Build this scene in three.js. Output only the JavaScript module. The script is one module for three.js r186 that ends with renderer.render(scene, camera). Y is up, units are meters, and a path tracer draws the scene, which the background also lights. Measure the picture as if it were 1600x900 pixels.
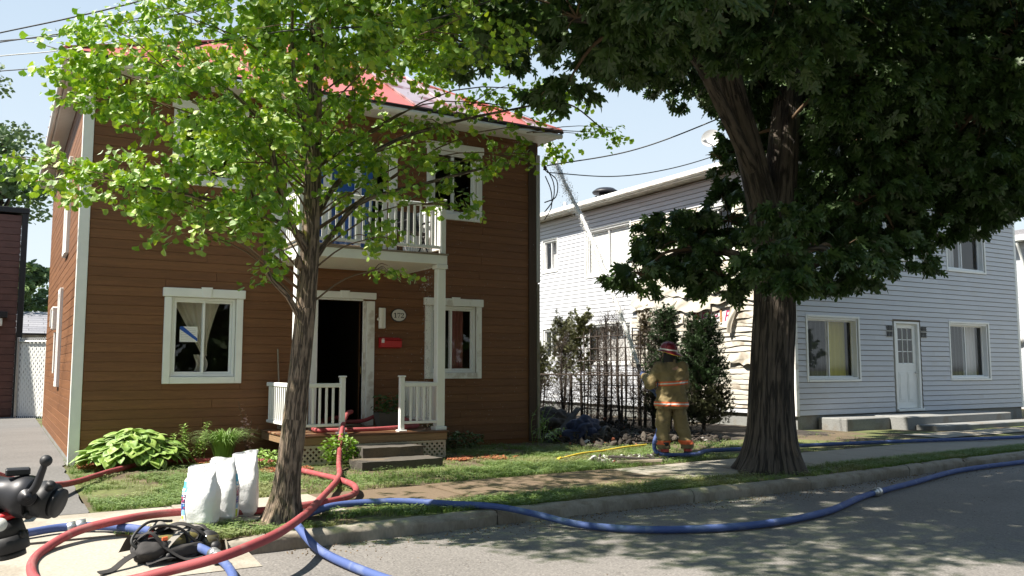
import * as THREE from 'three';
import { mergeGeometries, toCreasedNormals } from 'three/addons/utils/BufferGeometryUtils.js';
import { MarchingCubes } from 'three/addons/objects/MarchingCubes.js';

// ------------------------------------------------------------------ camera, sky, sun, exposure
const scene = new THREE.Scene();
const CAM = new THREE.Vector3(0, 1.6, 0);
const YAW = 30.73 * Math.PI / 180, PITCH = 5.33 * Math.PI / 180;
const camera = new THREE.PerspectiveCamera(37.126, 16 / 9, 0.1, 900);
camera.position.copy(CAM);
camera.lookAt(Math.sin(YAW) * Math.cos(PITCH), 1.6 + Math.sin(PITCH), -Math.cos(YAW) * Math.cos(PITCH));
camera.updateMatrixWorld(true); camera.updateProjectionMatrix();

const renderer = new THREE.WebGLRenderer({ antialias: true });
renderer.toneMapping = THREE.LinearToneMapping;
renderer.toneMappingExposure = 2.6;
renderer.shadowMap.enabled = true;

// seeded noise
function rngOf(a) { return () => { a |= 0; a = a + 0x6D2B79F5 | 0; let t = Math.imul(a ^ a >>> 15, 1 | a); t = t + Math.imul(t ^ t >>> 7, 61 | t) ^ t; return ((t ^ t >>> 14) >>> 0) / 4294967296; }; }
let rnd = rngOf(20240611);
const rr = (a, b) => a + (b - a) * rnd();
const clamp = (v, a = 0, b = 1) => Math.min(b, Math.max(a, v));
const lerp = (a, b, t) => a + (b - a) * t;
const sstep = (a, b, v) => { const t = clamp((v - a) / (b - a)); return t * t * (3 - 2 * t); };
function hash(x, y, z) { let h = Math.imul(x, 374761393) + Math.imul(y, 668265263) + Math.imul(z, 2147483647 ^ 97531) | 0; h = Math.imul(h ^ h >>> 13, 1274126177); return ((h ^ h >>> 16) >>> 0) / 4294967296; }
const md = (a, p) => p ? ((a % p) + p) % p : a;
function vn(x, y, z = 0, p = 0) {   // value noise, tileable with period p
  const X = Math.floor(x), Y = Math.floor(y), Z = Math.floor(z), w0 = z - Z; let u = x - X, v = y - Y; u = u * u * (3 - 2 * u); v = v * v * (3 - 2 * v);
  let X0 = X, X1 = X + 1, Y0 = Y, Y1 = Y + 1; if (p) { X0 = ((X0 % p) + p) % p; X1 = X0 + 1 === p ? 0 : X0 + 1; Y0 = ((Y0 % p) + p) % p; Y1 = Y0 + 1 === p ? 0 : Y0 + 1; }
  const a = hash(X0, Y0, Z), b = hash(X0, Y1, Z), A = a + (hash(X1, Y0, Z) - a) * u, B = b + (hash(X1, Y1, Z) - b) * u, l0 = A + (B - A) * v;
  if (w0 === 0) return l0;
  const c = hash(X0, Y0, Z + 1), d = hash(X0, Y1, Z + 1), C = c + (hash(X1, Y0, Z + 1) - c) * u, D = d + (hash(X1, Y1, Z + 1) - d) * u, l1 = C + (D - C) * v; return l0 + (l1 - l0) * w0 * w0 * (3 - 2 * w0);
}
function fbm(x, y, z = 0, o = 4, p = 0) { let s = 0, a = 0.5, n = 0; for (let i = 0; i < o; i++) { s += a * vn(x, y, z + i * 17, p); n += a; a *= 0.5; x *= 2; y *= 2; p *= 2; z *= 2; } return s / n; }

// a hazy early-summer sky: pale near the horizon, bluer above, thin veils of cloud
{
  const W = 1024, H = 512, d = new Float32Array(W * H * 4);
  for (let j = 0; j < H; j++) for (let i = 0; i < W; i++) {
    const el = ((j + 0.5) / H - 0.5) * Math.PI, az = ((i + 0.5) / W - 0.5) * 2 * Math.PI, s = Math.max(0, Math.sin(el)), t = Math.pow(s, 0.85);
    const x = Math.cos(el) * Math.cos(az), z = Math.cos(el) * Math.sin(az);
    let c = [lerp(0.378, 0.055, t), lerp(0.418, 0.138, t), lerp(0.436, 0.265, t)];
    const cl = sstep(0.50, 0.78, fbm(x * 2.2 / (s + 0.35) + 7, z * 2.2 / (s + 0.35) + 3, s * 2, 5)) * 0.42 * sstep(0, 0.1, s);
    c = c.map((v) => lerp(v, 0.375, cl));
    if (el < 0) c = [0.10, 0.10, 0.09];
    d.set([...c, 1], (j * W + i) * 4);
  }
  const t = new THREE.DataTexture(d, W, H, THREE.RGBAFormat, THREE.FloatType);
  t.mapping = THREE.EquirectangularReflectionMapping; t.magFilter = t.minFilter = THREE.LinearFilter; t.needsUpdate = true;
  scene.background = t; scene.environment = t;
}
const SUN = new THREE.Vector3(-0.72, 1.0, -0.12).normalize();
const sun = new THREE.DirectionalLight(new THREE.Color().setRGB(1, 0.93, 0.82), 5);
sun.position.copy(SUN).multiplyScalar(70).add(new THREE.Vector3(10, 0, -10));
sun.target.position.set(10, 0, -10); sun.target.name = 'sun_target'; sun.name = 'sun';
sun.castShadow = true; sun.shadow.radius = 1.2; sun.shadow.mapSize.set(4096, 4096);
Object.assign(sun.shadow.camera, { left: -32, right: 32, top: 32, bottom: -32, near: 1, far: 160 });
scene.add(sun, sun.target);

// ------------------------------------------------------------------ naming
const used = {};
function numbered(n) { if (!(n in used)) { used[n] = 0; return n; } return n + '_' + String(++used[n]).padStart(3, '0'); }
const V3 = (x, y, z) => new THREE.Vector3(x, y, z);
const bases = new Map();
function thing(name, label, category, base = [0, 0, 0], group) {
  const o = new THREE.Group(); o.name = numbered(name); o.position.set(...base); o.userData = { label, category };
  if (group) o.userData.group = group;
  scene.add(o); bases.set(o, V3(...base)); return o;
}
const shadowOn = (m) => { m.castShadow = m.receiveShadow = true; return m; };
const partCount = new WeakMap();
function partName(parent, name) { const c = partCount.get(parent) || {}; partCount.set(parent, c); if (!(name in c)) { c[name] = 0; return name; } return name + '_' + String(++c[name]).padStart(3, '0'); }
const baseOf = (o) => { let b = V3(0, 0, 0); while (o && o !== scene) { b.add(o.position); o = o.parent; } return b; };
function part(parent, name, geo, mat, extra) {   // geometry in world coordinates, hung under its thing
  if (Array.isArray(geo)) geo = merge(geo);
  const b = baseOf(parent); if (b.lengthSq()) geo.translate(-b.x, -b.y, -b.z);
  const m = shadowOn(new THREE.Mesh(geo, mat)); m.name = partName(parent, name); if (extra) Object.assign(m.userData, extra);
  parent.add(m); return m;
}
function solo(name, label, category, geo, mat, group) {   // a thing that is one mesh
  if (Array.isArray(geo)) geo = merge(geo);
  geo.computeBoundingBox(); const c = geo.boundingBox.getCenter(V3()); c.y = geo.boundingBox.min.y; geo.translate(-c.x, -c.y, -c.z);
  const m = shadowOn(new THREE.Mesh(geo, mat)); m.position.copy(c); m.name = numbered(name); m.userData = { label, category }; if (group) m.userData.group = group;
  scene.add(m); return m;
}
function struct(name, geo, mat, parent = scene) {
  if (Array.isArray(geo)) geo = merge(geo);
  const m = shadowOn(new THREE.Mesh(geo, mat)); m.name = parent === scene ? numbered(name) : partName(parent, name); if (parent === scene) m.userData.kind = 'structure';
  parent.add(m); return m;
}
function structGroup(name) { const g = new THREE.Group(); g.name = numbered(name); g.userData.kind = 'structure'; scene.add(g); return g; }

// ------------------------------------------------------------------ geometry helpers (all non-indexed with position, normal, uv)
function clean(g) { if (g.index) g = g.toNonIndexed(); for (const k of Object.keys(g.attributes)) if (!['position', 'normal', 'uv'].includes(k)) g.deleteAttribute(k); if (!g.attributes.normal) g.computeVertexNormals(); if (!g.attributes.uv) g.setAttribute('uv', new THREE.BufferAttribute(new Float32Array(g.attributes.position.count * 2), 2)); g.morphAttributes = {}; g.clearGroups(); return g; }
function merge(list) { list = list.filter(Boolean).map(clean); return list.length === 1 ? list[0] : mergeGeometries(list); }
function uvWorld(g, s = 1, swap = false, off = true) {   // uv in metres, each triangle along its main plane
  g = clean(g); const P = g.attributes.position, U = g.attributes.uv, a = V3(), b = V3(), c = V3(), n = V3(), ox = off ? rnd() * 7 : 0, oy = off ? rnd() * 7 : 0;
  for (let i = 0; i < P.count; i += 3) {
    a.fromBufferAttribute(P, i); b.fromBufferAttribute(P, i + 1); c.fromBufferAttribute(P, i + 2); n.crossVectors(b.clone().sub(a), c.clone().sub(a));
    const x = Math.abs(n.x), y = Math.abs(n.y), z = Math.abs(n.z);
    [a, b, c].forEach((p, k) => { let u = x > y && x > z ? [p.z, p.y] : y > z ? [p.x, p.z] : [p.x, p.y]; if (swap) u = [u[1], u[0]]; U.setXY(i + k, u[0] * s + ox, u[1] * s + oy); });
  }
  return g;
}
function hullBox(w, h, d, b) {   // chamfered box, 44 triangles
  const X = w / 2, Y = h / 2, Z = d / 2, pos = [], S = [-1, 1];
  const push = (...v) => { // orient outward
    const [p, q, r] = v, n = q.clone().sub(p).cross(r.clone().sub(p)); const c = p.clone().add(q).add(r); if (n.dot(c) < 0) v.reverse();
    for (let i = 1; i + 1 < v.length; i++) for (const k of [v[0], v[i], v[i + 1]]) pos.push(k.x, k.y, k.z);
  };
  for (const s of S) {
    push(V3(s * X, -Y + b, -Z + b), V3(s * X, Y - b, -Z + b), V3(s * X, Y - b, Z - b), V3(s * X, -Y + b, Z - b));
    push(V3(-X + b, s * Y, -Z + b), V3(X - b, s * Y, -Z + b), V3(X - b, s * Y, Z - b), V3(-X + b, s * Y, Z - b));
    push(V3(-X + b, -Y + b, s * Z), V3(X - b, -Y + b, s * Z), V3(X - b, Y - b, s * Z), V3(-X + b, Y - b, s * Z));
    for (const t of S) {
      push(V3(s * X, t * (Y - b), -Z + b), V3(s * X, t * (Y - b), Z - b), V3(s * (X - b), t * Y, Z - b), V3(s * (X - b), t * Y, -Z + b));
      push(V3(s * X, -Y + b, t * (Z - b)), V3(s * X, Y - b, t * (Z - b)), V3(s * (X - b), Y - b, t * Z), V3(s * (X - b), -Y + b, t * Z));
      push(V3(-X + b, s * Y, t * (Z - b)), V3(X - b, s * Y, t * (Z - b)), V3(X - b, s * (Y - b), t * Z), V3(-X + b, s * (Y - b), t * Z));
      for (const r of S) push(V3(s * X, t * (Y - b), r * (Z - b)), V3(s * (X - b), t * Y, r * (Z - b)), V3(s * (X - b), t * (Y - b), r * Z));
    }
  }
  const g = new THREE.BufferGeometry(); g.setAttribute('position', new THREE.Float32BufferAttribute(pos, 3)); g.computeVertexNormals(); return g;
}
function bx(x0, x1, y0, y1, z0, z1, b = 0.004, swap = false) {   // box from its extents
  if (x1 < x0) [x0, x1] = [x1, x0]; if (y1 < y0) [y0, y1] = [y1, y0]; if (z1 < z0) [z0, z1] = [z1, z0];
  const g = hullBox(x1 - x0, y1 - y0, z1 - z0, Math.min(b, (x1 - x0) * 0.4, (y1 - y0) * 0.4, (z1 - z0) * 0.4)); g.translate((x0 + x1) / 2, (y0 + y1) / 2, (z0 + z1) / 2); return uvWorld(g, 1, swap);
}
const M4 = (pos, q, s = [1, 1, 1]) => new THREE.Matrix4().compose(pos, q, V3(...s));
const Q = (x, y, z) => new THREE.Quaternion().setFromEuler(new THREE.Euler(x, y, z));
function bar(a, b, w, h = w, bev = 0.003, roll = 0) {   // rectangular bar from a to b
  const A = V3(...a), B = V3(...b), d = B.clone().sub(A), L = d.length(); d.normalize();
  const up = Math.abs(d.y) > 0.95 ? V3(0, 0, 1) : V3(0, 1, 0), s = up.clone().cross(d).normalize(), u = d.clone().cross(s);
  const g = uvWorld(hullBox(w, h, L, Math.min(bev, w * 0.4, h * 0.4)), 1, true); if (roll) g.rotateZ(roll);
  g.applyMatrix4(new THREE.Matrix4().makeBasis(s, u, d).setPosition(A.add(B).multiplyScalar(0.5))); return g;
}
function sweep(pts, rad, { radial = 8, steps = 0, caps = true, bump = null, closed = false, straight = false, uvs = 1, girth = 0 } = {}) {   // tube with a radius that may vary
  const P = pts.map((p) => p.isVector3 ? p : V3(...p)), curve = straight ? null : new THREE.CatmullRomCurve3(P, closed, 'centripetal');
  const n = straight ? P.length - 1 : (steps || (P.length - 1) * 5), at = (i) => straight ? P[i] : curve.getPoint(i / n);
  const C = []; for (let i = 0; i <= n; i++) C.push(at(i)); const T = C.map((c, i) => C[Math.min(n, i + 1)].clone().sub(C[Math.max(0, i - 1)]).normalize());
  let N = Math.abs(T[0].y) > 0.9 ? V3(1, 0, 0) : V3(0, 1, 0); N.sub(T[0].clone().multiplyScalar(N.dot(T[0]))).normalize();
  const pos = [], uv = [], idx = []; let len = 0; const rUV = girth || (typeof rad === 'function' ? rad(0.6, C[Math.round(n * 0.6)]) : rad);
  for (let i = 0; i <= n; i++) {
    if (i) { len += C[i].distanceTo(C[i - 1]); N = N.clone().sub(T[i].clone().multiplyScalar(N.dot(T[i]))).normalize(); }
    const B = T[i].clone().cross(N), r0 = typeof rad === 'function' ? rad(i / n, C[i]) : rad;
    for (let j = 0; j <= radial; j++) { const a = j / radial * 2 * Math.PI; let r = r0; if (bump) r += bump(i / n, a, C[i], len); const p = C[i].clone().addScaledVector(N, Math.cos(a) * r).addScaledVector(B, Math.sin(a) * r); pos.push(p.x, p.y, p.z); uv.push(j / radial * Math.max(0.05, 2 * Math.PI * rUV) * uvs, len * uvs); }
  }
  for (let i = 0; i < n; i++) for (let j = 0; j < radial; j++) { const a = i * (radial + 1) + j, b = a + radial + 1; idx.push(a, a + 1, b, a + 1, b + 1, b); }
  if (caps) for (const [e, flip] of [[0, true], [n, false]]) { const c = pos.length / 3; pos.push(C[e].x, C[e].y, C[e].z); uv.push(0, 0); for (let j = 0; j < radial; j++) { const a = e * (radial + 1) + j; flip ? idx.push(c, a + 1, a) : idx.push(c, a, a + 1); } }
  const g = new THREE.BufferGeometry(); g.setAttribute('position', new THREE.Float32BufferAttribute(pos, 3)); g.setAttribute('uv', new THREE.Float32BufferAttribute(uv, 2)); g.setIndex(idx); g.computeVertexNormals();
  if (!bump || true) { const nn = g.attributes.normal; for (let i = 0; i <= n; i++) { const a = i * (radial + 1), b = a + radial; const v = V3().fromBufferAttribute(nn, a).add(V3().fromBufferAttribute(nn, b)).normalize(); nn.setXYZ(a, v.x, v.y, v.z); nn.setXYZ(b, v.x, v.y, v.z); } }
  return clean(g);
}
function gridSheet(nu, nv, fn, { uvs = 1, double = 0 } = {}) {   // surface from fn(u, v) -> [x, y, z]
  const pos = [], uv = [], idx = [];
  for (let j = 0; j <= nv; j++) for (let i = 0; i <= nu; i++) { const p = fn(i / nu, j / nv); pos.push(p[0], p[1], p[2]); uv.push((p[3] ?? i / nu) * uvs, (p[4] ?? j / nv) * uvs); }
  for (let j = 0; j < nv; j++) for (let i = 0; i < nu; i++) { const a = j * (nu + 1) + i, b = a + nu + 1; idx.push(a, a + 1, b, a + 1, b + 1, b); }
  const g = new THREE.BufferGeometry(); g.setAttribute('position', new THREE.Float32BufferAttribute(pos, 3)); g.setAttribute('uv', new THREE.Float32BufferAttribute(uv, 2)); g.setIndex(idx); g.computeVertexNormals(); return clean(g);
}
function ground(xs, zs, fn) { // sheet seen from above, uv in metres
  const g = gridSheet(xs.length - 1, zs.length - 1, (u, v) => { const x = xs[Math.round(u * (xs.length - 1))], z = zs[Math.round(v * (zs.length - 1))]; const r = fn(x, z); return [r[0], r[1], r[2], r[0], r[2]]; });
  return g.attributes.normal.getY(0) < 0 ? flip(g) : g;
}

const range = (a, b, n) => Array.from({ length: n + 1 }, (_, i) => a + (b - a) * i / n);
function lathe(prof, seg = 20) { return clean(new THREE.LatheGeometry(prof.map((p) => new THREE.Vector2(...p)), seg)); }
function cyl(a, b, r, r2 = r, seg = 14) { return sweep([a, b], (t) => lerp(r, r2, t), { radial: seg, straight: true }); }
function flip(g) { g = clean(g); for (const k in g.attributes) { const A = g.attributes[k], n = A.itemSize; for (let i = 0; i < A.count; i += 3) for (let c = 0; c < n; c++) { const t = A.array[(i + 1) * n + c]; A.array[(i + 1) * n + c] = A.array[(i + 2) * n + c]; A.array[(i + 2) * n + c] = t; } } g.computeVertexNormals(); return g; }

// ------------------------------------------------------------------ textures
const s8 = (v) => { v = clamp(v); return Math.round(255 * (v <= 0.0031308 ? v * 12.92 : 1.055 * Math.pow(v, 1 / 2.4) - 0.055)); };
function tex(size, metres, fn, data = false) {   // fn(u, v) -> linear rgb (colour) or one value (data)
  const d = new Uint8Array(size * size * 4);
  for (let j = 0; j < size; j++) for (let i = 0; i < size; i++) { const c = fn(i / size, j / size), k = (j * size + i) * 4; if (data) { d[k] = d[k + 1] = d[k + 2] = Math.round(255 * clamp(c)); } else { d[k] = s8(c[0]); d[k + 1] = s8(c[1]); d[k + 2] = s8(c[2]); } d[k + 3] = 255; }
  const t = new THREE.DataTexture(d, size, size, THREE.RGBAFormat); if (!data) t.colorSpace = THREE.SRGBColorSpace;
  t.wrapS = t.wrapT = THREE.RepeatWrapping; t.magFilter = THREE.LinearFilter; t.minFilter = THREE.LinearMipmapLinearFilter; t.generateMipmaps = true; t.needsUpdate = true;
  const m = Array.isArray(metres) ? metres : [metres, metres]; t.repeat.set(1 / m[0], 1 / m[1]); return t;
}
const mul = (c, k) => [c[0] * k, c[1] * k, c[2] * k];
const mix3 = (a, b, t) => [lerp(a[0], b[0], t), lerp(a[1], b[1], t), lerp(a[2], b[2], t)];
const col = (r, g, b) => new THREE.Color().setRGB(r, g, b);
function M(c, roughness = 0.7, o = {}) { return new THREE.MeshStandardMaterial({ color: c ? col(...c) : 0xffffff, roughness, ...o }); }
const P_ = (n) => (u, v, o = 4, z = 0) => fbm(u * n, v * n, z, o, n);   // tileable fbm with n cells
// a pointed leaf, folded along its midrib, arching by bend; root at pos
function leafGeo(len, wid, bend, pos, q, segs = 3) {
  const p = [], u = [], pt = (t) => { const a = bend * t; return [0, len * t * Math.sin(0.35 + 0.0) * 0.55 - len * 0.6 * bend * t * t, len * t * (1 - 0.12 * bend * t)]; }, w = (t) => wid * Math.pow(Math.sin(Math.PI * Math.pow(clamp(t * 0.97 + 0.015), 0.8)), 0.8), fold = 0.22;
  for (let i = 0; i < segs; i++) { const t0 = i / segs, t1 = (i + 1) / segs, a = pt(t0), b = pt(t1), w0 = w(t0), w1 = w(t1); for (const s of [1, -1]) { const A = [a[0] + s * w0, a[1] + w0 * fold, a[2]], B = [b[0] + s * w1, b[1] + w1 * fold, b[2]]; const tri = s > 0 ? [a, A, B, a, B, b] : [a, B, A, a, b, B]; for (const k of tri) { p.push(...k); u.push(k[0], k[2]); } } }
  const g = new THREE.BufferGeometry(); g.setAttribute('position', new THREE.Float32BufferAttribute(p, 3)); g.setAttribute('uv', new THREE.Float32BufferAttribute(u, 2)); g.computeVertexNormals(); if (q) g.applyQuaternion(q); if (pos) g.translate(pos.x, pos.y, pos.z); return g;
}
// ------------------------------------------------------------------ materials
const mat = {};
{
  const n8 = P_(8), n4 = P_(4), n32 = P_(32), n96 = P_(96), n3 = P_(3);
  // worn asphalt
  const stone = (u, v, k) => vn(u * k, v * k, 3, k);
  mat.asphalt = new THREE.MeshStandardMaterial({ roughness: 0.93, vertexColors: false, bumpScale: 0.006,
    map: tex(1024, 3.1, (u, v) => { const s = stone(u, v, 256), s2 = stone(u, v, 420), b = n4(u, v, 5); let k = 0.80 + 0.30 * b + 0.34 * (s - 0.5) + 0.28 * (s2 - 0.5); if (s > 0.90) k += 0.35; if (s < 0.07) k *= 0.5; const crack = Math.abs(fbm(u * 5, v * 5, 9, 5, 5) - 0.5); if (crack < 0.005) k *= 0.8; return mul([0.162, 0.152, 0.142], k); }),
    bumpMap: tex(512, 3.1, (u, v) => 0.6 * stone(u, v, 200) + 0.4 * stone(u, v, 130), true) });
  mat.drive = new THREE.MeshStandardMaterial({ roughness: 0.95, map: tex(512, 2.7, (u, v) => mul([0.135, 0.13, 0.125], 0.75 + 0.3 * n4(u, v, 5) + 0.4 * (stone(u, v, 180) - 0.5))) });
  const conc = (base, seed, stainK) => new THREE.MeshStandardMaterial({ roughness: 0.92, bumpScale: 0.004,
    map: tex(512, 2.3, (u, v) => { const b = fbm(u * 3, v * 3, seed, 5, 3), g = stone(u + seed, v, 170); let k = 0.86 + 0.22 * (b - 0.5) + 0.22 * (g - 0.5); const st = sstep(0.58, 0.72, fbm(u * 4, v * 4, seed + 5, 5, 4)); return mix3(mul(base, k), mul([0.16, 0.12, 0.075], k), st * stainK); }),
    bumpMap: tex(256, 2.3, (u, v) => 0.5 * stone(u, v, 110) + 0.5 * n32(u, v, 2), true) });
  mat.concrete = conc([0.37, 0.34, 0.285], 1, 0.3);
  mat.concreteOld = conc([0.30, 0.275, 0.23], 2, 0.6);
  mat.muddySlab = conc([0.15, 0.108, 0.068], 4, 0.95);
  mat.kerb = conc([0.31, 0.28, 0.23], 6, 0.55);
  mat.foundation = conc([0.22, 0.225, 0.22], 8, 0.4);
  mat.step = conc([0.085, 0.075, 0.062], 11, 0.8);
  // ground
  mat.soil = new THREE.MeshStandardMaterial({ roughness: 1, bumpScale: 0.03, map: tex(512, 4.3, (u, v) => { const b = n8(u, v, 5), g = stone(u, v, 240); const c = mix3([0.105, 0.078, 0.045], [0.10, 0.115, 0.035], sstep(0.42, 0.6, n4(u, v, 5, 2))); return mul(c, 0.55 + 0.7 * b + 0.5 * (g - 0.5)); }), bumpMap: tex(256, 4.3, (u, v) => n32(u, v, 3), true) });
  mat.dirt = new THREE.MeshStandardMaterial({ roughness: 0.95, bumpScale: 0.02, map: tex(512, 2.1, (u, v) => mul(mix3([0.085, 0.062, 0.04], [0.17, 0.125, 0.08], sstep(0.4, 0.65, n4(u, v, 5))), 0.7 + 0.6 * (stone(u, v, 120) - 0.2))), bumpMap: tex(256, 2.1, (u, v) => n32(u, v, 3), true) });
  mat.burntSoil = new THREE.MeshStandardMaterial({ roughness: 1, bumpScale: 0.03, map: tex(512, 2.6, (u, v) => mul(mix3([0.030, 0.024, 0.019], [0.085, 0.068, 0.045], sstep(0.45, 0.68, n4(u, v, 5, 4))), 0.6 + 0.8 * stone(u, v, 130))), bumpMap: tex(256, 2.6, (u, v) => n32(u, v, 3), true) });
  mat.mulch = M([0.42, 0.135, 0.05], 0.95);
  mat.grass = new THREE.MeshPhysicalMaterial({ color: 0xffffff, roughness: 0.75, transmission: 0.3, thickness: 0, side: THREE.DoubleSide });
  mat.terrain = new THREE.MeshStandardMaterial({ roughness: 1, map: tex(512, 9, (u, v) => mul([0.11, 0.13, 0.05], 0.6 + 0.8 * n8(u, v, 5))) });
  // wood-grain siding
  const grain = (u, v, seed) => { const w = fbm(u * 4, v * 60, seed, 3, 0), f = vn(u * 24, v * 240, seed + 4); return 0.55 * w + 0.45 * f; };
  const boardTex = (base, seed) => tex(384, [2.4, 0.9], (u, v) => { const a = fbm(u * 6, v * 48, seed, 4, 6), f = vn(u * 40, v * 200, seed + 2, 40); return mul(base, 0.66 + 0.36 * a + 0.22 * (f - 0.5)); });
  const boardBump = tex(512, [2.4, 0.9], (u, v) => 0.6 * fbm(u * 6, v * 48, 3, 4, 6) + 0.4 * vn(u * 40, v * 200, 7, 40), true);
  mat.brown = [[0.200, 0.084, 0.032], [0.186, 0.077, 0.029], [0.214, 0.091, 0.035]].map((b, i) => new THREE.MeshStandardMaterial({ roughness: 0.62, bumpScale: 0.002, map: boardTex(b, i * 31), bumpMap: boardBump }));
  mat.brownCore = M([0.19, 0.08, 0.031], 0.9);
  mat.charBoard = [0, 1].map((i) => new THREE.MeshStandardMaterial({ roughness: 0.8, bumpScale: 0.003, map: boardTex(i ? [0.10, 0.048, 0.026] : [0.075, 0.045, 0.03], 200 + i * 9), bumpMap: boardBump }));
  mat.white = new THREE.MeshStandardMaterial({ roughness: 0.5, map: tex(256, 1.3, (u, v) => mul([0.80, 0.81, 0.79], 0.92 + 0.12 * n8(u, v, 4))) });
  mat.whiteDirty = new THREE.MeshStandardMaterial({ roughness: 0.6, map: tex(256, 1.1, (u, v) => mix3([0.78, 0.78, 0.75], [0.42, 0.36, 0.30], sstep(0.5, 0.75, n8(u, v, 5)) * 0.55)) });
  mat.soffit = new THREE.MeshStandardMaterial({ roughness: 0.6, map: tex(256, [0.3, 0.3], (u, v) => mul([0.70, 0.67, 0.62], (v * 3) % 1 < 0.07 ? 0.55 : 0.96 + 0.06 * n8(u, v))) });
  const vin = (base, s) => new THREE.MeshStandardMaterial({ roughness: 0.55, bumpScale: 0.001, map: tex(256, [3.2, 1.7], (u, v) => { const a = n4(u, v, 5, s), f = vn(u * 30, v * 150, s, 30), dirt = sstep(0.6, 0.8, fbm(u * 6, v * 6, s + 2, 5, 6)); return mix3(mul(base, 0.95 + 0.07 * (a - 0.5) + 0.05 * (f - 0.5)), [0.5, 0.46, 0.40], dirt * 0.22); }) });
  mat.vinyl = [vin([0.53, 0.55, 0.595], 1), vin([0.515, 0.535, 0.58], 5), vin([0.55, 0.57, 0.61], 9)];
  mat.vinylWarmShade = [vin([0.50, 0.475, 0.42], 2), vin([0.46, 0.43, 0.37], 7)];  // cream melted vinyl, darkened in place of dappled tree shade
  mat.vinylScorchShade = new THREE.MeshStandardMaterial({ roughness: 0.5, map: tex(512, 1.3, (u, v) => mix3([0.46, 0.425, 0.36], [0.20, 0.165, 0.125], sstep(0.52, 0.78, fbm(u * 5, v * 5, 3, 5, 5)) * 0.7)) });  // scorch stains over a base darkened to stand for tree shade
  mat.housewrapBack = M([0.36, 0.27, 0.17], 0.9);
  mat.wallCore = M([0.24, 0.20, 0.15], 0.9);
  mat.strap = new THREE.MeshStandardMaterial({ roughness: 0.85, map: boardTex([0.46, 0.25, 0.11], 77) });
  mat.deckWood = new THREE.MeshStandardMaterial({ roughness: 0.75, map: boardTex([0.30, 0.19, 0.10], 55), bumpMap: boardBump, bumpScale: 0.002 });
  mat.wetWood = new THREE.MeshStandardMaterial({ roughness: 0.35, map: boardTex([0.16, 0.075, 0.038], 91), bumpMap: boardBump, bumpScale: 0.002 });
  mat.greyWood = new THREE.MeshStandardMaterial({ roughness: 0.85, map: boardTex([0.30, 0.25, 0.19], 12), bumpMap: boardBump, bumpScale: 0.002 });
  mat.char = new THREE.MeshStandardMaterial({ roughness: 0.9, map: tex(256, 0.6, (u, v) => mul([0.05, 0.042, 0.036], 0.4 + 1.2 * n8(u, v, 4))) });
  mat.roofRed = [[0.46, 0.125, 0.105], [0.43, 0.115, 0.10], [0.48, 0.14, 0.12]].map((b, i) => new THREE.MeshStandardMaterial({ roughness: 0.42, metalness: 0.1, map: tex(256, 1.7, (u, v) => mul(b, 0.8 + 0.4 * fbm(u * 4, v * 4, i * 5, 5, 4))) }));
  mat.roofBurnt = new THREE.MeshStandardMaterial({ roughness: 0.35, metalness: 0.3, map: tex(256, 1.5, (u, v) => mix3([0.40, 0.33, 0.35], [0.19, 0.07, 0.06], sstep(0.45, 0.7, fbm(u * 4, v * 4, 3, 5, 4)))) });
  mat.roofGrey = new THREE.MeshStandardMaterial({ roughness: 0.9, map: tex(256, 2, (u, v) => mul([0.23, 0.23, 0.25], 0.7 + 0.5 * stone(u, v, 100))) });
  mat.shingle = [0, 1, 2].map((i) => new THREE.MeshStandardMaterial({ roughness: 0.95, map: tex(128, 0.6, (u, v) => mul([0.19 + i * 0.02, 0.195 + i * 0.02, 0.22 + i * 0.02], 0.7 + 0.6 * stone(u, v, 60))) }));
  mat.darkMetal = M([0.03, 0.03, 0.034], 0.45, { metalness: 0.4 });
  mat.blackTrim = M([0.012, 0.011, 0.012], 0.5);
  mat.darkBrick = new THREE.MeshStandardMaterial({ roughness: 0.5, map: tex(256, 1.2, (u, v) => mul([0.12, 0.05, 0.038], 0.7 + 0.6 * n8(u, v, 4))) });
  mat.gutterGrey = M([0.42, 0.42, 0.41], 0.5);
  mat.glass = new THREE.MeshPhysicalMaterial({ color: 0xffffff, roughness: 0.02, transmission: 1, thickness: 0, ior: 1.5 });
  mat.screen = M([0.03, 0.03, 0.033], 0.9);
  mat.pvc = M([0.78, 0.79, 0.79], 0.35);
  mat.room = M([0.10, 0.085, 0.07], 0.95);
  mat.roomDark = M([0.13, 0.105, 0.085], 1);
  mat.curtain = new THREE.MeshPhysicalMaterial({ color: col(0.62, 0.57, 0.48), roughness: 0.95, transmission: 0.25, thickness: 0, side: THREE.DoubleSide });
  mat.olive = M([0.42, 0.36, 0.06], 0.9); mat.paleCurtain = M([0.45, 0.44, 0.43], 0.95); mat.pinkCurtain = M([0.30, 0.11, 0.10], 0.95); mat.blueReflection = M([0.5, 0.66, 0.85], 0.9);  // the light blue paints a reflection in an upper front window
  mat.blueTarp = M([0.05, 0.15, 0.52], 0.4); mat.redBox = M([0.50, 0.025, 0.03], 0.35); mat.paper = M([0.80, 0.80, 0.80], 0.8); mat.blueInk = M([0.015, 0.09, 0.45], 0.6);
  mat.ink = M([0.03, 0.03, 0.035], 0.6); mat.brass = M([0.55, 0.40, 0.12], 0.35, { metalness: 0.9 }); mat.steel = M([0.5, 0.5, 0.5], 0.35, { metalness: 0.9 });
  mat.lampWhite = M([0.75, 0.73, 0.66], 0.4);
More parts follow.
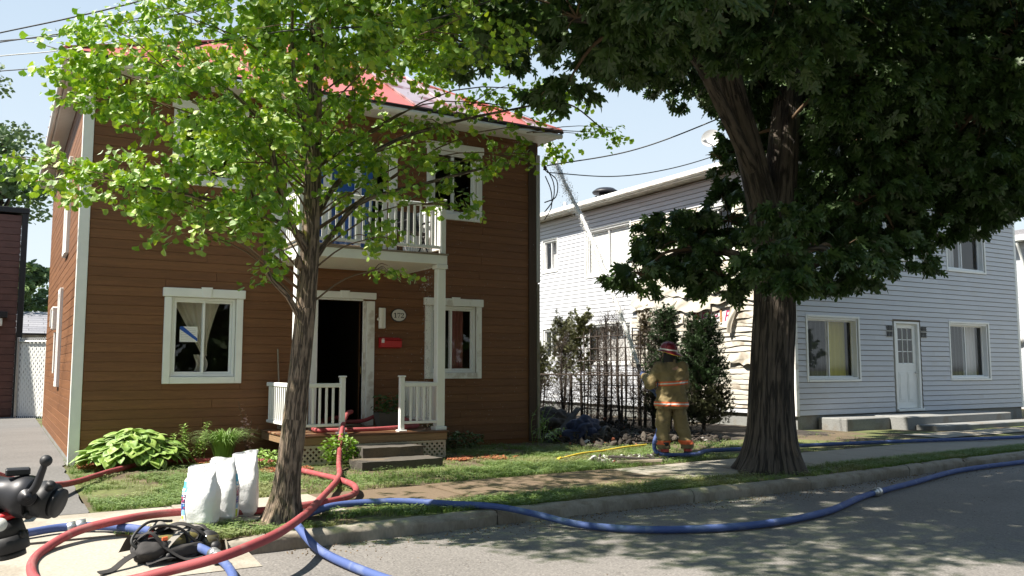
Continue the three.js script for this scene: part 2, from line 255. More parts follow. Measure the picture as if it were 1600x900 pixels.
  // bark
  const bark = (base, dark, s, nu, nv) => ({ map: tex(512, [nu, nv], (u, v) => { const r = Math.abs(2 * fbm(u * 14, v * 5, s, 4, 14) - 1), f = vn(u * 90, v * 40, s, 10); return mul(mix3(dark, base, sstep(0.02, 0.30, r)), 0.75 + 0.5 * f); }), bumpMap: tex(512, [nu, nv], (u, v) => sstep(0.0, 0.32, Math.abs(2 * fbm(u * 14, v * 5, s, 4, 14) - 1)), true) });
  mat.ginkgoBark = new THREE.MeshStandardMaterial({ roughness: 0.95, bumpScale: 0.018, ...bark([0.22, 0.165, 0.12], [0.065, 0.048, 0.034], 5, 0.42, 1.1) });
  mat.mapleBark = new THREE.MeshStandardMaterial({ roughness: 0.95, bumpScale: 0.03, ...bark([0.085, 0.068, 0.054], [0.024, 0.019, 0.015], 9, 0.62, 2.6) });
  mat.twig = M([0.13, 0.085, 0.05], 0.9); mat.burntTwig = M([0.042, 0.031, 0.024], 0.95);
  const leaf = (r, g, b, t = 0.45, ro = 0.55) => new THREE.MeshPhysicalMaterial({ color: col(r, g, b), roughness: ro, transmission: t, thickness: 0, side: THREE.DoubleSide });
  mat.ginkgoLeaf = leaf(0.31, 0.50, 0.016, 0.62, 0.6); mat.ginkgoLeafs = [mat.ginkgoLeaf, leaf(0.23, 0.41, 0.016, 0.62, 0.6), leaf(0.42, 0.56, 0.02, 0.62, 0.6), leaf(0.15, 0.30, 0.016, 0.58, 0.6)];
  mat.leafWhite = leaf(1, 1, 1, 0.45);
  mat.mapleLeafs = [leaf(0.055, 0.115, 0.022, 0.35, 0.5), leaf(0.07, 0.13, 0.025, 0.35, 0.5), leaf(0.045, 0.095, 0.02, 0.35, 0.5)];
  mat.hosta = [leaf(0.22, 0.36, 0.055, 0.3), leaf(0.27, 0.40, 0.07, 0.3), leaf(0.18, 0.31, 0.05, 0.3)];
  mat.leafTint = new THREE.MeshPhysicalMaterial({ color: 0xffffff, roughness: 0.65, transmission: 0.35, thickness: 0, side: THREE.DoubleSide });
  // hoses: woven jackets
  const hose = (c, worn) => new THREE.MeshStandardMaterial({ roughness: 0.75, bumpScale: 0.0015, map: tex(512, [0.27, 1.4], (u, v) => { const w = 0.9 + 0.2 * (Math.sin(v * 2 * Math.PI * 120) * Math.sin(u * 2 * Math.PI * 24)) * 0.5, d = sstep(0.5, 0.75, fbm(u * 4, v * 10, 3, 5, 0)); return mix3(mul(c, w), worn, d * 0.35); }), bumpMap: tex(256, [0.27, 0.7], (u, v) => 0.5 + 0.5 * Math.sin(v * 2 * Math.PI * 60) * Math.sin(u * 2 * Math.PI * 24), true) });
  mat.redHose = hose([0.32, 0.058, 0.064], [0.31, 0.17, 0.15]);
  mat.blueHose = hose([0.06, 0.10, 0.275], [0.19, 0.225, 0.33]);
  mat.yellow = M([0.62, 0.45, 0.03], 0.6);
  mat.bag = new THREE.MeshStandardMaterial({ roughness: 0.38, map: tex(256, 0.4, (u, v) => mul([0.82, 0.83, 0.84], 0.95 + 0.08 * n8(u, v, 4))), bumpMap: tex(256, 0.3, (u, v) => Math.abs(2 * n8(u, v, 4) - 1), true), bumpScale: 0.0018 });
  mat.black = M([0.018, 0.018, 0.02], 0.55); mat.strapBlack = M([0.028, 0.026, 0.026], 0.85); mat.strapGrey = M([0.27, 0.25, 0.22], 0.85); mat.tank = M([0.17, 0.15, 0.06], 0.4); mat.rubber = M([0.02, 0.02, 0.02], 0.6);
  mat.coat = new THREE.MeshStandardMaterial({ roughness: 0.9, bumpScale: 0.004, map: tex(256, 0.8, (u, v) => mix3(mul([0.26, 0.20, 0.10], 0.8 + 0.4 * n4(u, v, 5)), [0.10, 0.085, 0.06], sstep(0.55, 0.8, n8(u, v, 5, 3)) * 0.5)), bumpMap: tex(256, 0.5, (u, v) => n8(u, v, 5), true) });
  mat.orange = M([0.85, 0.16, 0.05], 0.6); mat.silver = M([0.72, 0.72, 0.68], 0.35);
  mat.helmet = M([0.19, 0.012, 0.022], 0.45); mat.skin = M([0.42, 0.25, 0.18], 0.6); mat.glove = M([0.03, 0.05, 0.13], 0.8);
  mat.bootRed = M([0.50, 0.06, 0.04], 0.5);
  mat.water = new THREE.MeshPhysicalMaterial({ color: 0xffffff, roughness: 0.3, transmission: 0.36, thickness: 0, ior: 1.33 });
  mat.spray = new THREE.MeshPhysicalMaterial({ color: 0xffffff, roughness: 0.25, transmission: 0.6, thickness: 0.01, ior: 1.33 });
  mat.lattice = M([0.50, 0.44, 0.35], 0.7);
  mat.ash = new THREE.MeshStandardMaterial({ roughness: 1, map: tex(128, 0.5, (u, v) => mul([0.55, 0.55, 0.54], 0.4 + 0.9 * n8(u, v, 4))) });
  mat.pot = M([0.13, 0.12, 0.105], 0.9);
}
// ------------------------------------------------------------------ ground, road, kerb, sidewalk
const LOT = 0.14;
const kerbZ = (x) => -7.66 - 0.058 * (x - 2.4) + 0.10 * Math.exp(-Math.pow((x - 9.2) / 2.5, 2)) * 1.6;
const walkN = (x) => -8.47 - 0.045 * (x - 0.7), walkF = (x) => -9.86 - 0.047 * (x - 0.7);
{
  const nz = (x, z) => 0.012 * (fbm(x * 0.9, z * 0.9, 4, 4) - 0.5);
  struct('terrain', ground(range(-420, 420, 60), range(-420, 420, 60), (x, z) => [x, -0.10, z]), mat.terrain);
  struct('road', ground(range(-90, 130, 150), range(-7.2, 3.4, 14), (x, z) => [x, nz(x, z) * 0.6 - 0.0, z < -7.1 ? Math.min(-7.2, kerbZ(x) - 0.12) : z]), mat.asphalt);
  struct('lawn', ground([...range(0.86, 14, 110), ...range(14.5, 40, 40)], range(0, 1, 60), (x, t) => { const z = lerp(walkF(x) - 0.0, -34, t * t * 0.7 + t * 0.3); return [x, LOT + nz(x * 2, z * 2) * 1.6 - 0.012, z]; }), mat.soil);
  struct('verge', ground([...range(0.95, 22, 160), ...range(23, 60, 30)], range(0, 1, 10), (x, t) => { const k = kerbZ(x) - 0.13, lim = x < 1.75 ? lerp(walkN(x), kerbZ(x) - 0.1, sstep(0.9, 1.75, x)) : k; const z = lerp(lim, walkN(x), t); return [x, LOT - 0.006 + nz(x * 2.3, z * 2.3) * 2 * (t > 0.02 && t < 0.98 ? 1 : 0.3), z]; }), mat.soil);
  struct('driveway', ground([...range(-2.6, 0.5, 12), 0.72, 0.84, 0.95], range(-36, -9.9, 90), (x, z) => { const e = x > 0.9 && z > -14.6 ? -0.10 + 0.16 * (fbm(z * 2.2, 3, 1, 3) - 0.5) : 0; return [x + e, lerp(0.152, 0.125, sstep(-14.5, -10, z)) + nz(x, z) * 0.4, z]; }), mat.drive);
  struct('driveway_apron', ground(range(-4.5, 1.9, 26), range(0, 1, 16), (x, t) => { const z = lerp(walkN(x) + 0.02, -7.15, t); const top = LOT - 0.02; return [x, lerp(top - 0.005, 0.006, Math.pow(t, 0.8)) + nz(x * 2, z * 2) * 0.5, z]; }), mat.concrete);
  { const skirt = []; for (let x = 0.95; x < 22; x += 0.1) { const lim = (q) => q < 1.75 ? lerp(walkN(q), kerbZ(q) - 0.1, sstep(0.9, 1.75, q)) : kerbZ(q) - 0.13; skirt.push(gridSheet(1, 1, (u, v) => { const q = x + 0.1 * u; return [q, lerp(-0.06, LOT - 0.004, v), lim(q) - 0.002, q, v]; })); } struct('verge_edge', skirt, mat.dirt); }
  struct('burnt_ground', ground(range(9.34, 16.2, 60), range(-29, -12.7, 90), (x, z) => { const e = Math.min(x - 9.3, -12.7 - z) + 0.9 * (fbm(x * 1.3, z * 1.3, 6, 4) - 0.55); return [x, e > 0.12 ? LOT + 0.012 + 0.04 * (fbm(x * 3, z * 3, 2, 4) - 0.5) : LOT - 0.06, z]; }), mat.burntSoil);
  struct('ground_beside_driveway', ground(range(-40, -2.61, 20), range(-40, -9.9, 20), (x, z) => [x, 0.11, z]), mat.terrain);

  // kerb: cast segments, worn at the edges
  const kerb = structGroup('kerb');
  const prof = [[0.0, -0.06], [0.0, 0.085], [-0.022, 0.125], [-0.055, 0.143], [-0.155, 0.146], [-0.165, 0.10], [-0.165, -0.06]];   // [z offset, y]
  let x0 = 1.72; const cuts = [4.45, 7.2, 9.3, 11.75, 13.4, 16.2, 19, 22, 25.5, 29, 34, 40, 50, 60];
  cuts.forEach((x1, si) => {
    const n = Math.max(6, Math.round((x1 - x0) / (x0 < 20 ? 0.09 : 0.4))), A = x0 + 0.006, B = x1 - 0.006, dy = 0.008 * (hash(si, 3, 1) - 0.5), tilt = 0.02 * (hash(si, 8, 2) - 0.5);
    const g = gridSheet(n, 12, (u, v) => {
      const x = lerp(A, B, u), q = v * (prof.length - 1), i = Math.min(prof.length - 2, Math.floor(q)), f = q - i, z = lerp(prof[i][0], prof[i + 1][0], f), y = lerp(prof[i][1], prof[i + 1][1], f);
      const chip = 0.05 * sstep(0.60, 0.85, fbm(x * 2.6, si * 5 + v * 3, 3, 4)) * (v > 0.1 && v < 0.75 ? 1 : 0), low = si === 0 ? lerp(-0.03, 0, sstep(0, 0.2, u)) : 0;
      const w = 0.034 * (fbm(x * 7, v * 9, si, 4) - 0.5);
      return [x, Math.max(-0.06, y + dy + low + w * 0.6 - chip * 0.6), kerbZ(x) + z * 1 + w - chip * 0.5 + tilt * (u - 0.5), x, q * 0.06];
    });
    const cap = (x, s) => { const sh = new THREE.Shape(prof.map((p) => new THREE.Vector2(p[0], p[1] - 0.004))); const c = new THREE.ShapeGeometry(sh); c.rotateY(-Math.PI / 2 ); c.translate(x, 0, kerbZ(x)); return uvWorld(c); };
    struct('kerb_stone', [g, cap(A + 0.004), cap(B - 0.004)], mat.kerb, kerb); x0 = x1;
  });

  // sidewalk slabs
  const sw = structGroup('sidewalk');
  let a = -9; const L = 1.52; let k = 0;
  while (a < 48) {
    const b = a + L, xs = (x, t) => lerp(walkN(x) - 0.006, walkF(x) + 0.006, t), dy = 0.012 * (hash(k, 5, 2) - 0.5), ty = 0.012 * (hash(k, 9, 4) - 0.5);
    const top = (x, z, u, t) => LOT + 0.002 + dy + ty * (u - 0.5) + 0.004 * (fbm(x * 3, z * 3, 1, 3) - 0.5);
    const nn = a < 20 && a > -2 ? 14 : 3;
    const g = gridSheet(nn, nn, (u, t) => { const x = lerp(a + 0.006, b - 0.006, u), e = Math.min(u, 1 - u, t, 1 - t) < 0.001, z = xs(x, t); return [x, top(x, z, u, t) - (e ? 0.008 : 0), z, x + k * 3.3, z]; });
    const sk = (p, q) => gridSheet(1, 1, (u, v) => { const f = u ? q : p; return [f[0], f[1] - v * 0.12, f[2], f[0] + f[2], v * 0.12]; });
    const c = (u, t) => { const x = lerp(a + 0.006, b - 0.006, u), z = xs(x, t); return [x, top(x, z, u, t) - 0.008, z]; };
    const mud = a > 2.2 && a < 6.2, old = a > 6 ;
    struct('slab', [g, sk(c(0, 0), c(1, 0)), sk(c(1, 0), c(1, 1)), sk(c(1, 1), c(0, 1)), sk(c(0, 1), c(0, 0))], mud ? mat.muddySlab : old ? mat.concreteOld : mat.concrete, sw);
    a = b; k++;
  }
  struct('sidewalk_bed', ground(range(-12, 60, 60), range(0, 1, 2), (x, t) => [x, LOT - 0.045, lerp(walkN(x) + 0.01, walkF(x) - 0.01, t)]), mat.dirt);

  // walk in front of the white house
  struct('side_path', ground(range(17, 45, 30), range(0, 1, 4), (x, t) => [x, LOT + 0.006, lerp(walkF(x) - 0.35, -12.0, t)]), mat.concreteOld);
}
// grass: tufts where the photograph shows lawn
function grassDensity(x, z) {
  const k = kerbZ(x) - 0.14, n = fbm(x * 0.9, z * 0.9, 2, 4), n2 = fbm(x * 3, z * 3, 5, 3);
  let d = 0;
  if (z < k && z > walkN(x)) { // verge
    const lim = x < 1.75 ? lerp(walkN(x), kerbZ(x) - 0.1, sstep(0.9, 1.75, x)) : k; if (z > lim || x < 0.95) return 0;
    d = 0.75 * sstep(0.30, 0.5, n + 0.12 * n2);
    d *= sstep(0.28, 0.55, Math.hypot(x - 2.42, z + 8.4)) ; d *= lerp(0.25, 1, sstep(0.9, 2.0, Math.hypot(x - 9.6, z + 8.85)));
    if (x > 7.6 && x < 9.5) d *= 0.5; if (x > 10.2) d = Math.max(d, 0.9 * sstep(10.2, 11.5, x));
  } else if (z < walkF(x)) {
    if (x < 0.92 || x > 15.5) return 0;
    d = 0.95 * sstep(0.28, 0.45, n + 0.15 * n2);
    if (z < -13.75 && x < 9.3) d *= 0.15;
    if (x > 3.3 && x < 6.4 && z < -11.3) d *= 0.1;
    if (x > 3.0 && x < 5.9 && z > -11.3) d *= 0.28 * sstep(3, 3.4, x) + 0.05;
    if (x > 6.2 && x < 7.8 && z < -11.8 && z > -12.7) d *= 0.25;
    if (z < -12.6 && x > 8.4) d *= 0.35 * sstep(-16, -12.6, z);
    if (x > 8 && z > -12.6) d *= 0.4; if (x > 10.5) d *= 0.35;
  }
  return d;
}
{
  const blade = (x, z, a, h, lean, w) => { const c = Math.cos(a), s = Math.sin(a); const p = [], P = (t, e) => [x + c * lean * t * t + s * w * e * (1 - t), h * t * (1 - 0.25 * t * lean / h), z + s * lean * t * t - c * w * e * (1 - t)]; p.push(...P(0, 1), ...P(0, -1), ...P(0.55, 1), ...P(0, -1), ...P(0.55, -1), ...P(0.55, 1), ...P(0.55, 1), ...P(0.55, -1), ...P(1, 0)); return p; };
  const tuft = []; for (let i = 0; i < 7; i++) tuft.push(...blade(rr(-0.022, 0.022), rr(-0.022, 0.022), rr(0, 6.28), rr(0.045, 0.10), rr(0.01, 0.06), rr(0.0022, 0.0038)));
  const clover = []; for (let i = 0; i < 5; i++) { const x = rr(-0.04, 0.04), z = rr(-0.04, 0.04), y = rr(0.03, 0.06), r = rr(0.008, 0.014), a = rr(0, 6); for (const k of [0, 2.1, 4.2]) { const c = Math.cos(a + k), s = Math.sin(a + k); clover.push(x, y, z, x + (c * 0.6 - s * 0.6) * r * 1.6, y + 0.003, z + (s * 0.6 + c * 0.6) * r * 1.6, x + (c * 0.6 + s * 0.6) * r * 1.6, y + 0.003, z + (s * 0.6 - c * 0.6) * r * 1.6); } }
  const mk = (p) => { const g = new THREE.BufferGeometry(); g.setAttribute('position', new THREE.Float32BufferAttribute(p, 3)); g.computeVertexNormals(); return clean(g); };
  const spots = [], weeds = [];
  const addArea = (x0, x1, z0, z1, n) => { for (let i = 0; i < n; i++) { const x = rr(x0, x1), z = rr(z0, z1), d = grassDensity(x, z); if (rnd() < d) (rnd() < 0.2 ? weeds : spots).push([x, z]); } };
  addArea(0.9, 10.5, -9.1, -7.6, 34000); addArea(10.5, 24, -9.6, -8.1, 34000); addArea(0.9, 12.5, -15.5, -9.9, 70000); addArea(12, 16, -24, -9.9, 6000); addArea(24, 45, -11, -8.6, 9000);
  const lay = (list, geo, name, label, hi) => {
    const im = shadowOn(new THREE.InstancedMesh(geo, mat.grass, list.length)); const c = new THREE.Color();
    list.forEach(([x, z], i) => { const s = rr(0.6, 1.15) * hi(x, z); im.setMatrixAt(i, M4(V3(x, LOT - 0.008, z), Q(0, rr(0, 6.28), 0), [rr(0.8, 1.3), s, rr(0.8, 1.3)])); const y = rnd(), dry = sstep(0.55, 0.75, fbm(x * 1.4, z * 1.4, 8, 3)); c.setRGB(lerp(lerp(0.10, 0.17, y), 0.30, dry * 0.6), lerp(lerp(0.19, 0.26, y), 0.27, dry * 0.6), lerp(0.03, 0.10, dry * 0.6)); im.setColorAt(i, c); });
    im.name = name; im.userData = { kind: 'stuff', label, category: 'grass' }; scene.add(im);
  };
  lay(spots, mk(tuft), 'lawn_grass', 'short patchy green grass on the lawn and the verge', (x, z) => x > 10.4 && z > -9.7 ? 1.0 : 0.85);
  lay(weeds, mk(clover), 'clover', 'low clover and broad-leaved weeds among the lawn grass', () => 1);
  // bark mulch at the foot of the brown house and beside the porch
  const chip = hullBox(0.045, 0.010, 0.018, 0.003); const ms = [];
  for (let i = 0; i < 2600; i++) { const x = rr(1.05, 3.6), z = rr(-14.55, -13.75); if (rnd() < sstep(-13.7, -14.1, z + 0.25 * (fbm(x * 3, z * 3, 3) - 0.5))) ms.push([x, z]); }
  for (let i = 0; i < 1500; i++) { const a = rr(0, 6.28), r = Math.sqrt(rnd()), x = 6.85 + Math.cos(a) * r * 0.65, z = -12.42 + Math.sin(a) * r * 0.36; if (fbm(x * 3, z * 3, 7, 3) > 0.36 + 0.2 * r * r) ms.push([x, z]); }
  for (let i = 0; i < 500; i++) { const a = rr(0, 6.28), r = Math.sqrt(rnd()); ms.push([3.6 + Math.cos(a) * r * 0.4, -12.4 + Math.sin(a) * r * 0.3]); }
  const im = shadowOn(new THREE.InstancedMesh(clean(chip), mat.leafWhite.clone(), ms.length)); im.material.transmission = 0; im.material.roughness = 0.95; const c = new THREE.Color();
  ms.forEach(([x, z], i) => { im.setMatrixAt(i, M4(V3(x, LOT + rr(-0.004, 0.022), z), Q(rr(-0.5, 0.5), rr(0, 6.28), rr(-0.5, 0.5)), [rr(0.6, 1.6), 1, rr(0.6, 1.5)])); const k = rr(0.55, 1.15); c.setRGB(0.30 * k, 0.10 * k, 0.042 * k); im.setColorAt(i, c); });
  im.name = 'bark_mulch'; im.userData = { kind: 'stuff', label: 'orange bark mulch at the foot of the brown house and beside the porch', category: 'mulch' }; scene.add(im);
  // dead leaves and grit gathered along the kerb
  const grit = clean(new THREE.IcosahedronGeometry(0.5, 0)), gl = [];
  for (let i = 0; i < 1700; i++) { const x = rr(2.2, 14), g = rnd() * rnd(); gl.push([x, kerbZ(x) + 0.02 + g * 0.9, rr(0.006, 0.022) * (1 - 0.5 * g)]); }
  for (let i = 0; i < 900; i++) gl.push([rr(0.2, 12), rr(-7, -4), rr(0.004, 0.010)]);
  const ig = shadowOn(new THREE.InstancedMesh(grit, im.material, gl.length));
  gl.forEach(([x, z, s], i) => { ig.setMatrixAt(i, M4(V3(x, 0.002 + s * 0.15, z), Q(rr(0, 6), rr(0, 6), rr(0, 6)), [s, s * 0.5, s * rr(0.6, 1.4)])); const k = rr(0.5, 1.2); if (s > 0.009) c.setRGB(0.20 * k, 0.14 * k, 0.08 * k); else c.setRGB(0.2 * k, 0.19 * k, 0.175 * k); ig.setColorAt(i, c); });
  ig.name = 'road_grit'; ig.userData = { kind: 'stuff', label: 'loose grit and dead leaf bits on the road beside the kerb', category: 'grit' }; scene.add(ig);
}
// ------------------------------------------------------------------ shared house pieces
function wallWithHoles(u0, u1, y0, y1, holes, thick) {   // solid wall in x/y with rectangular openings, front face at z = 0
  const sh = new THREE.Shape([[u0, y0], [u1, y0], [u1, y1], [u0, y1]].map((p) => new THREE.Vector2(...p)));
  for (const h of holes) sh.holes.push(new THREE.Path([[h[0], h[2]], [h[0], h[3]], [h[1], h[3]], [h[1], h[2]]].map((p) => new THREE.Vector2(...p))));
  const g = new THREE.ExtrudeGeometry(sh, { depth: thick, bevelEnabled: false }); g.translate(0, 0, -thick); return uvWorld(g);
}
function cutRuns(u0, u1, y0, y1, holes) { // pieces of a course left free by the openings
  let runs = [[u0, u1]];
  for (const [a, b, c, d] of holes) if (c < y1 - 0.004 && d > y0 + 0.004) runs = runs.flatMap(([p, q]) => a >= q || b <= p ? [[p, q]] : [[p, a], [b, q]].filter(([s, t]) => t - s > 0.03));
  return runs;
}
const toSide = (X) => (g) => g.applyMatrix4(new THREE.Matrix4().makeRotationY(-Math.PI / 2).setPosition(X, 0, 0)); // x/y wall facing +z -> wall facing -x ; u runs to +z after the turn
function coursePieces(u0, u1, y0, y1, holes) { // [x0, x1, y0, y1]: full pieces plus the notched bits under and over openings
  const out = cutRuns(u0, u1, y0, y1, holes).map(([p, q]) => [p, q, y0, y1]);
  for (const [a, b, c, d] of holes) if (c < y1 - 0.004 && d > y0 + 0.004) { const p = Math.max(a, u0), q = Math.min(b, u1); if (c > y0 + 0.015) out.push([p, q, y0, c]); if (d < y1 - 0.015) out.push([p, q, d, y1]); }
  return out;
}
// sliding window in a wall that faces +z at z = zf; opening o = [x0, x1, y0, y1]
function slider(house, o, zf, { trim = 0.11, head = true, mapSide = (g) => g, split = 0.48, mt = mat.white, depth = 0.10, screenLeft = true, sill = false, frameW = 0.045 }) {
  const [x0, x1, y0, y1] = o, f = mapSide;
  const w = part(house, 'window', f(merge([bx(x0, x0 + frameW, y0, y1, zf - depth, zf - 0.005), bx(x1 - frameW, x1, y0, y1, zf - depth, zf - 0.005), bx(x0 + frameW, x1 - frameW, y0, y0 + frameW, zf - depth, zf - 0.005), bx(x0 + frameW, x1 - frameW, y1 - frameW, y1, zf - depth, zf - 0.005)])), mat.pvc);
  const a = x0 + frameW, b = x1 - frameW, c = y0 + frameW, d = y1 - frameW, m = lerp(a, b, split), sw = 0.035;
  const sash = (p, q, z) => merge([bx(p, p + sw, c, d, z - 0.02, z + 0.02), bx(q - sw, q, c, d, z - 0.02, z + 0.02), bx(p + sw, q - sw, c, c + sw, z - 0.02, z + 0.02), bx(p + sw, q - sw, d - sw, d, z - 0.02, z + 0.02)]);
  part(w, 'sash', f(sash(a, m + 0.02, zf - depth + 0.07)), mat.pvc); part(w, 'sash', f(sash(m - 0.02, b, zf - depth + 0.025)), mat.pvc);
  const pane = (p, q, z) => { const g = new THREE.PlaneGeometry(q - p, d - c - 2 * sw); g.translate((p + q) / 2, (c + d) / 2, z); return clean(g); };
  part(w, 'pane', f(pane(a + sw, m + 0.02 - sw, zf - depth + 0.07)), mat.glass); part(w, 'pane', f(pane(m - 0.02 + sw, b - sw, zf - depth + 0.025)), mat.glass);
  if (trim) {
    const z0 = zf + 0.002, z1 = zf + 0.055;
    const tr = (n, g) => part(house, n, f(g), mt);
    tr('window_trim', bx(x0 - trim, x0 - 0.002, y0 - trim, y1, z0, z1, 0.006)); tr('window_trim', bx(x1 + 0.002, x1 + trim, y0 - trim, y1, z0, z1, 0.006)); tr('window_trim', bx(x0, x1, y0 - trim, y0 - 0.002, z0, z1, 0.006));
    if (head) { tr('window_head', bx(x0 - trim - 0.03, x1 + trim + 0.03, y1 + 0.002, y1 + trim + 0.035, z0, z1 + 0.02, 0.008)); keystone(house, (x0 + x1) / 2 + 0.02, y1 + 0.004, trim + 0.05, z1 + 0.02, f, mt); }
    else tr('window_trim', bx(x0 - trim, x1 + trim, y1 + 0.002, y1 + trim, z0, z1, 0.006));
  }
  return w;
}
function keystone(house, x, y, h, z, f, mt) { const sh = new THREE.Shape([[-0.055, 0], [0.055, 0], [0.085, h], [-0.085, h]].map((p) => new THREE.Vector2(...p))); const g = new THREE.ExtrudeGeometry(sh, { depth: 0.02, bevelEnabled: true, bevelSize: 0.004, bevelThickness: 0.004, bevelSegments: 1 }); g.translate(x, y, z); part(house, 'keystone', f(uvWorld(g)), mt); }
function baluster(parent, x, z, y0, y1, w = 0.036) { part(parent, 'baluster', bx(x - w / 2, x + w / 2, y0, y1, z - w / 2, z + w / 2, 0.006, true), mat.white); }

// ------------------------------------------------------------------ brown two-storey house
const BZ = -14.6, BX0 = 0.96, BX1 = 9.30, BB = -24.4, EAVE = 6.2;
const brown = thing('brown_house', 'two-storey house clad in brown boards with white trim and a red metal hip roof', 'house', [BX0, LOT, BZ]);
{
  const W1 = [2.32, 3.33, 1.46, 2.74], W2 = [6.89, 7.86, 1.51, 2.77], W3 = [6.90, 7.86, 4.54, 5.77], W4 = [2.36, 3.30, 4.70, 5.85], DR = [4.72, 5.56, 0.60, 2.80], BD = [4.30, 6.02, 3.52, 5.52];
  const grow = (o, g, t = g) => [o[0] - g, o[1] + g, o[2] - g, o[3] + t];
  const holes = [grow(W1, 0.10, 0.14), grow(W2, 0.10, 0.14), grow(W3, 0.10, 0.14), grow(W4, 0.10, 0.14), [DR[0] - 0.12, DR[1] + 0.22, 0, DR[3] + 0.15], [BD[0] - 0.18, BD[1] + 0.16, 0, BD[3] + 0.14]];
  holes[5][2] = 3.3;
  // structure behind the boards, and the rooms
  part(brown, 'wall', [wallWithHoles(BX0, BX1, 0.0, EAVE + 0.1, [W1, W2, W3, W4, DR, BD], 0.16).translate(0, 0, BZ - 0.011), bx(BX0 + 0.022, BX0 + 0.18, 0, EAVE + 0.1, BB, BZ - 0.185), bx(BX1 - 0.18, BX1 - 0.022, 0, EAVE + 0.1, BB, BZ - 0.185), bx(BX0 + 0.18, BX1 - 0.18, 0, EAVE + 0.1, BB, BB + 0.16)], mat.brownCore);
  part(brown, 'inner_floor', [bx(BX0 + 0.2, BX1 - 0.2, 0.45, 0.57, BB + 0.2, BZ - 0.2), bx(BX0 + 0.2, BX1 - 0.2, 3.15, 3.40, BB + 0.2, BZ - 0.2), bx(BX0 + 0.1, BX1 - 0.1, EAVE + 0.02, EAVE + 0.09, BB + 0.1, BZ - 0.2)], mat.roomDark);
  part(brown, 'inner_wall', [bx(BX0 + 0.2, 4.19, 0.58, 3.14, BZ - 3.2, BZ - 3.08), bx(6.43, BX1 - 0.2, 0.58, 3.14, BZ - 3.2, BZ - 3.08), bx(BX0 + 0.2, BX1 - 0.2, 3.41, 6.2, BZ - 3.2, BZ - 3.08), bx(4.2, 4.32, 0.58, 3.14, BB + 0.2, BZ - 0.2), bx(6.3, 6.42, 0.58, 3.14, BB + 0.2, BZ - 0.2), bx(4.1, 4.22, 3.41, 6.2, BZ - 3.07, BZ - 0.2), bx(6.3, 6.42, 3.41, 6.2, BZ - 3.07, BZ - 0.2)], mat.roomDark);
  // boards of the front, course by course
  const ex = 0.1475; let row = 0;
  for (let y = 0.22; y < EAVE - 0.02; y += ex, row++) {
    const y1 = Math.min(y + ex - 0.0035, EAVE);
    for (const [p, q, ya, yb] of coursePieces(BX0 + 0.13, BX1 - 0.24, y, y1, holes)) {
      const cuts = [p]; let c = p + (row % 2 ? 1.83 : 3.66) + 0.3 * (hash(row, 2, 2) - 0.5); while (c < q - 0.4) { if (c > p + 0.4) cuts.push(c); c += 3.66; } cuts.push(q);
      for (let i = 0; i + 1 < cuts.length; i++) { const m = (cuts[i] + cuts[i + 1]) / 2; part(brown, 'siding_board', bx(cuts[i] + 0.0015, cuts[i + 1] - 0.0015, ya, yb, BZ - 0.02, BZ + 0.001 + 0.003 * hash(row, i, 3), 0.004), mat.brown[(row * 7 + i * 3) % 3]); }
    }
  }
  // boards of the sunny left wall
  const SW = [-17.9, -17.2, 3.75, 5.3], SW2 = [-18.6, -18.2, 1.35, 3.0]; row = 0;
  for (let y = 0.22; y < EAVE - 0.02; y += ex, row++) {
    const y1 = Math.min(y + ex - 0.0035, EAVE);
    for (const [p, q, ya, yb] of coursePieces(BB + 0.1, BZ - 0.06, y, y1, [[SW[0] - 0.1, SW[1] + 0.1, SW[2] - 0.1, SW[3] + 0.1], [SW2[0] - 0.08, SW2[1] + 0.08, SW2[2] - 0.1, SW2[3] + 0.1]])) {
      const cuts = [p]; for (const c of [BZ - 3.66 - (row % 2) * 1.83, BZ - 7.3 - (row % 2) * 1.2].reverse()) if (c > p + 0.4 && c < q - 0.4) cuts.push(c); cuts.push(q);
      for (let i = 0; i + 1 < cuts.length; i++) part(brown, 'siding_board', bx(BX0 - 0.001 - 0.003 * hash(row, i, 5), BX0 + 0.02, ya, yb, cuts[i] + 0.0015, cuts[i + 1] - 0.0015, 0.005), mat.brown[(row * 5 + i) % 3]);
    }
  }
  part(brown, 'siding_board', [bx(BX1 - 0.02, BX1 + 0.002, 0.2, EAVE, BB, BZ - 0.06)], mat.charBoard[0], { label: 'charred right side wall' });
  for (const o of [SW, SW2]) { part(brown, 'side_window', [bx(BX0 - 0.06, BX0 + 0.02, o[2] - 0.1, o[3] + 0.1, o[0] - 0.1, o[0], 0.006), bx(BX0 - 0.06, BX0 + 0.02, o[2] - 0.1, o[3] + 0.1, o[1], o[1] + 0.1, 0.006), bx(BX0 - 0.06, BX0 + 0.02, o[3], o[3] + 0.1, o[0], o[1], 0.006), bx(BX0 - 0.07, BX0 + 0.02, o[2] - 0.1, o[2], o[0], o[1], 0.006), bx(BX0 + 0.0, BX0 + 0.019, o[2], o[3], o[0], o[1], 0.003)], mat.white); }
  // corner boards
  part(brown, 'corner_board', [bx(BX0 - 0.03, BX0 + 0.125, 0.14, EAVE, BZ - 0.01, BZ + 0.03, 0.006, true), bx(BX0 - 0.03, BX0 - 0.0, 0.14, EAVE, BZ - 0.06, BZ - 0.012, 0.006, true)], mat.white);
  part(brown, 'corner_board', bx(BX1 - 0.235, BX1 - 0.06, 0.16, EAVE, BZ - 0.01, BZ + 0.028, 0.006, true), mat.charBoard[0], { label: 'smoke-darkened corner board' });
  part(brown, 'corner_board', bx(BX1 - 0.055, BX1 + 0.03, 3.32, EAVE - 0.25, BZ - 0.06, BZ + 0.034, 0.006, true), mat.gutterGrey, { label: 'grey upper corner strip' });
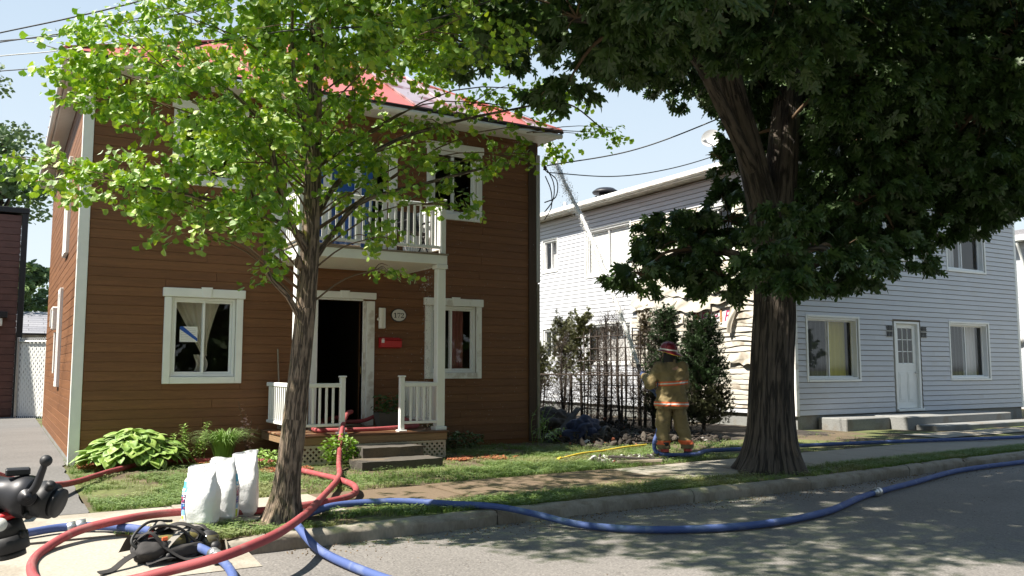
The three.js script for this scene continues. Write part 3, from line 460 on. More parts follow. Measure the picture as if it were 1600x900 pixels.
  part(brown, 'corner_board', bx(BX1 - 0.045, BX1 + 0.02, 0.2, 3.29, BZ - 0.05, BZ + 0.03, 0.006, true), mat.concreteOld, { label: 'weathered lower corner strip' });
  part(brown, 'foundation', [bx(BX0 + 0.01, BX1 - 0.03, 0.0, 0.21, BZ - 0.16, BZ - 0.012), bx(BX0 + 0.01, BX0 + 0.15, 0, 0.21, BB, BZ - 0.17)], mat.foundation);
  // windows
  slider(brown, W1, BZ, { split: 0.50 }); slider(brown, W2, BZ, { mt: mat.whiteDirty, split: 0.46 }); slider(brown, W3, BZ, { split: 0.48 }); slider(brown, W4, BZ, { split: 0.5 });
  // front door opening
  { const [a, b, c, d] = DR, z0 = BZ + 0.002, z1 = BZ + 0.055;
    part(brown, 'door_frame', [bx(a - 0.12, a, c - 0.02, d, BZ - 0.14, z1, 0.006, true)], mat.white);
    part(brown, 'door_frame', [bx(b, b + 0.06, c - 0.02, d, BZ - 0.14, BZ + 0.02, 0.006, true), bx(b + 0.062, b + 0.21, c - 0.02, d, z0, z1, 0.006, true)], mat.whiteDirty);
    part(brown, 'door_frame', bx(a, b, d, d + 0.03, BZ - 0.14, BZ + 0.02), mat.white);
    part(brown, 'door_head', bx(a - 0.16, b + 0.23, d + 0.032, d + 0.15, z0, z1 + 0.02, 0.008), mat.white); keystone(brown, (a + b) / 2 + 0.05, d + 0.034, 0.13, z1 + 0.02, (g) => g, mat.white);
    part(brown, 'threshold', bx(a, b, 0.585, 0.615, BZ - 0.2, BZ + 0.06), mat.greyWood);
    part(brown, 'strike_plate', bx(b - 0.004, b + 0.004, 1.5, 1.62, BZ - 0.1, BZ - 0.05, 0.002), mat.brass);
    const leaf = bx(a + 0.02, a + 0.06, c + 0.02, d - 0.02, BZ - 1.0, BZ - 0.17); part(brown, 'front_door', leaf, mat.white);
  }
  // balcony door behind the upper railing
  { const [a, b, c, d] = BD, z0 = BZ + 0.002, z1 = BZ + 0.05;
    part(brown, 'balcony_door_trim', bx(a - 0.17, a - 0.002, c, d, z0, z1, 0.006, true), mat.white); part(brown, 'balcony_door_trim', bx(b + 0.002, b + 0.16, c, d, z0, z1, 0.006, true), mat.white); part(brown, 'balcony_door_trim', bx(a - 0.19, b + 0.18, d + 0.002, d + 0.13, z0, z1 + 0.02, 0.006), mat.white);
    const n = 3, w = (b - a) / n;
    for (let i = 0; i < n; i++) { const p = a + i * w, q = p + w, z = BZ - 0.06 + (i % 2) * 0.035; const dd = part(brown, 'balcony_door', [bx(p, p + 0.07, c, d, z - 0.02, z + 0.02), bx(q - 0.07, q, c, d, z - 0.02, z + 0.02), bx(p + 0.07, q - 0.07, d - 0.09, d, z - 0.02, z + 0.02), bx(p + 0.07, q - 0.07, c, c + 0.22, z - 0.02, z + 0.02)], mat.pvc); const g = new THREE.PlaneGeometry(w - 0.14, d - c - 0.31); g.translate((p + q) / 2, (c + 0.22 + d - 0.09) / 2, z); part(dd, 'pane', clean(g), mat.glass); }
  }
  // roof: hip with metal panels
  const R = { x0: 0.62, x1: 9.52, z0: -14.02, z1: -24.9, y: 6.33, s: 0.57 };
  const half = (R.x1 - R.x0) / 2, ridgeY = R.y + half * R.s, cx = (R.x0 + R.x1) / 2;
  const facet = (A, B, C, D, along, n, names, mats, jig) => { // strip a roof plane A-B eave, C-D ridge (C above B) into panels
    for (let i = 0; i < n; i++) {
      const at = (u, v) => { const p = A.clone().lerp(B, u), e = along(p, v); return e; };
      part(brown, names, panelGeo(A, B, C, D, i / n, (i + 1) / n, jig && jig(i)), mats(i));
    }
  };
  function panelGeo(A, B, C, D, u0, u1, lift = 0) { // A..B eave, D..C ridge; panels run square to the eave
    const e = B.clone().sub(A), L = e.length(); e.normalize(); const nrm = e.clone().cross(D.clone().sub(A)).normalize(); if (nrm.y < 0) nrm.negate(); const up = nrm.clone().cross(e).normalize(); if (up.y < 0) up.negate();
    const uv2 = (p) => [p.clone().sub(A).dot(e), p.clone().sub(A).dot(up)], d = uv2(D), c = uv2(C);
    const topAt = (x) => x < d[0] ? (d[0] > 1e-4 ? d[1] * x / d[0] : d[1]) : x > c[0] ? c[1] * (L - x) / Math.max(1e-4, L - c[0]) : d[1];
    const a = u0 * L + 0.003, b = u1 * L - 0.003, brk = [a, ...[d[0], c[0]].filter((x) => x > a + 0.01 && x < b - 0.01), b], pts = [[a, 0], [b, 0], ...brk.reverse().map((x) => [x, Math.max(0.012, topAt(x))])];
    const to = (x, y, h) => A.clone().addScaledVector(e, x).addScaledVector(up, y).addScaledVector(nrm, h + lift * (0.3 + 0.7 * hash(Math.round(x * 40), Math.round(y * 40), 3)));
    const pos = []; const tri = (...p) => p.forEach((q) => pos.push(q.x, q.y, q.z));
    const top = pts.map(([x, y]) => to(x, y, 0.018)), bot = pts.map(([x, y]) => to(x, y, 0));
    for (let i = 1; i + 1 < pts.length; i++) { tri(top[0], top[i], top[i + 1]); tri(bot[0], bot[i + 1], bot[i]); }
    for (let i = 0; i < pts.length; i++) { const j = (i + 1) % pts.length; tri(bot[i], bot[j], top[j]); tri(bot[i], top[j], top[i]); }
    // standing seam on the leading edge
    const h = topAt(a); if (h > 0.05) { const q = [to(a, -0.01, 0.012), to(a + 0.022, -0.01, 0.012), to(a + 0.022, h, 0.012), to(a, h, 0.012)], t = q.map((p) => p.clone().addScaledVector(nrm, 0.034)); tri(t[0], t[1], t[2]); tri(t[0], t[2], t[3]); for (let i = 0; i < 4; i++) { const j = (i + 1) % 4; tri(q[i], q[j], t[j]); tri(q[i], t[j], t[i]); } }
    const g = new THREE.BufferGeometry(); g.setAttribute('position', new THREE.Float32BufferAttribute(pos, 3)); g.computeVertexNormals(); return uvWorld(g);
  }
  const zr0 = R.z0 - half, zr1 = R.z1 + half, E0 = V3(R.x0, R.y, R.z0), E1 = V3(R.x1, R.y, R.z0), E2 = V3(R.x1, R.y, R.z1), E3 = V3(R.x0, R.y, R.z1), K0 = V3(cx, ridgeY, zr0), K1 = V3(cx, ridgeY, zr1);
  const nF = 11; for (let i = 0; i < nF; i++) part(brown, 'roof_panel', panelGeo(E0, E1, K0, K0.clone(), i / nF, (i + 1) / nF, i === 8 ? 0.05 : i > 6 ? 0.02 : 0), i === 7 || i === 8 || i === 10 ? mat.roofBurnt : mat.roofRed[i % 3]);
  const nL = 13; for (let i = 0; i < nL; i++) part(brown, 'roof_panel', panelGeo(E3, E0, K0, K1, i / nL, (i + 1) / nL), mat.roofRed[i % 3]);
  for (let i = 0; i < nL; i++) part(brown, 'roof_panel', panelGeo(E1, E2, K1, K0, i / nL, (i + 1) / nL, i < 4 ? 0.03 : 0), i < 5 ? mat.roofBurnt : mat.roofRed[i % 3]);
  part(brown, 'ridge_cap', [bar([E0.x, E0.y + 0.03, E0.z], [K0.x, K0.y + 0.04, K0.z], 0.16, 0.03), bar([E3.x, E3.y + 0.03, E3.z], [K1.x, K1.y + 0.04, K1.z], 0.16, 0.03), bar([K0.x, K0.y + 0.04, K0.z], [K1.x, K1.y + 0.04, K1.z], 0.16, 0.03), bar([E2.x, E2.y + 0.03, E2.z], [K1.x, K1.y + 0.04, K1.z], 0.16, 0.03)], mat.roofRed[0]);
  part(brown, 'ridge_cap', bar([E1.x, E1.y + 0.03, E1.z], [K0.x, K0.y + 0.04, K0.z], 0.16, 0.03), mat.roofRed[1]);
  // eaves: drip edge, gutter, fascia, soffit
  part(brown, 'drip_edge', [bx(R.x0 - 0.01, R.x1 + 0.01, R.y - 0.035, R.y - 0.002, R.z0 + 0.001, R.z0 + 0.03), bx(R.x0 - 0.02, R.x0 - 0.001, R.y - 0.035, R.y - 0.002, R.z1, R.z0 - 0.0), bx(R.x1 + 0.001, R.x1 + 0.02, R.y - 0.035, R.y - 0.002, R.z1, R.z0)], mat.darkMetal);
  part(brown, 'gutter', [sweep([[R.x0 + 0.01, R.y - 0.09, R.z0 - 0.02], [R.x1 - 0.01, R.y - 0.09, R.z0 - 0.02]], 0.05, { radial: 8, straight: true })], mat.white);
  part(brown, 'gutter', [sweep([[R.x0 + 0.02, R.y - 0.09, R.z1], [R.x0 + 0.02, R.y - 0.09, R.z0 - 0.09]], 0.05, { radial: 8, straight: true })], mat.white);
  part(brown, 'fascia', [bx(R.x0 + 0.03, R.x1 - 0.03, EAVE - 0.004, R.y - 0.04, R.z0 - 0.09, R.z0 - 0.065), bx(R.x0 + 0.075, R.x0 + 0.1, EAVE - 0.004, R.y - 0.04, R.z1, R.z0 - 0.1), bx(R.x1 - 0.1, R.x1 - 0.075, EAVE - 0.004, R.y - 0.04, R.z1, R.z0 - 0.1)], mat.white);
  part(brown, 'soffit', [bx(R.x0 + 0.1, R.x1 - 0.1, EAVE, EAVE + 0.02, BZ - 0.0, R.z0 - 0.092), bx(R.x0 + 0.1, BX0 - 0.004, EAVE, EAVE + 0.02, R.z1, BZ - 0.002), bx(BX1 + 0.004, R.x1 - 0.1, EAVE, EAVE + 0.02, R.z1, BZ - 0.002)], mat.soffit);
  // frieze under the soffit
  part(brown, 'frieze', bx(BX0 + 0.13, BX1 - 0.24, EAVE - 0.055, EAVE - 0.002, BZ + 0.006, BZ + 0.03), mat.brown[1]);

  // balcony
  const bz = -12.9, b0 = 3.84, b1 = 6.40, by = 3.50;
  const bal = part(brown, 'balcony', [bx(b0, b1, 3.335, by - 0.012, bz - 0.03, bz, 0.006), bx(b0, b0 + 0.03, 3.335, by - 0.012, BZ + 0.06, bz - 0.032, 0.006), bx(b1 - 0.03, b1, 3.335, by - 0.012, BZ + 0.06, bz - 0.032, 0.006)], mat.white);
  for (let i = 0; i < 12; i++) { const z0 = lerp(BZ + 0.05, bz + 0.02, i / 12), z1 = lerp(BZ + 0.05, bz + 0.02, (i + 1) / 12); part(bal, 'deck_board', bx(b0 - 0.02, b1 + 0.02, by - 0.01, by + 0.018, z0 + 0.004, z1 - 0.004, 0.004), mat.greyWood); }
  for (let i = 0; i < 10; i++) { const z0 = lerp(BZ + 0.06, bz - 0.034, i / 10), z1 = lerp(BZ + 0.06, bz - 0.034, (i + 1) / 10); part(bal, 'soffit_board', bx(b0 + 0.032, b1 - 0.032, 3.342, 3.358, z0 + 0.003, z1 - 0.003, 0.003), mat.soffit); }
  const zr = bz - 0.07;
  for (const [x, z] of [[b0 + 0.06, zr], [b1 - 0.06, zr], [b0 + 0.06, BZ + 0.10], [b1 - 0.06, BZ + 0.10]]) part(bal, 'rail_post', [bx(x - 0.045, x + 0.045, by + 0.02, 4.42, z - 0.045, z + 0.045, 0.008, true), bx(x - 0.058, x + 0.058, 4.422, 4.45, z - 0.058, z + 0.058, 0.008)], mat.white);
  for (const [y0, y1] of [[4.31, 4.37], [3.60, 3.65]]) {
    part(bal, 'rail', bx(b0 + 0.107, b1 - 0.107, y0, y1, zr - 0.025, zr + 0.025, 0.006), mat.white);
    for (const x of [b0 + 0.06, b1 - 0.06]) part(bal, 'rail', bx(x - 0.025, x + 0.025, y0, y1, BZ + 0.147, zr - 0.047, 0.006, true), mat.white);
  }
  for (let x = b0 + 0.19; x < b1 - 0.14; x += 0.112) baluster(bal, x, zr, 3.652, 4.308);
  for (const X of [b0 + 0.06, b1 - 0.06]) for (let z = BZ + 0.25; z < zr - 0.1; z += 0.112) baluster(bal, X, z, 3.652, 4.308);

  // porch below
  const pz = -12.82, p0 = 3.80, p1 = 6.38, py = 0.58;
  const por = part(brown, 'porch', [bx(p0, p1, 0.43, py - 0.032, pz - 0.045, pz, 0.006), bx(p0, p0 + 0.045, 0.43, py - 0.032, BZ + 0.03, pz - 0.047, 0.006), bx(p1 - 0.045, p1, 0.43, py - 0.032, BZ + 0.03, pz - 0.047, 0.006)], mat.deckWood);
  for (let i = 0; i < 13; i++) { const z0 = lerp(BZ + 0.04, pz + 0.02, i / 13), z1 = lerp(BZ + 0.04, pz + 0.02, (i + 1) / 13); part(por, 'deck_board', bx(p0 - 0.02, p1 + 0.02, py - 0.03, py, z0 + 0.003, z1 - 0.003, 0.004), i % 4 === 1 ? mat.deckWood : mat.wetWood); }
  for (const x of [b1 - 0.09, b0 + 0.07]) part(por, 'porch_post', [bx(x - 0.075, x + 0.075, py + 0.06, 3.26, bz - 0.17, bz - 0.02, 0.012, true), bx(x - 0.10, x + 0.10, py + 0.001, py + 0.058, bz - 0.195, bz + 0.005, 0.008), bx(x - 0.10, x + 0.10, 3.262, 3.333, bz - 0.195, bz + 0.005, 0.008)], mat.white);
  const fz = pz - 0.10;
  const railing = (xa, xb, z, ends) => {
    for (const x of ends) part(por, 'rail_post', [bx(x - 0.04, x + 0.04, py + 0.03, 1.45, z - 0.04, z + 0.04, 0.008, true), bx(x - 0.055, x + 0.055, 1.452, 1.48, z - 0.055, z + 0.055, 0.01), bx(x - 0.07, x + 0.07, py + 0.001, py + 0.028, z - 0.07, z + 0.07, 0.006)], mat.white);
    part(por, 'rail', [bx(xa, xb, 1.30, 1.365, z - 0.03, z + 0.03, 0.008)], mat.white); part(por, 'rail', [bx(xa, xb, 0.70, 0.745, z - 0.022, z + 0.022, 0.006)], mat.white);
    const n = Math.round((xb - xa) / 0.112); for (let i = 1; i < n; i++) baluster(por, lerp(xa, xb, i / n), z, 0.747, 1.298);
  };
  railing(3.925, 4.565, fz, [3.885, 4.605]); railing(5.645, 6.235, fz, [5.605]);
  const side = (x, za, zb, dz) => { part(por, 'rail', bx(x - 0.03, x + 0.03, 1.30, 1.365, za, zb, 0.008, true), mat.white); part(por, 'rail', bx(x - 0.022, x + 0.022, 0.70, 0.745, za, zb, 0.006, true), mat.white); const n = Math.round((zb - za) / 0.112); for (let i = 1; i < n; i++) baluster(por, x, lerp(za, zb, i / n), 0.747, 1.298); };
  side(3.885, BZ + 0.06, fz - 0.042); side(6.31, BZ + 0.06, bz - 0.2);
  // lattice skirt
  const lat = (x0, x1, y0, y1, z) => { const out = [bx(x0, x1, y1 - 0.03, y1, z - 0.006, z + 0.012), bx(x0, x1, y0, y0 + 0.03, z - 0.006, z + 0.012), bx(x0, x0 + 0.03, y0 + 0.031, y1 - 0.031, z - 0.006, z + 0.012), bx(x1 - 0.03, x1, y0 + 0.031, y1 - 0.031, z - 0.006, z + 0.012)]; for (const s of [1, -1]) for (let c = x0 - (y1 - y0); c < x1 + (y1 - y0); c += 0.088) { let a = s > 0 ? [c, y0] : [c, y1], b = s > 0 ? [c + (y1 - y0), y1] : [c + (y1 - y0), y0]; const cl = (p, q, x) => [x, p[1] + (q[1] - p[1]) * (x - p[0]) / (q[0] - p[0])]; if (b[0] <= x0 || a[0] >= x1) continue; if (a[0] < x0) a = cl(a, b, x0); if (b[0] > x1) b = cl(a, b, x1); if (b[0] - a[0] < 0.03) continue; out.push(bar([a[0], a[1], z - s * 0.003], [b[0], b[1], z - s * 0.003], 0.005, 0.030, 0.001)); } return merge(out); };
  part(por, 'lattice', lat(p0 + 0.04, 6.36, 0.14, 0.425, pz - 0.02), mat.lattice, { kind: 'stuff' });
}
// things on and around the brown house
{
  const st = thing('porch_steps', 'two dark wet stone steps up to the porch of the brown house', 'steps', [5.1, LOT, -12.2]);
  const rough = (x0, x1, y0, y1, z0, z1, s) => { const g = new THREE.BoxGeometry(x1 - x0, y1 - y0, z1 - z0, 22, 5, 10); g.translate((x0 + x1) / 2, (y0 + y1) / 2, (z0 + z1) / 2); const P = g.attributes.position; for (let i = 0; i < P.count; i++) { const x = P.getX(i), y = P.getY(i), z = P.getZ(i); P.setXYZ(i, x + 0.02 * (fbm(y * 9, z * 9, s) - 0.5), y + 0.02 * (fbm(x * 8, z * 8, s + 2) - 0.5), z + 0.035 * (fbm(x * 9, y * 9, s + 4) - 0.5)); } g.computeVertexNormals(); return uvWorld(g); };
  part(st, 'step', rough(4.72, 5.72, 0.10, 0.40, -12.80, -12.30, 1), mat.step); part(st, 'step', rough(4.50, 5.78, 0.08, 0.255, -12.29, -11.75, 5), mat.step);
  // wall lamp, number plate, mailbox
  const wl = thing('wall_lamp', 'cream half-cylinder wall lamp right of the dark doorway', 'lamp', [5.91, 2.30, BZ]);
  { const g = new THREE.CylinderGeometry(0.065, 0.065, 0.36, 18, 1, false, -Math.PI / 2, Math.PI); g.translate(5.915, 2.50, BZ + 0.035); part(wl, 'lamp_shade', [clean(g)], mat.lampWhite); part(wl, 'back_plate', bx(5.86, 5.97, 2.31, 2.69, BZ + 0.004, BZ + 0.034), mat.white); part(wl, 'lamp_bulb', clean(new THREE.SphereGeometry(0.028, 10, 8).translate(5.84, 2.48, BZ + 0.05)), mat.lampWhite); }
  const np = thing('house_number_plate', 'white oval house number plate reading 172 beside the lamp', 'number plate', [6.24, 2.4, BZ]);
  { const el = new THREE.Shape(); el.absellipse(0, 0, 0.145, 0.115, 0, 2 * Math.PI); const g = new THREE.ExtrudeGeometry(el, { depth: 0.02, bevelEnabled: true, bevelSize: 0.008, bevelThickness: 0.006, bevelSegments: 2, curveSegments: 24 }); g.translate(6.245, 2.565, BZ + 0.008); part(np, 'rim', clean(g), mat.ink);
    const el2 = new THREE.Shape(); el2.absellipse(0, 0, 0.137, 0.107, 0, 2 * Math.PI); const g2 = new THREE.ShapeGeometry(el2, 24); const u = g2.attributes.uv, p = g2.attributes.position; for (let i = 0; i < p.count; i++) u.setXY(i, p.getX(i) / 0.274 + 0.5, p.getY(i) / 0.214 + 0.5); g2.translate(6.245, 2.565, BZ + 0.0365);
    const cv = document.createElement('canvas'); cv.width = 320; cv.height = 250; const c = cv.getContext('2d'); c.fillStyle = '#cfc9c4'; c.fillRect(0, 0, 320, 250); c.fillStyle = '#2a2428'; c.font = 'bold 150px serif'; c.textAlign = 'center'; c.textBaseline = 'middle'; c.fillText('172', 160, 132); const t = new THREE.CanvasTexture(cv); t.colorSpace = THREE.SRGBColorSpace; part(np, 'number_face', clean(g2), new THREE.MeshStandardMaterial({ map: t, roughness: 0.35 })); }
  const mb = thing('mailbox', 'red metal mailbox on the brown wall below the number plate', 'mailbox', [6.05, 1.95, BZ]);
  { const sh = new THREE.Shape([[0, 0], [0.11, 0.02], [0.12, 0.13], [0.0, 0.19]].map((p) => new THREE.Vector2(...p))); const g = new THREE.ExtrudeGeometry(sh, { depth: 0.40, bevelEnabled: true, bevelSize: 0.004, bevelThickness: 0.004, bevelSegments: 1 }); g.rotateY(-Math.PI / 2); g.translate(6.27, 1.96, BZ + 0.008); part(mb, 'box', uvWorld(g), mat.redBox); part(mb, 'lid', bar([5.865, 2.118, BZ + 0.072], [6.275, 2.118, BZ + 0.072], 0.135, 0.012), mat.redBox); part(mb, 'paper_slip', bx(5.875, 5.93, 2.05, 2.13, BZ + 0.128, BZ + 0.137), mat.paper); }
  const pn = thing('paper_notice', 'white paper notice with a diagonal blue stripe in the lower left window', 'notice', [2.6, 1.9, BZ - 0.05]);
  { const x0 = 2.465, x1 = 2.74, y0 = 2.02, y1 = 2.27, z = BZ - 0.040; part(pn, 'sheet', bx(x0, x1, y0, y1, z, z + 0.003), mat.paper); const sh = new THREE.Shape([[x0, y1], [x0 + 0.05, y1], [x1, y0 + 0.06], [x1, y0 + 0.01], [x0, y1 - 0.045]].map((p) => new THREE.Vector2(...p))); const g = new THREE.ShapeGeometry(sh); g.translate(0, 0, z + 0.0045); part(pn, 'stripe', clean(g), mat.blueInk); const ln = []; for (let i = 0; i < 7; i++) ln.push(bx(x0 + 0.02, x1 - 0.02 - 0.05 * hash(i, 1, 1), y0 + 0.03 + i * 0.03, y0 + 0.036 + i * 0.03, z + 0.0028, z + 0.0036)); part(pn, 'lines', ln, mat.gutterGrey, { kind: 'stuff' }); }
  // gathered curtain in the lower left window
  const cur = gridSheet(34, 26, (u, v) => { const top = v, w = lerp(0.08, 0.80, Math.pow(top, 1.2)), x = lerp(2.78, 2.34, top) + 0 + w * u, y = lerp(1.80, 2.76, v); const xx = v < 0.02 ? x : x; return [Math.min(3.31, xx + (1 - v) * 0.08), y, BZ - 0.24 + 0.028 * Math.sin(u * 30 + v * 3) * (0.4 + 0.6 * v), u, v]; });
  const cur2 = gridSheet(10, 14, (u, v) => [lerp(2.74, 2.92, u) + 0.03 * Math.sin(v * 4), lerp(1.55, 1.82, v), BZ - 0.24 + 0.03 * Math.sin(u * 14 + v), u, v]);
  solo('curtain', 'cream curtain tied back inside the lower left window of the brown house', 'curtain', [cur, cur2], mat.curtain);
  solo('curtain', 'dull pink curtain behind the lower right window of the brown house', 'curtain', gridSheet(30, 4, (u, v) => [lerp(7.42, 7.72, u), lerp(1.53, 2.74, v), BZ - 0.26 + 0.022 * Math.sin(u * 22), u, v]), mat.pinkCurtain);
  solo('blue_tarp', 'bright blue tarpaulin sheet hung inside the glazed balcony door', 'tarpaulin', gridSheet(30, 30, (u, v) => [lerp(4.55, 5.78, u), lerp(3.75, 5.42, v), BZ - 0.20 + 0.04 * fbm(u * 5, v * 5, 2), u, v]), mat.blueTarp);
  // broom handle leaning by the porch
  solo('broom_handle', 'thin wooden handle leaning on the wall beside the porch railing', 'handle', [sweep([[4.06, 0.59, BZ + 0.22], [4.03, 1.92, BZ + 0.06]], 0.013, { straight: true, radial: 8 }), bx(4.04, 4.08, 0.585, 0.64, BZ + 0.08, BZ + 0.36)], mat.greyWood);
  // planter on the porch
  const pl = thing('flower_planter', 'grey planter box with a dark green plant on the porch', 'planter', [5.72, 0.58, -14.2]);
  { const g = new THREE.CylinderGeometry(0.27, 0.22, 0.24, 4, 1); g.rotateY(Math.PI / 4); g.scale(1.25, 1, 0.7); g.translate(5.92, 0.705, -14.2); part(pl, 'planter_box', uvWorld(toCreasedNormals(g, 0.5)), mat.pot); const L = []; for (let i = 0; i < 90; i++) L.push(leafGeo(0.10, 0.035, rr(0.2, 0.8), V3(5.92 + rr(-0.22, 0.22), rr(0.80, 1.12), -14.2 + rr(-0.14, 0.14)), Q(rr(-0.9, 0.9), rr(0, 6.28), rr(-0.9, 0.9)))); part(pl, 'foliage', L, mat.mapleLeafs[0], { kind: 'stuff' }); }
  // folding chair on the balcony
  const ch = thing('patio_chair', 'dark folding patio chair standing at the right end of the balcony', 'chair', [6.05, 3.52, -13.6]);
  { const X0 = 5.86, X1 = 6.26, zc = -13.62; for (const x of [X0, X1]) { part(ch, 'leg', sweep([[x, 3.52, zc + 0.3], [x, 4.02, zc - 0.12], [x, 4.36, zc - 0.28]], 0.014, { straight: true }), mat.darkMetal); part(ch, 'leg', sweep([[x, 3.52, zc - 0.25], [x, 3.98, zc + 0.22]], 0.014, { straight: true }), mat.darkMetal); part(ch, 'armrest', bx(x - 0.025, x + 0.025, 4.10, 4.13, zc - 0.2, zc + 0.28, 0.01), mat.darkMetal); } part(ch, 'seat', gridSheet(6, 6, (u, v) => [lerp(X0, X1, u), 3.93 - 0.04 * Math.sin(v * 3.1), lerp(zc - 0.08, zc + 0.27, v), u, v]), mat.strapBlack); part(ch, 'backrest', gridSheet(6, 6, (u, v) => [lerp(X0, X1, u), lerp(3.97, 4.36, v), zc - 0.1 - 0.17 * v, u, v]), mat.strapBlack); }
  solo('fallen_board', 'broken pale board lying across the edge of the balcony floor', 'board', [bar([4.15, 3.55, -13.05], [4.95, 3.58, -13.25], 0.09, 0.02), bar([4.42, 3.60, -12.98], [4.62, 3.72, -13.3], 0.06, 0.018)], mat.greyWood);
}
// ------------------------------------------------------------------ white vinyl-sided house on the right
const WX0 = 16.30, WX1 = 25.95, WZ = -14.2, WB = -30, WE = 6.72, WS = 0.47;
const white = thing('white_house', 'two-storey white vinyl-sided house with a heat-warped side wall behind the hedge', 'house', [WX0, LOT, WZ]);
{
  const A = [16.74, 18.62, 1.32, 2.84], B = [22.50, 24.32, 1.31, 2.84], C = [22.54, 24.32, 4.34, 5.58], D = [16.9, 18.7, 4.34, 5.6], DO = [20.05, 21.12, 0.52, 2.82], B2 = [19.9, 21.0, 4.5, 5.55];
  const fh = [A, B, C, D, DO, B2];
  // side openings in (z) coordinates
  const S1 = [-22.66, -20.36, 4.55, 6.05], S2 = [-22.70, -20.40, 1.75, 2.97], S3 = [-25.25, -24.35, 4.95, 6.05], S4 = [-25.25, -24.4, 1.9, 2.93], S5 = [-17.3, -16.1, 4.5, 5.9]; const shs = [S1, S2, S3, S4, S5];
  const gableY = (x) => WE - 0.06 + 0.15 * (4.85 - Math.abs(x - (WX0 + WX1) / 2));
  part(white, 'wall', [wallWithHoles(WX0 + 0.02, WX1 - 0.02, WS, WE + 0.02, fh, 0.18).translate(0, 0, WZ - 0.025), bx(WX1 - 0.2, WX1 - 0.02, WS, WE + 0.02, WB, WZ - 0.21), bx(WX0 + 0.02, WX1 - 0.21, WS, WE + 0.02, WB, WB + 0.18)], mat.wallCore); part(white, 'wall', toSide(WX0 + 0.025)(wallWithHoles(WB + 0.2, WZ - 0.21, WS, WE + 0.02, shs, 0.16)), mat.housewrapBack);
  { const sh = new THREE.Shape([[WX0 + 0.1, WE + 0.03], [WX1 - 0.1, WE + 0.03], [(WX0 + WX1) / 2, WE + 0.72]].map((p) => new THREE.Vector2(...p))); const g = new THREE.ExtrudeGeometry(sh, { depth: 0.1, bevelEnabled: false }); g.translate(0, 0, WZ - 0.13); part(white, 'gable_wall', uvWorld(g), mat.wallCore); }
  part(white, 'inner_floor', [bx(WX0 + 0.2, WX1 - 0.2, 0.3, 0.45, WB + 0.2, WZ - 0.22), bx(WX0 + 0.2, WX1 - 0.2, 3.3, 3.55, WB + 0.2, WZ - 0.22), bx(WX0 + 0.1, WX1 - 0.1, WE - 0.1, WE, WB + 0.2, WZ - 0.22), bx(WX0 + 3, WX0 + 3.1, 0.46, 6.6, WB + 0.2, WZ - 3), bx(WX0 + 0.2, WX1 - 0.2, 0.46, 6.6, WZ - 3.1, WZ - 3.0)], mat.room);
  // front siding, course by course
  const ex = 0.132; let row = 0;
  const clap = (x0, x1, y, h, z) => { // lapped vinyl course: leans out at the bottom
    const t = Math.max(0.004, h - 0.013), p = [[x0, y + 0.003, z + 0.024], [x1, y + 0.003, z + 0.024], [x1, y + t, z + 0.010], [x0, y + t, z + 0.010], [x0, y, z + 0.001], [x1, y, z + 0.001], [x0, y + t, z + 0.001], [x1, y + t, z + 0.001], [x0, y, z + 0.021], [x1, y, z + 0.021]], f = [[0, 1, 2], [0, 2, 3], [8, 9, 1], [8, 1, 0], [4, 5, 9], [4, 9, 8], [3, 2, 7], [3, 7, 6]], pos = [];
    f.forEach((t) => t.forEach((i) => pos.push(...p[i]))); const g = new THREE.BufferGeometry(); g.setAttribute('position', new THREE.Float32BufferAttribute(pos, 3)); g.computeVertexNormals(); return uvWorld(g, 1, false, true);
  };
  const gr = (o, g) => [o[0] - g, o[1] + g, o[2] - g, o[3] + g], fcut = fh.map((o) => gr(o, 0.055));
  for (let y = WS; y < WE + 0.75; y += ex, row++) {
    let xa = WX0 + 0.07, xb = WX1 - 0.07; if (y + ex > WE) { const k = (y + ex - WE + 0.06) / 0.15; xa = Math.max(xa, WX0 + k); xb = Math.min(xb, WX1 - k); if (xb - xa < 0.4) break; }
    for (const [p, q, ya, yb] of coursePieces(xa, xb, y, y + ex, fcut)) { const cuts = [p]; let c = WX0 + 1.2 + ((row * 1.37) % 2.9); while (c < q - 0.5) { if (c > p + 0.5) cuts.push(c); c += 3.7; } cuts.push(q); for (let i = 0; i + 1 < cuts.length; i++) part(white, 'siding_board', clap(cuts[i] + (i ? 0.001 : 0), cuts[i + 1] + (i + 2 < cuts.length ? 0.012 : 0), ya, yb - ya, WZ + 0.0015 * (i % 2)), mat.vinyl[(row * 3 + i * 5) % 3]); }
  }
  // side siding: straight at the back, softened and sagging by the fire near the front
  row = 0; const warpAt = (z, y) => sstep(-21.2, -19.3, z) * sstep(0.3, 0.9, y) * (1 - 0.8 * sstep(5.0, 6.2, y)) * (0.34 + 0.85 * Math.exp(-Math.pow((y - 3.45) / 0.75, 2))) * (0.6 + 0.8 * fbm(z * 0.6, y * 0.6, 3, 3));
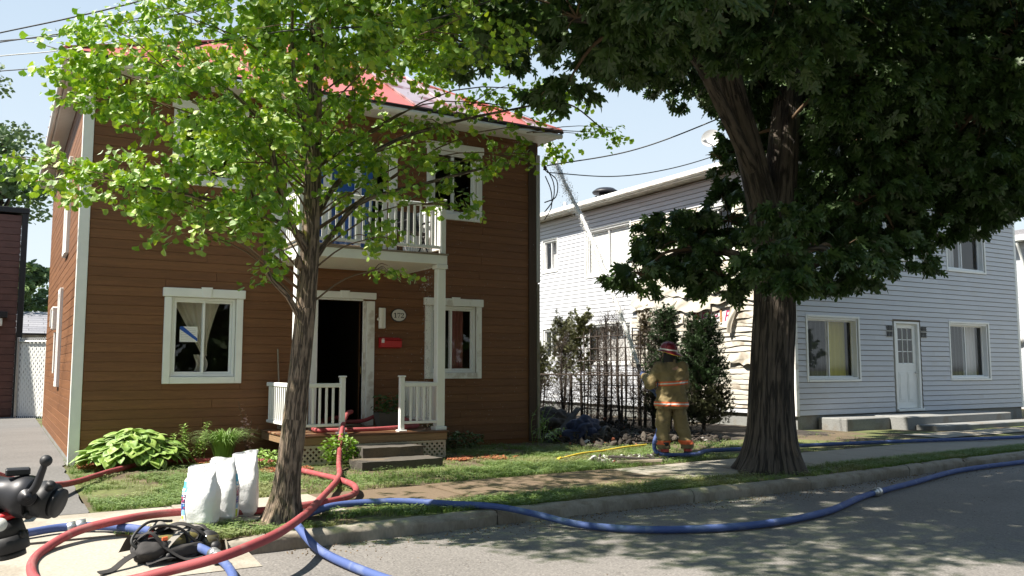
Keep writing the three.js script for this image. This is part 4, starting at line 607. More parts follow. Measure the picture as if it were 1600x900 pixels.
  for (let y = WS; y < WE - 0.02; y += ex, row++) {
    const h = Math.min(ex, WE - y);
    for (const [p, q, ya, yb] of coursePieces(WB + 0.1, WZ - 0.07, y, y + h, shs.map((o) => gr(o, 0.055)))) {
      const cuts = [p]; for (let c = -27.2 + ((row * 0.83) % 1.7); c < q - 0.5; c += 3.4) if (c > p + 0.5) cuts.push(c); if (q > -16 && p < -19) cuts.push(-19.9 + 0.4 * hash(row, 4, 4)); cuts.sort((a, b) => a - b); cuts.push(q);
      for (let i = 0; i + 1 < cuts.length; i++) {
        const a = cuts[i], b = cuts[i + 1]; if (b - a < 0.03) continue;
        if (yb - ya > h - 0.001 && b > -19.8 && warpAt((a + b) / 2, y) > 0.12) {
          if (y > 2.80 && y < 3.12 && b > -17.4 && a < -16.3) { const e = -17.60 - 0.12 * hash(row, 1, 9), g0 = -16.18 + 0.12 * hash(row, 2, 9); if (e - a > 0.3) part(white, 'siding_board', warped(a, e, y, h, row), mat.vinylScorchShade, { label: 'melted drooping siding course' }); if (b - g0 > 0.1) part(white, 'siding_board', warped(g0, b, y, h, row), mat.vinylScorchShade, { label: 'melted drooping siding course' }); continue; }
          part(white, 'siding_board', warped(a, b, y, h, row), row % 4 === 1 ? mat.vinylScorchShade : mat.vinylWarmShade[row % 2], { label: 'melted sagging siding course' });
        } else part(white, 'siding_board', toSide(WX0)(clap(a + (i ? 0.001 : 0), b, ya, yb - ya, 0)), mat.vinyl[(row + i) % 3]);
      }
    }
  }
  function warped(a, b, y, h, row) {
    const n = Math.max(6, Math.round((b - a) / 0.055));
    const droop = 0.5 + 1.1 * hash(row, 6, 3), ph = 6 * hash(row, 2, 8);
    return gridSheet(n, 5, (u, v) => { const z = lerp(a, b, u), w = warpAt(z, y), s = fbm(z * 0.55 + row * 0.13, row * 0.22, 1, 3), s2 = fbm(z * 2.6 + 4, row * 0.9, 6, 3), cr = Math.pow(1 - Math.abs(2 * fbm(z * 1.15 + v * 0.5 + row * 0.21, row * 0.17, 9, 3) - 1), 7);
      const sag = w * (0.5 + 0.5 * droop) * (0.16 * sstep(0.3, 0.75, s) + 0.05 * (s2 - 0.4)) * (1 - v * 0.7), out = w * (0.012 + 0.05 * sstep(0.35, 0.8, s) * Math.sin(v * 2.2 + 0.4) + 0.035 * cr * (1 - 0.5 * v) + 0.02 * Math.sin(z * 5 + ph) * (1 - v));
      return [WX0 - lerp(0.034, 0.004, v) - Math.max(0, out), y + (h - 0.012) * v - sag - 0.006 * w, z, z, y + h * v]; });
  }
  // foil-faced sheathing, straps and a hanging strip where the siding has burnt through
  { const cv = document.createElement('canvas'); cv.width = 512; cv.height = 128; const c = cv.getContext('2d'); c.fillStyle = '#d9d3d6'; c.fillRect(0, 0, 512, 128); c.strokeStyle = '#9c2858'; c.lineWidth = 11; for (let i = 0; i < 5; i++) { const x = 40 + i * 104; c.beginPath(); c.moveTo(x + 20, 30); c.lineTo(x, 104); c.moveTo(x + 16, 40); c.lineTo(x + 52, 34); c.moveTo(x + 8, 70); c.lineTo(x + 44, 62); c.stroke(); } const t = new THREE.CanvasTexture(cv); t.colorSpace = THREE.SRGBColorSpace;
    const g = new THREE.PlaneGeometry(2.2, 0.5); g.rotateY(-Math.PI / 2); g.translate(WX0 + 0.012, 2.98, -16.9); part(white, 'sheathing', clean(g), new THREE.MeshStandardMaterial({ map: t, roughness: 0.5 }), { label: 'exposed white sheathing with magenta print' });
    const g2 = new THREE.PlaneGeometry(0.8, 0.5); g2.rotateY(-Math.PI / 2); g2.translate(WX0 - 0.03, 4.12, -17.3); part(white, 'sheathing', clean(g2), new THREE.MeshStandardMaterial({ map: t, roughness: 0.5 }));
    for (const z of [-16.2, -16.62, -17.05, -17.5]) part(white, 'strap', bx(WX0 - 0.012, WX0 + 0.008, 2.7, 3.25, z - 0.035, z + 0.035), mat.strap); part(white, 'strap', bx(WX0 - 0.05, WX0 - 0.034, 3.85, 4.4, -17.72, -17.64), mat.strap);
    // slumped sheets: loose folds hanging from the courses above, and curled strips
    const slump = (za, zb, y0, y1, sd, m) => part(white, 'slumped_sheet', gridSheet(44, 16, (u, v) => { const z = lerp(za, zb, u), k = u * 9 + v * 3.4 + sd + 2 * fbm(z * 2, v + sd, 4, 2), f = fbm(z * 1.6 + v * 1.1, v * 0.8 + sd, 2, 3), low = y0 - 0.035 * Math.sin(u * 7 + sd) - 0.05 * f - 0.02 * Math.sin(u * 23 + sd); return [WX0 - 0.045 - 0.03 * (1 + Math.sin(k)) * (0.3 + v) * 0.7 - 0.09 * v * f, lerp(y1 + 0.03 * Math.sin(u * 9 + sd), low, v), z, z, lerp(y1, low, v)]; }), m, { label: 'melted sheet of siding sagging in folds' });
    slump(-20.3, -18.4, 3.34, 3.74, 1, mat.vinylWarmShade[0]); slump(-18.7, -16.9, 3.18, 3.62, 3, mat.vinylWarmShade[1]); slump(-17.3, -15.2, 3.34, 3.72, 6, mat.vinylScorchShade); slump(-19.4, -17.6, 3.62, 4.02, 8, mat.vinylWarmShade[0]); slump(-17.6, -15.6, 3.66, 4.10, 11, mat.vinylWarmShade[1]); slump(-19.6, -18.0, 2.86, 3.12, 14, mat.vinylWarmShade[0]); slump(-16.3, -15.0, 1.75, 1.98, 17, mat.vinylScorchShade);
    const drape = (z, y0, y1, w, s) => gridSheet(10, 20, (u, v) => { const y = lerp(y1, y0, v); return [WX0 - 0.07 - 0.10 * Math.sin(v * 2.4) - 0.03 * Math.sin(u * 7 + v * 4 + s), y, z + w * (u - 0.5) * (1 - 0.35 * v) + 0.10 * Math.sin(v * 3 + s), u, v]; });
    part(white, 'hanging_strip', drape(-16.1, 2.50, 3.25, 0.26, 2), mat.vinylScorchShade); part(white, 'hanging_strip', drape(-18.5, 3.05, 3.5, 0.35, 8), mat.vinylWarmShade[1]);
  }
  // corner posts, starter, foundation
  for (const [x, z, m] of [[WX0 + 0.035, WZ - 0.035, mat.whiteDirty], [WX1 - 0.035, WZ - 0.035, mat.white]]) part(white, 'corner_post', bx(x - 0.06, x + 0.06, WS - 0.02, WE - 0.02, z - 0.06, z + 0.06, 0.012, true), m);
  part(white, 'foundation', [bx(WX0 + 0.05, WX1 - 0.05, 0.05, WS - 0.005, WZ - 0.2, WZ - 0.02), bx(WX0 + 0.05, WX0 + 0.2, 0.05, WS - 0.005, WB, WZ - 0.21)], mat.foundation);
  // windows: J-trim, frame, sliding sashes
  const jtrim = (o, f, z) => part(white, 'window_trim', f(merge([bx(o[0] - 0.055, o[0] - 0.001, o[2] - 0.055, o[3] + 0.055, z + 0.002, z + 0.032), bx(o[1] + 0.001, o[1] + 0.055, o[2] - 0.055, o[3] + 0.055, z + 0.002, z + 0.032), bx(o[0], o[1], o[2] - 0.055, o[2] - 0.001, z + 0.002, z + 0.04), bx(o[0], o[1], o[3] + 0.001, o[3] + 0.055, z + 0.002, z + 0.032)])), mat.white);
  const id = (g) => g;
  for (const o of [A, B, C, D, B2]) { jtrim(o, id, WZ); slider(white, o, WZ, { trim: 0, depth: 0.17, split: 0.46, frameW: 0.05 }); }
  // screens and shades behind the panes; the blue sheet paints a reflection
  const shade = (n, o, u0, u1, m, z, kind) => part(white, n, gridSheet(24, 2, (u, v) => [lerp(lerp(o[0], o[1], u0) , lerp(o[0], o[1], u1), u), lerp(o[2] + 0.06, o[3] - 0.06, v), z + 0.012 * Math.sin(u * 30), u, v]), m);
  shade('window_shade_or_reflection', A, 0.50, 0.94, mat.olive, WZ - 0.30); shade('insect_screen', A, 0.06, 0.46, mat.screen, WZ - 0.155); shade('window_shade_or_reflection', B, 0.5, 0.94, mat.paleCurtain, WZ - 0.30); shade('insect_screen', B, 0.06, 0.46, mat.screen, WZ - 0.155); shade('window_shade_or_reflection', C, 0.06, 0.46, mat.paleCurtain, WZ - 0.3); shade('window_shade_or_reflection', D, 0.1, 0.9, mat.blueReflection, WZ - 0.3);
  const sf = toSide(WX0);
  for (const o of [S1, S2, S3, S4, S5]) { jtrim(o, sf, 0); slider(white, o, 0, { trim: 0, depth: 0.14, split: 0.5, mapSide: sf, frameW: 0.06 }); }
  { const o = S1, L = []; for (let y = o[2] + 0.1; y < o[3] - 0.08; y += 0.045) L.push(bar([WX0 + 0.12, y, o[0] + 0.1], [WX0 + 0.12, y, o[1] - 0.1], 0.004, 0.034, 0.001)); part(white, 'window_blind', L, mat.white, { kind: 'stuff' }); part(white, 'window_shade_or_reflection', bx(WX0 + 0.3, WX0 + 0.31, S2[2], S2[3], S2[0], S2[1]), mat.paleCurtain); part(white, 'window_shade_or_reflection', bx(WX0 + 0.3, WX0 + 0.31, S3[2], S3[3], S3[0], S3[1]), mat.paleCurtain); }
  // front door with a nine-light window
  { const [a, b, c, d] = DO, z = WZ - 0.06; const dr = part(white, 'front_door', [bx(a + 0.09, b - 0.09, c + 0.03, 1.72, z - 0.02, z + 0.02), bx(a + 0.09, a + 0.22, 1.721, d - 0.06, z - 0.02, z + 0.02), bx(b - 0.22, b - 0.09, 1.721, d - 0.06, z - 0.02, z + 0.02), bx(a + 0.221, b - 0.221, d - 0.16, d - 0.06, z - 0.02, z + 0.02)], mat.white);
    part(white, 'door_frame', [bx(a, a + 0.085, c, d, WZ - 0.16, WZ + 0.03), bx(b - 0.085, b, c, d, WZ - 0.16, WZ + 0.03), bx(a + 0.086, b - 0.086, d - 0.055, d, WZ - 0.16, WZ + 0.03), bx(a - 0.01, b + 0.01, c - 0.04, c + 0.02, WZ - 0.16, WZ + 0.09)], mat.white);
    const wx0 = a + 0.222, wx1 = b - 0.222, wy0 = 1.722, wy1 = d - 0.162; const mun = []; for (let i = 0; i <= 3; i++) { const x = lerp(wx0, wx1, i / 3); mun.push(bx(x - 0.010, x + 0.010, wy0, wy1, z - 0.012, z + 0.016)); } for (let i = 0; i <= 3; i++) { const y = lerp(wy0, wy1, i / 3); for (let k = 0; k < 3; k++) mun.push(bx(lerp(wx0, wx1, k / 3) + 0.011, lerp(wx0, wx1, (k + 1) / 3) - 0.011, y - 0.010, y + 0.010, z - 0.012, z + 0.016)); } part(dr, 'glazing_bar', mun, mat.white);
    for (let i = 0; i < 3; i++) for (let k = 0; k < 3; k++) { const g = new THREE.PlaneGeometry((wx1 - wx0) / 3 - 0.022, (wy1 - wy0) / 3 - 0.022); g.translate(lerp(wx0, wx1, (k + 0.5) / 3), lerp(wy0, wy1, (i + 0.5) / 3), z); part(dr, 'pane', clean(g), mat.glass); }
    for (const x of [a + 0.20, (a + b) / 2 + 0.02]) { part(dr, 'door_panel', [bx(x, x + 0.26, 0.72, 1.50, z + 0.021, z + 0.028, 0.004), bx(x + 0.04, x + 0.22, 0.77, 1.45, z + 0.0285, z + 0.036, 0.004)], mat.white); }
    part(dr, 'door_handle', [sweep([[b - 0.15, 1.48, z + 0.02], [b - 0.15, 1.48, z + 0.08], [b - 0.26, 1.48, z + 0.085]], 0.013, { radial: 8 }), clean(new THREE.CylinderGeometry(0.03, 0.03, 0.012, 14).rotateX(Math.PI / 2).translate(b - 0.15, 1.48, z + 0.028))], mat.steel);
  }
  // low roof with eaves, gutter and soffit on the left side
  const ov = 0.42, mx = (WX0 + WX1) / 2, ey = WE + 0.06, rz0 = WZ + 0.3, ry = ey + (mx - WX0 + ov) * 0.15;
  const slope = (xa, ya, xb, yb, th) => { const sh = new THREE.Shape([[xa, ya], [xb, yb], [xb, yb + th], [xa, ya + th]].map((p) => new THREE.Vector2(...p))); const g = new THREE.ExtrudeGeometry(sh, { depth: rz0 - WB + 0.3, bevelEnabled: false }); g.translate(0, 0, WB - 0.3); return uvWorld(g); };
  part(white, 'roof', [slope(WX0 - ov, ey, mx, ry, 0.14), slope(mx + 0.001, ry, WX1 + ov, ey, 0.14)], mat.roofGrey);
  part(white, 'fascia', [bx(WX0 - ov - 0.02, WX0 - ov - 0.002, ey - 0.06, ey + 0.17, WB, rz0 - 0.02)], mat.white);
  part(white, 'rake_board', [bar([WX0 - ov, ey + 0.05, rz0 + 0.015], [mx, ry + 0.05, rz0 + 0.015], 0.02, 0.2), bar([mx, ry + 0.05, rz0 + 0.015], [WX1 + ov, ey + 0.05, rz0 + 0.015], 0.02, 0.2)], mat.white);
  part(white, 'soffit', [bx(WX0 - ov + 0.002, WX0 - 0.002, ey - 0.04, ey - 0.02, WB, rz0 - 0.03), bx(WX0 + 0.1, WX1 - 0.1, WE + 0.0, WE + 0.02, WZ + 0.03, rz0 - 0.03)], mat.vinylScorchShade);
  part(white, 'gutter', sweep([[WX0 - ov - 0.08, ey + 0.03, WB], [WX0 - ov - 0.08, ey + 0.03, rz0]], 0.06, { radial: 8, straight: true }), mat.whiteDirty);
  const vz = -22.6, vy = ey + 0.30; const vt = part(white, 'roof_vent', [lathe([[0, 0.0], [0.26, 0.0], [0.26, 0.30], [0, 0.30]], 4).translate(WX0 + 0.75, vy, vz)], mat.darkMetal); part(vt, 'vent_cap', [lathe([[0.0, 0.32], [0.42, 0.30], [0.44, 0.36], [0.30, 0.46], [0, 0.48]], 14).translate(WX0 + 0.75, vy, vz), ...[0, 1, 2].map((i) => lathe([[0.28, 0.05 + i * 0.08], [0.36, 0.02 + i * 0.08], [0.36, 0.035 + i * 0.08], [0.28, 0.065 + i * 0.08]], 14).translate(WX0 + 0.75, vy, vz))], mat.darkMetal);
  part(white, 'vent_pipe', cyl([WX0 + 0.5, ey + 0.15, -24.6], [WX0 + 0.5, ey + 0.62, -24.6], 0.06), mat.white);
}
{
  // satellite dish at the roof edge
  const sd = thing('satellite_dish', 'small pale satellite dish on the roof edge of the white house left of the trunk', 'satellite dish', [16.9, 6.98, -17.3]);
  const g = lathe(range(0, 1, 8).map((t) => [0.27 * t + 0.0001, 0.075 * t * t]), 22); const g2 = lathe(range(0, 1, 8).map((t) => [0.27 * t + 0.0001, 0.075 * t * t - 0.012]), 22); const m = new THREE.Matrix4().makeRotationFromEuler(new THREE.Euler(0.5, 0.4, 1.05)).setPosition(16.75, 7.95, -17.3); part(sd, 'dish', merge([g.clone(), g2]).applyMatrix4(m), mat.gutterGrey); part(sd, 'feed_arm', sweep([[16.72, 7.75, -17.2], [16.35, 7.80, -17.15]], 0.018, { straight: true }), mat.gutterGrey); part(sd, 'feed_horn', cyl([16.40, 7.80, -17.15], [16.30, 7.83, -17.13], 0.04), mat.gutterGrey); part(sd, 'mast', sweep([[16.95, 7.0, -17.4], [16.95, 7.6, -17.4], [16.8, 7.9, -17.32]], 0.025, { straight: true }), mat.gutterGrey);
  // plates with house numbers beside the white door
  for (const [x, side] of [[19.86, 'left'], [21.3, 'right']]) { const t = thing('wall_ornament', side === 'left' ? 'small dark pierced wall ornament left of the white door' : 'small dark pierced wall ornament right of the white door', 'ornament', [x, 2.5, WZ], 'pierced ornaments beside the white door'); const L = []; for (const dy of [0, 0.16]) { for (let i = 0; i < 4; i++) L.push(bx(x - 0.11 + i * 0.06, x - 0.085 + i * 0.06, 2.42 + dy, 2.55 + dy, WZ + 0.022, WZ + 0.034)); for (let i = 0; i < 3; i++) L.push(bx(x - 0.125, x + 0.125, 2.425 + dy + i * 0.05, 2.44 + dy + i * 0.05, WZ + 0.035, WZ + 0.045)); } part(t, 'plate', L, mat.darkMetal); part(t, 'back_plate', bx(x - 0.13, x + 0.13, 2.40, 2.73, WZ + 0.018, WZ + 0.021), mat.gutterGrey); }
  // concrete stoop, steps and well cover
  const sp = thing('concrete_stoop', 'low concrete stoop and steps at the front of the white house', 'steps', [20.5, LOT, -13.3]);
  part(sp, 'landing', bx(18.6, 23.0, 0.1, 0.44, -14.17, -12.9, 0.02), mat.foundation); part(sp, 'step', bx(18.9, 24.3, 0.1, 0.25, -12.89, -12.35, 0.02), mat.foundation); part(sp, 'side_block', bx(17.0, 18.59, 0.1, 0.42, -14.17, -13.35, 0.02), mat.foundation);
}
// ------------------------------------------------------------------ trees
const frustum = new THREE.Frustum().setFromProjectionMatrix(new THREE.Matrix4().multiplyMatrices(camera.projectionMatrix, camera.matrixWorldInverse));
function flatLeaf(outline, fold, curl, size) { // leaf blade from an outline around (0,0), stem at origin, tip towards +z; triangles fan about the midrib
  const p = [], u = [], q = outline.map(([x, z]) => [x * size, Math.abs(x) * fold * size - curl * z * z * size, z * size]), c = [0, -curl * 0.09 * size, 0.30 * size];
  for (let i = 0; i < q.length; i++) { const a = q[i], b = q[(i + 1) % q.length]; for (const k of [c, b, a]) { p.push(...k); u.push(k[0], k[2]); } }
  const g = new THREE.BufferGeometry(); g.setAttribute('position', new THREE.Float32BufferAttribute(p, 3)); g.setAttribute('uv', new THREE.Float32BufferAttribute(u, 2)); g.computeVertexNormals(); return g;
}
const withStem = (g, L, w) => { const s = new THREE.BufferGeometry(); s.setAttribute('position', new THREE.Float32BufferAttribute([-w, 0, 0, w, 0, 0, 0, 0.01, -L], 3)); s.computeVertexNormals(); return merge([g, s]); };
const ginkgoOut = [[0, 0], [-0.24, 0.27], [-0.56, 0.50], [-0.50, 0.68], [-0.30, 0.84], [-0.07, 0.90], [0, 0.74], [0.07, 0.91], [0.32, 0.83], [0.52, 0.66], [0.55, 0.48], [0.24, 0.26]];
const mapleHalf = [[0.0, 0.0], [0.16, -0.04], [0.34, 0.02], [0.30, 0.14], [0.50, 0.20], [0.56, 0.36], [0.42, 0.38], [0.26, 0.36], [0.30, 0.52], [0.46, 0.62], [0.42, 0.78], [0.26, 0.72], [0.14, 0.60], [0.12, 0.78], [0.15, 0.94], [0.0, 1.10]];
const mapleOut = [...mapleHalf.map(([x, z]) => [-x, z]), ...mapleHalf.slice(1, -1).reverse()];
// spray leaves through the given clumps [x, y, z, rh, rv]; returns matrices
function clumpLeaves(clumps, perM2, sizeOf, orient) {
  const out = [];
  clumps.forEach((c, ci) => {
    const [x, y, z, rh, rv, k = 1] = c, rd = c[6] ?? Math.max(0.35, 0.8 * Math.min(rh, 1.2)), n = Math.round(Math.PI * rh * rv * perM2 * k);
    const nt = Math.max(3, Math.round(n / 16));
    for (let t = 0; t < nt; t++) { // short twigs inside the clump, leaves set along them
      let p; do { p = V3(rr(-1, 1), rr(-1, 1), rr(-1, 1)); } while (p.lengthSq() > 1); p.multiplyScalar(Math.pow(p.length(), -0.25));
      const C = V3(x + p.x * rh * 0.86, y + p.y * rv * 0.95, z + p.z * rd * 0.9), d = V3(p.x * 1.3 + rr(-0.6, 0.6), rr(-0.5, 0.35), p.z * 1.3 + rr(-0.6, 0.6)).normalize(), L = rr(0.15, 0.36);
      for (let i = 0; i < n / nt; i++) { const s = rnd(); const q = C.clone().addScaledVector(d, (s - 0.3) * L).add(V3(rr(-0.07, 0.07), rr(-0.06, 0.06), rr(-0.07, 0.07))); out.push([q, orient(d, s), sizeOf(), ci]); }
    }
  });
  return out;
}
function layLeaves(tree, leaves, geos, mats, label, nParts) {
  const b = baseOf(tree), vis = [];
  leaves.forEach((l, i) => { l.d = l[0].distanceTo(CAM); l.in = frustum.containsPoint(l[0]); if (l.in) vis.push(l); });
  vis.sort((a, c) => c[2] / c.d - a[2] / a.d); const set = new Set(vis.slice(0, nParts));
  let i = 0; for (const l of set) { const m = shadowOn(new THREE.Mesh(geos[i % geos.length], mats[i % mats.length])); i++; m.position.copy(l[0]).sub(b); m.quaternion.copy(l[1]); m.scale.setScalar(l[2]); m.name = partName(tree, 'leaf'); tree.add(m); }
  const groups = mats.map(() => geos.map(() => [])); leaves.filter((l) => !set.has(l)).forEach((l) => groups[Math.floor(rnd() * mats.length)][Math.floor(rnd() * geos.length)].push(l));
  groups.forEach((row, mi) => row.forEach((L, gi) => { if (!L.length) return; const im = shadowOn(new THREE.InstancedMesh(geos[gi], mats[mi], L.length)); L.forEach((l, k) => im.setMatrixAt(k, M4(l[0].clone().sub(b), l[1], [l[2], l[2], l[2]]))); im.name = partName(tree, 'crown'); im.userData.kind = 'stuff'; tree.add(im); }));
}
const barkBump = (amp, fr, s) => (t, a, c, len) => amp * (Math.abs(2 * fbm(Math.cos(a) * fr, Math.sin(a) * fr, len * 1.1 + s, 3) - 1) - 0.4);

// ginkgo by the kerb
const GB = [2.42, LOT, -8.4];
const ginkgo = thing('street_tree', 'slender street tree with light green fan-shaped leaves before the brown house', 'tree', GB);
{
  const trunk = [[2.41, 0.0, -8.4], [2.44, 0.35, -8.4], [2.48, 0.82, -8.4], [2.56, 1.69, -8.4], [2.615, 2.53, -8.4], [2.64, 3.38, -8.4], [2.645, 4.38, -8.42], [2.65, 5.2, -8.42], [2.66, 6.2, -8.45], [2.66, 7.2, -8.45]];
  const trR = (t, c) => { const y = c.y; return 0.118 * (1 - 0.105 * y) + 0.10 * Math.exp(-Math.max(0, y - 0.1) * 5.5) + 0.012; };
  part(ginkgo, 'trunk', [sweep(trunk, trR, { girth: 0.14, radial: 30, steps: 110, bump: (t, a, c, l) => barkBump(0.022, 2.6, 3)(t, a, c, l) + 0.035 * Math.exp(-Math.max(0, c.y - 0.1) * 6) * Math.sin(a * 5 + 1) }), sweep([[2.50, 2.62, -8.34], [2.46, 2.66, -8.22], [2.45, 2.67, -8.16]], (t) => 0.05 * (1 - t * 0.6), { radial: 8 })], mat.ginkgoBark);
  const clumps = [[2.55,5.10,-8.40,0.85,0.49],[1.83,4.99,-8.90,0.94,0.43],[1.02,4.38,-8.20,0.72,0.33],[0.34,4.38,-8.50,0.37,0.21,0.7],[1.31,4.96,-8.40,0.41,0.17,0.6],[1.38,4.00,-8.00,0.82,0.41],[0.78,4.13,-8.40,0.39,0.33],[2.04,4.14,-7.90,0.70,0.57],[1.94,3.57,-7.90,0.62,0.37],[0.34,3.36,-8.60,0.49,0.16],[0.91,3.23,-8.30,0.70,0.29],[1.41,3.12,-8.00,0.68,0.31],[1.93,3.02,-7.80,0.49,0.30],[1.31,2.86,-8.00,0.37,0.15,0.7],[2.19,2.67,-8.20,0.19,0.26],[0.05,3.47,-8.70,0.17,0.09],[3.10,5.22,-8.40,0.65,0.43],[3.86,5.37,-8.80,0.62,0.35],[4.62,5.51,-8.90,0.68,0.36],[3.71,4.96,-8.80,0.57,0.24,0.4],[3.18,4.59,-8.60,0.36,0.32],[2.67,4.10,-9.20,0.52,0.44],[3.37,3.88,-8.30,0.69,0.21],[4.18,4.35,-8.60,0.67,0.19,0.8],[5.35,4.87,-9.00,0.65,0.23],[6.12,5.16,-9.00,0.47,0.19],[6.78,4.78,-9.20,0.46,0.09],[5.63,4.29,-9.00,0.49,0.15],[4.70,4.04,-8.80,0.50,0.17],[4.13,3.43,-8.40,0.43,0.19],[3.05,3.39,-8.20,0.47,0.23],[3.27,2.94,-8.20,0.43,0.16,0.7],[3.34,2.62,-8.20,0.19,0.11],[2.55,5.22,-8.00,1.09,0.41],[2.06,5.75,-8.60,1.31,0.58],[3.38,6.00,-8.40,1.13,0.53],
    [2.3,4.6,-6.9,1.0,0.4,0.55],[3.6,4.9,-7.0,0.9,0.4,0.6],[2.9,4.2,-10.2,1.0,0.4,0.6],[4.4,5.6,-10.0,0.9,0.4,0.6],[2.2,4.6,-11.0,0.9,0.32,0.9,0.8],[1.2,5.5,-11.2,0.9,0.35,0.9,0.9],[3.0,5.6,-11.0,0.9,0.4,0.9,0.9],[2.8,6.9,-10.6,1.1,0.5,1.4,1.2],[0.3,6.4,-7.4,1.0,0.45,1.8,0.9],[1.6,6.7,-7.2,1.1,0.5,1.8,0.9],[2.9,6.9,-7.1,1.1,0.5,1.8,0.9],[0.9,7.6,-8.3,1.1,0.5,1.6,0.9],[1.9,6.0,-5.9,1.3,0.45,2.0,1.0],[3.2,6.3,-5.7,1.2,0.45,2.0,1.0],[0.9,6.9,-6.4,1.2,0.5,1.3,1.1],[2.6,7.7,-6.4,1.3,0.5,1.4,1.3],[4.4,7.0,-6.4,1.2,0.5,1.4,1.2],[3.6,8.6,-7.2,1.2,0.5,1.3,1.1],[5.6,8.1,-6.2,1.3,0.5,1.8,1.2],[2.0,8.9,-5.8,1.4,0.5,1.8,1.3],[3.4,7.2,-5.2,1.3,0.45,1.8,1.0],[2.6,6.6,-8.4,1.4,0.8,0.5],[2.6,7.5,-8.4,0.9,0.6,0.5],[1.6,3.7,-9.4,0.8,0.35,0.6],[3.5,4.4,-9.6,0.8,0.4,0.6]];
  const trunkAt = (y) => { for (let i = 0; i + 1 < trunk.length; i++) if (trunk[i + 1][1] >= y) { const f = (y - trunk[i][1]) / (trunk[i + 1][1] - trunk[i][1]); return V3(...trunk[i]).lerp(V3(...trunk[i + 1]), f); } return V3(...trunk[trunk.length - 1]); };
  const br = [];
  const limb = (pts, r0, r1) => part(ginkgo, 'branch', sweep(pts, (t) => lerp(r0, r1, Math.pow(t, 0.8)), { radial: 7, bump: (t, a, c, l) => 0.15 * lerp(r0, r1, t) * (fbm(l * 12, a * 1.5, 2, 3) - 0.5) * 2 }), mat.ginkgoBark);
  limb([[2.60, 2.75, -8.4], [2.40, 2.95, -8.2], [2.18, 3.35, -8.0], [2.02, 3.86, -7.95], [1.6, 4.2, -7.95], [1.2, 4.4, -8.0]], 0.042, 0.012);
  limb([[2.57, 2.05, -8.42], [2.38, 2.30, -8.3], [2.16, 2.50, -8.2], [2.08, 2.94, -8.1], [1.9, 3.3, -8.0]], 0.036, 0.012);
  limb([[2.62, 2.60, -8.42], [2.85, 2.95, -8.4], [3.13, 3.30, -8.4], [4.01, 3.66, -8.6], [4.9, 4.0, -8.9], [5.5, 4.2, -9.0]], 0.036, 0.010);
  limb([[2.64, 3.0, -8.42], [2.9, 3.5, -8.4], [3.4, 3.95, -8.4], [4.2, 4.35, -8.6], [5.3, 4.8, -9.0], [6.2, 5.05, -9.05], [6.9, 4.85, -9.2]], 0.032, 0.008);
  limb([[2.62, 2.9, -8.4], [2.2, 3.05, -8.3], [1.5, 3.15, -8.1], [0.8, 3.28, -8.35], [0.2, 3.4, -8.6]], 0.030, 0.008);
  limb([[2.64, 3.8, -8.4], [2.45, 4.15, -8.3], [2.35, 4.6, -8.2], [2.3, 5.2, -8.1]], 0.034, 0.014);
  clumps.forEach((c) => { const C = V3(c[0], c[1], c[2]), hd = Math.hypot(C.x - 2.6, C.z + 8.4), s = trunkAt(clamp(C.y - 0.4 * hd - 0.12, 2.1, 6.8)), m = s.clone().lerp(C, 0.5); m.y += 0.12 * hd; br.push(sweep([s, m, C], (t) => lerp(0.011, 0.005, t), { radial: 5, steps: 8 })); for (let i = 0; i < 3; i++) { const e = C.clone().add(V3(rr(-1, 1) * c[3] * 0.85, rr(-0.8, 0.9) * c[4], rr(-0.6, 0.6) * c[3])), k = m.clone().lerp(C, rr(0.4, 1)); br.push(sweep([k, k.clone().lerp(e, 0.5).add(V3(0, 0.05, 0)), e], (t) => lerp(0.007, 0.0025, t), { radial: 4, steps: 5 })); } });
  part(ginkgo, 'twigs', br, mat.twig, { kind: 'stuff' });
  const leaves = clumpLeaves(clumps, 800, () => rr(0.042, 0.084), (d) => { const n = V3(rr(-0.75, 0.75), rr(0.25, 1), rr(-0.75, 0.75)).normalize(), f = V3(d.x + rr(-1, 1), rr(-1.1, 0.1), d.z + rr(-1, 1)).normalize(); const s = n.clone().cross(f).normalize(), u = f.clone().cross(s); return new THREE.Quaternion().setFromRotationMatrix(new THREE.Matrix4().makeBasis(s, u, f)); });
  const geos = [flatLeaf(ginkgoOut, 0.22, 0.25, 1), flatLeaf(ginkgoOut, 0.05, 0.5, 1)].map((g) => withStem(g, 0.55, 0.02));
  layLeaves(ginkgo, leaves, geos, mat.ginkgoLeafs, 'leaf', 280);
}

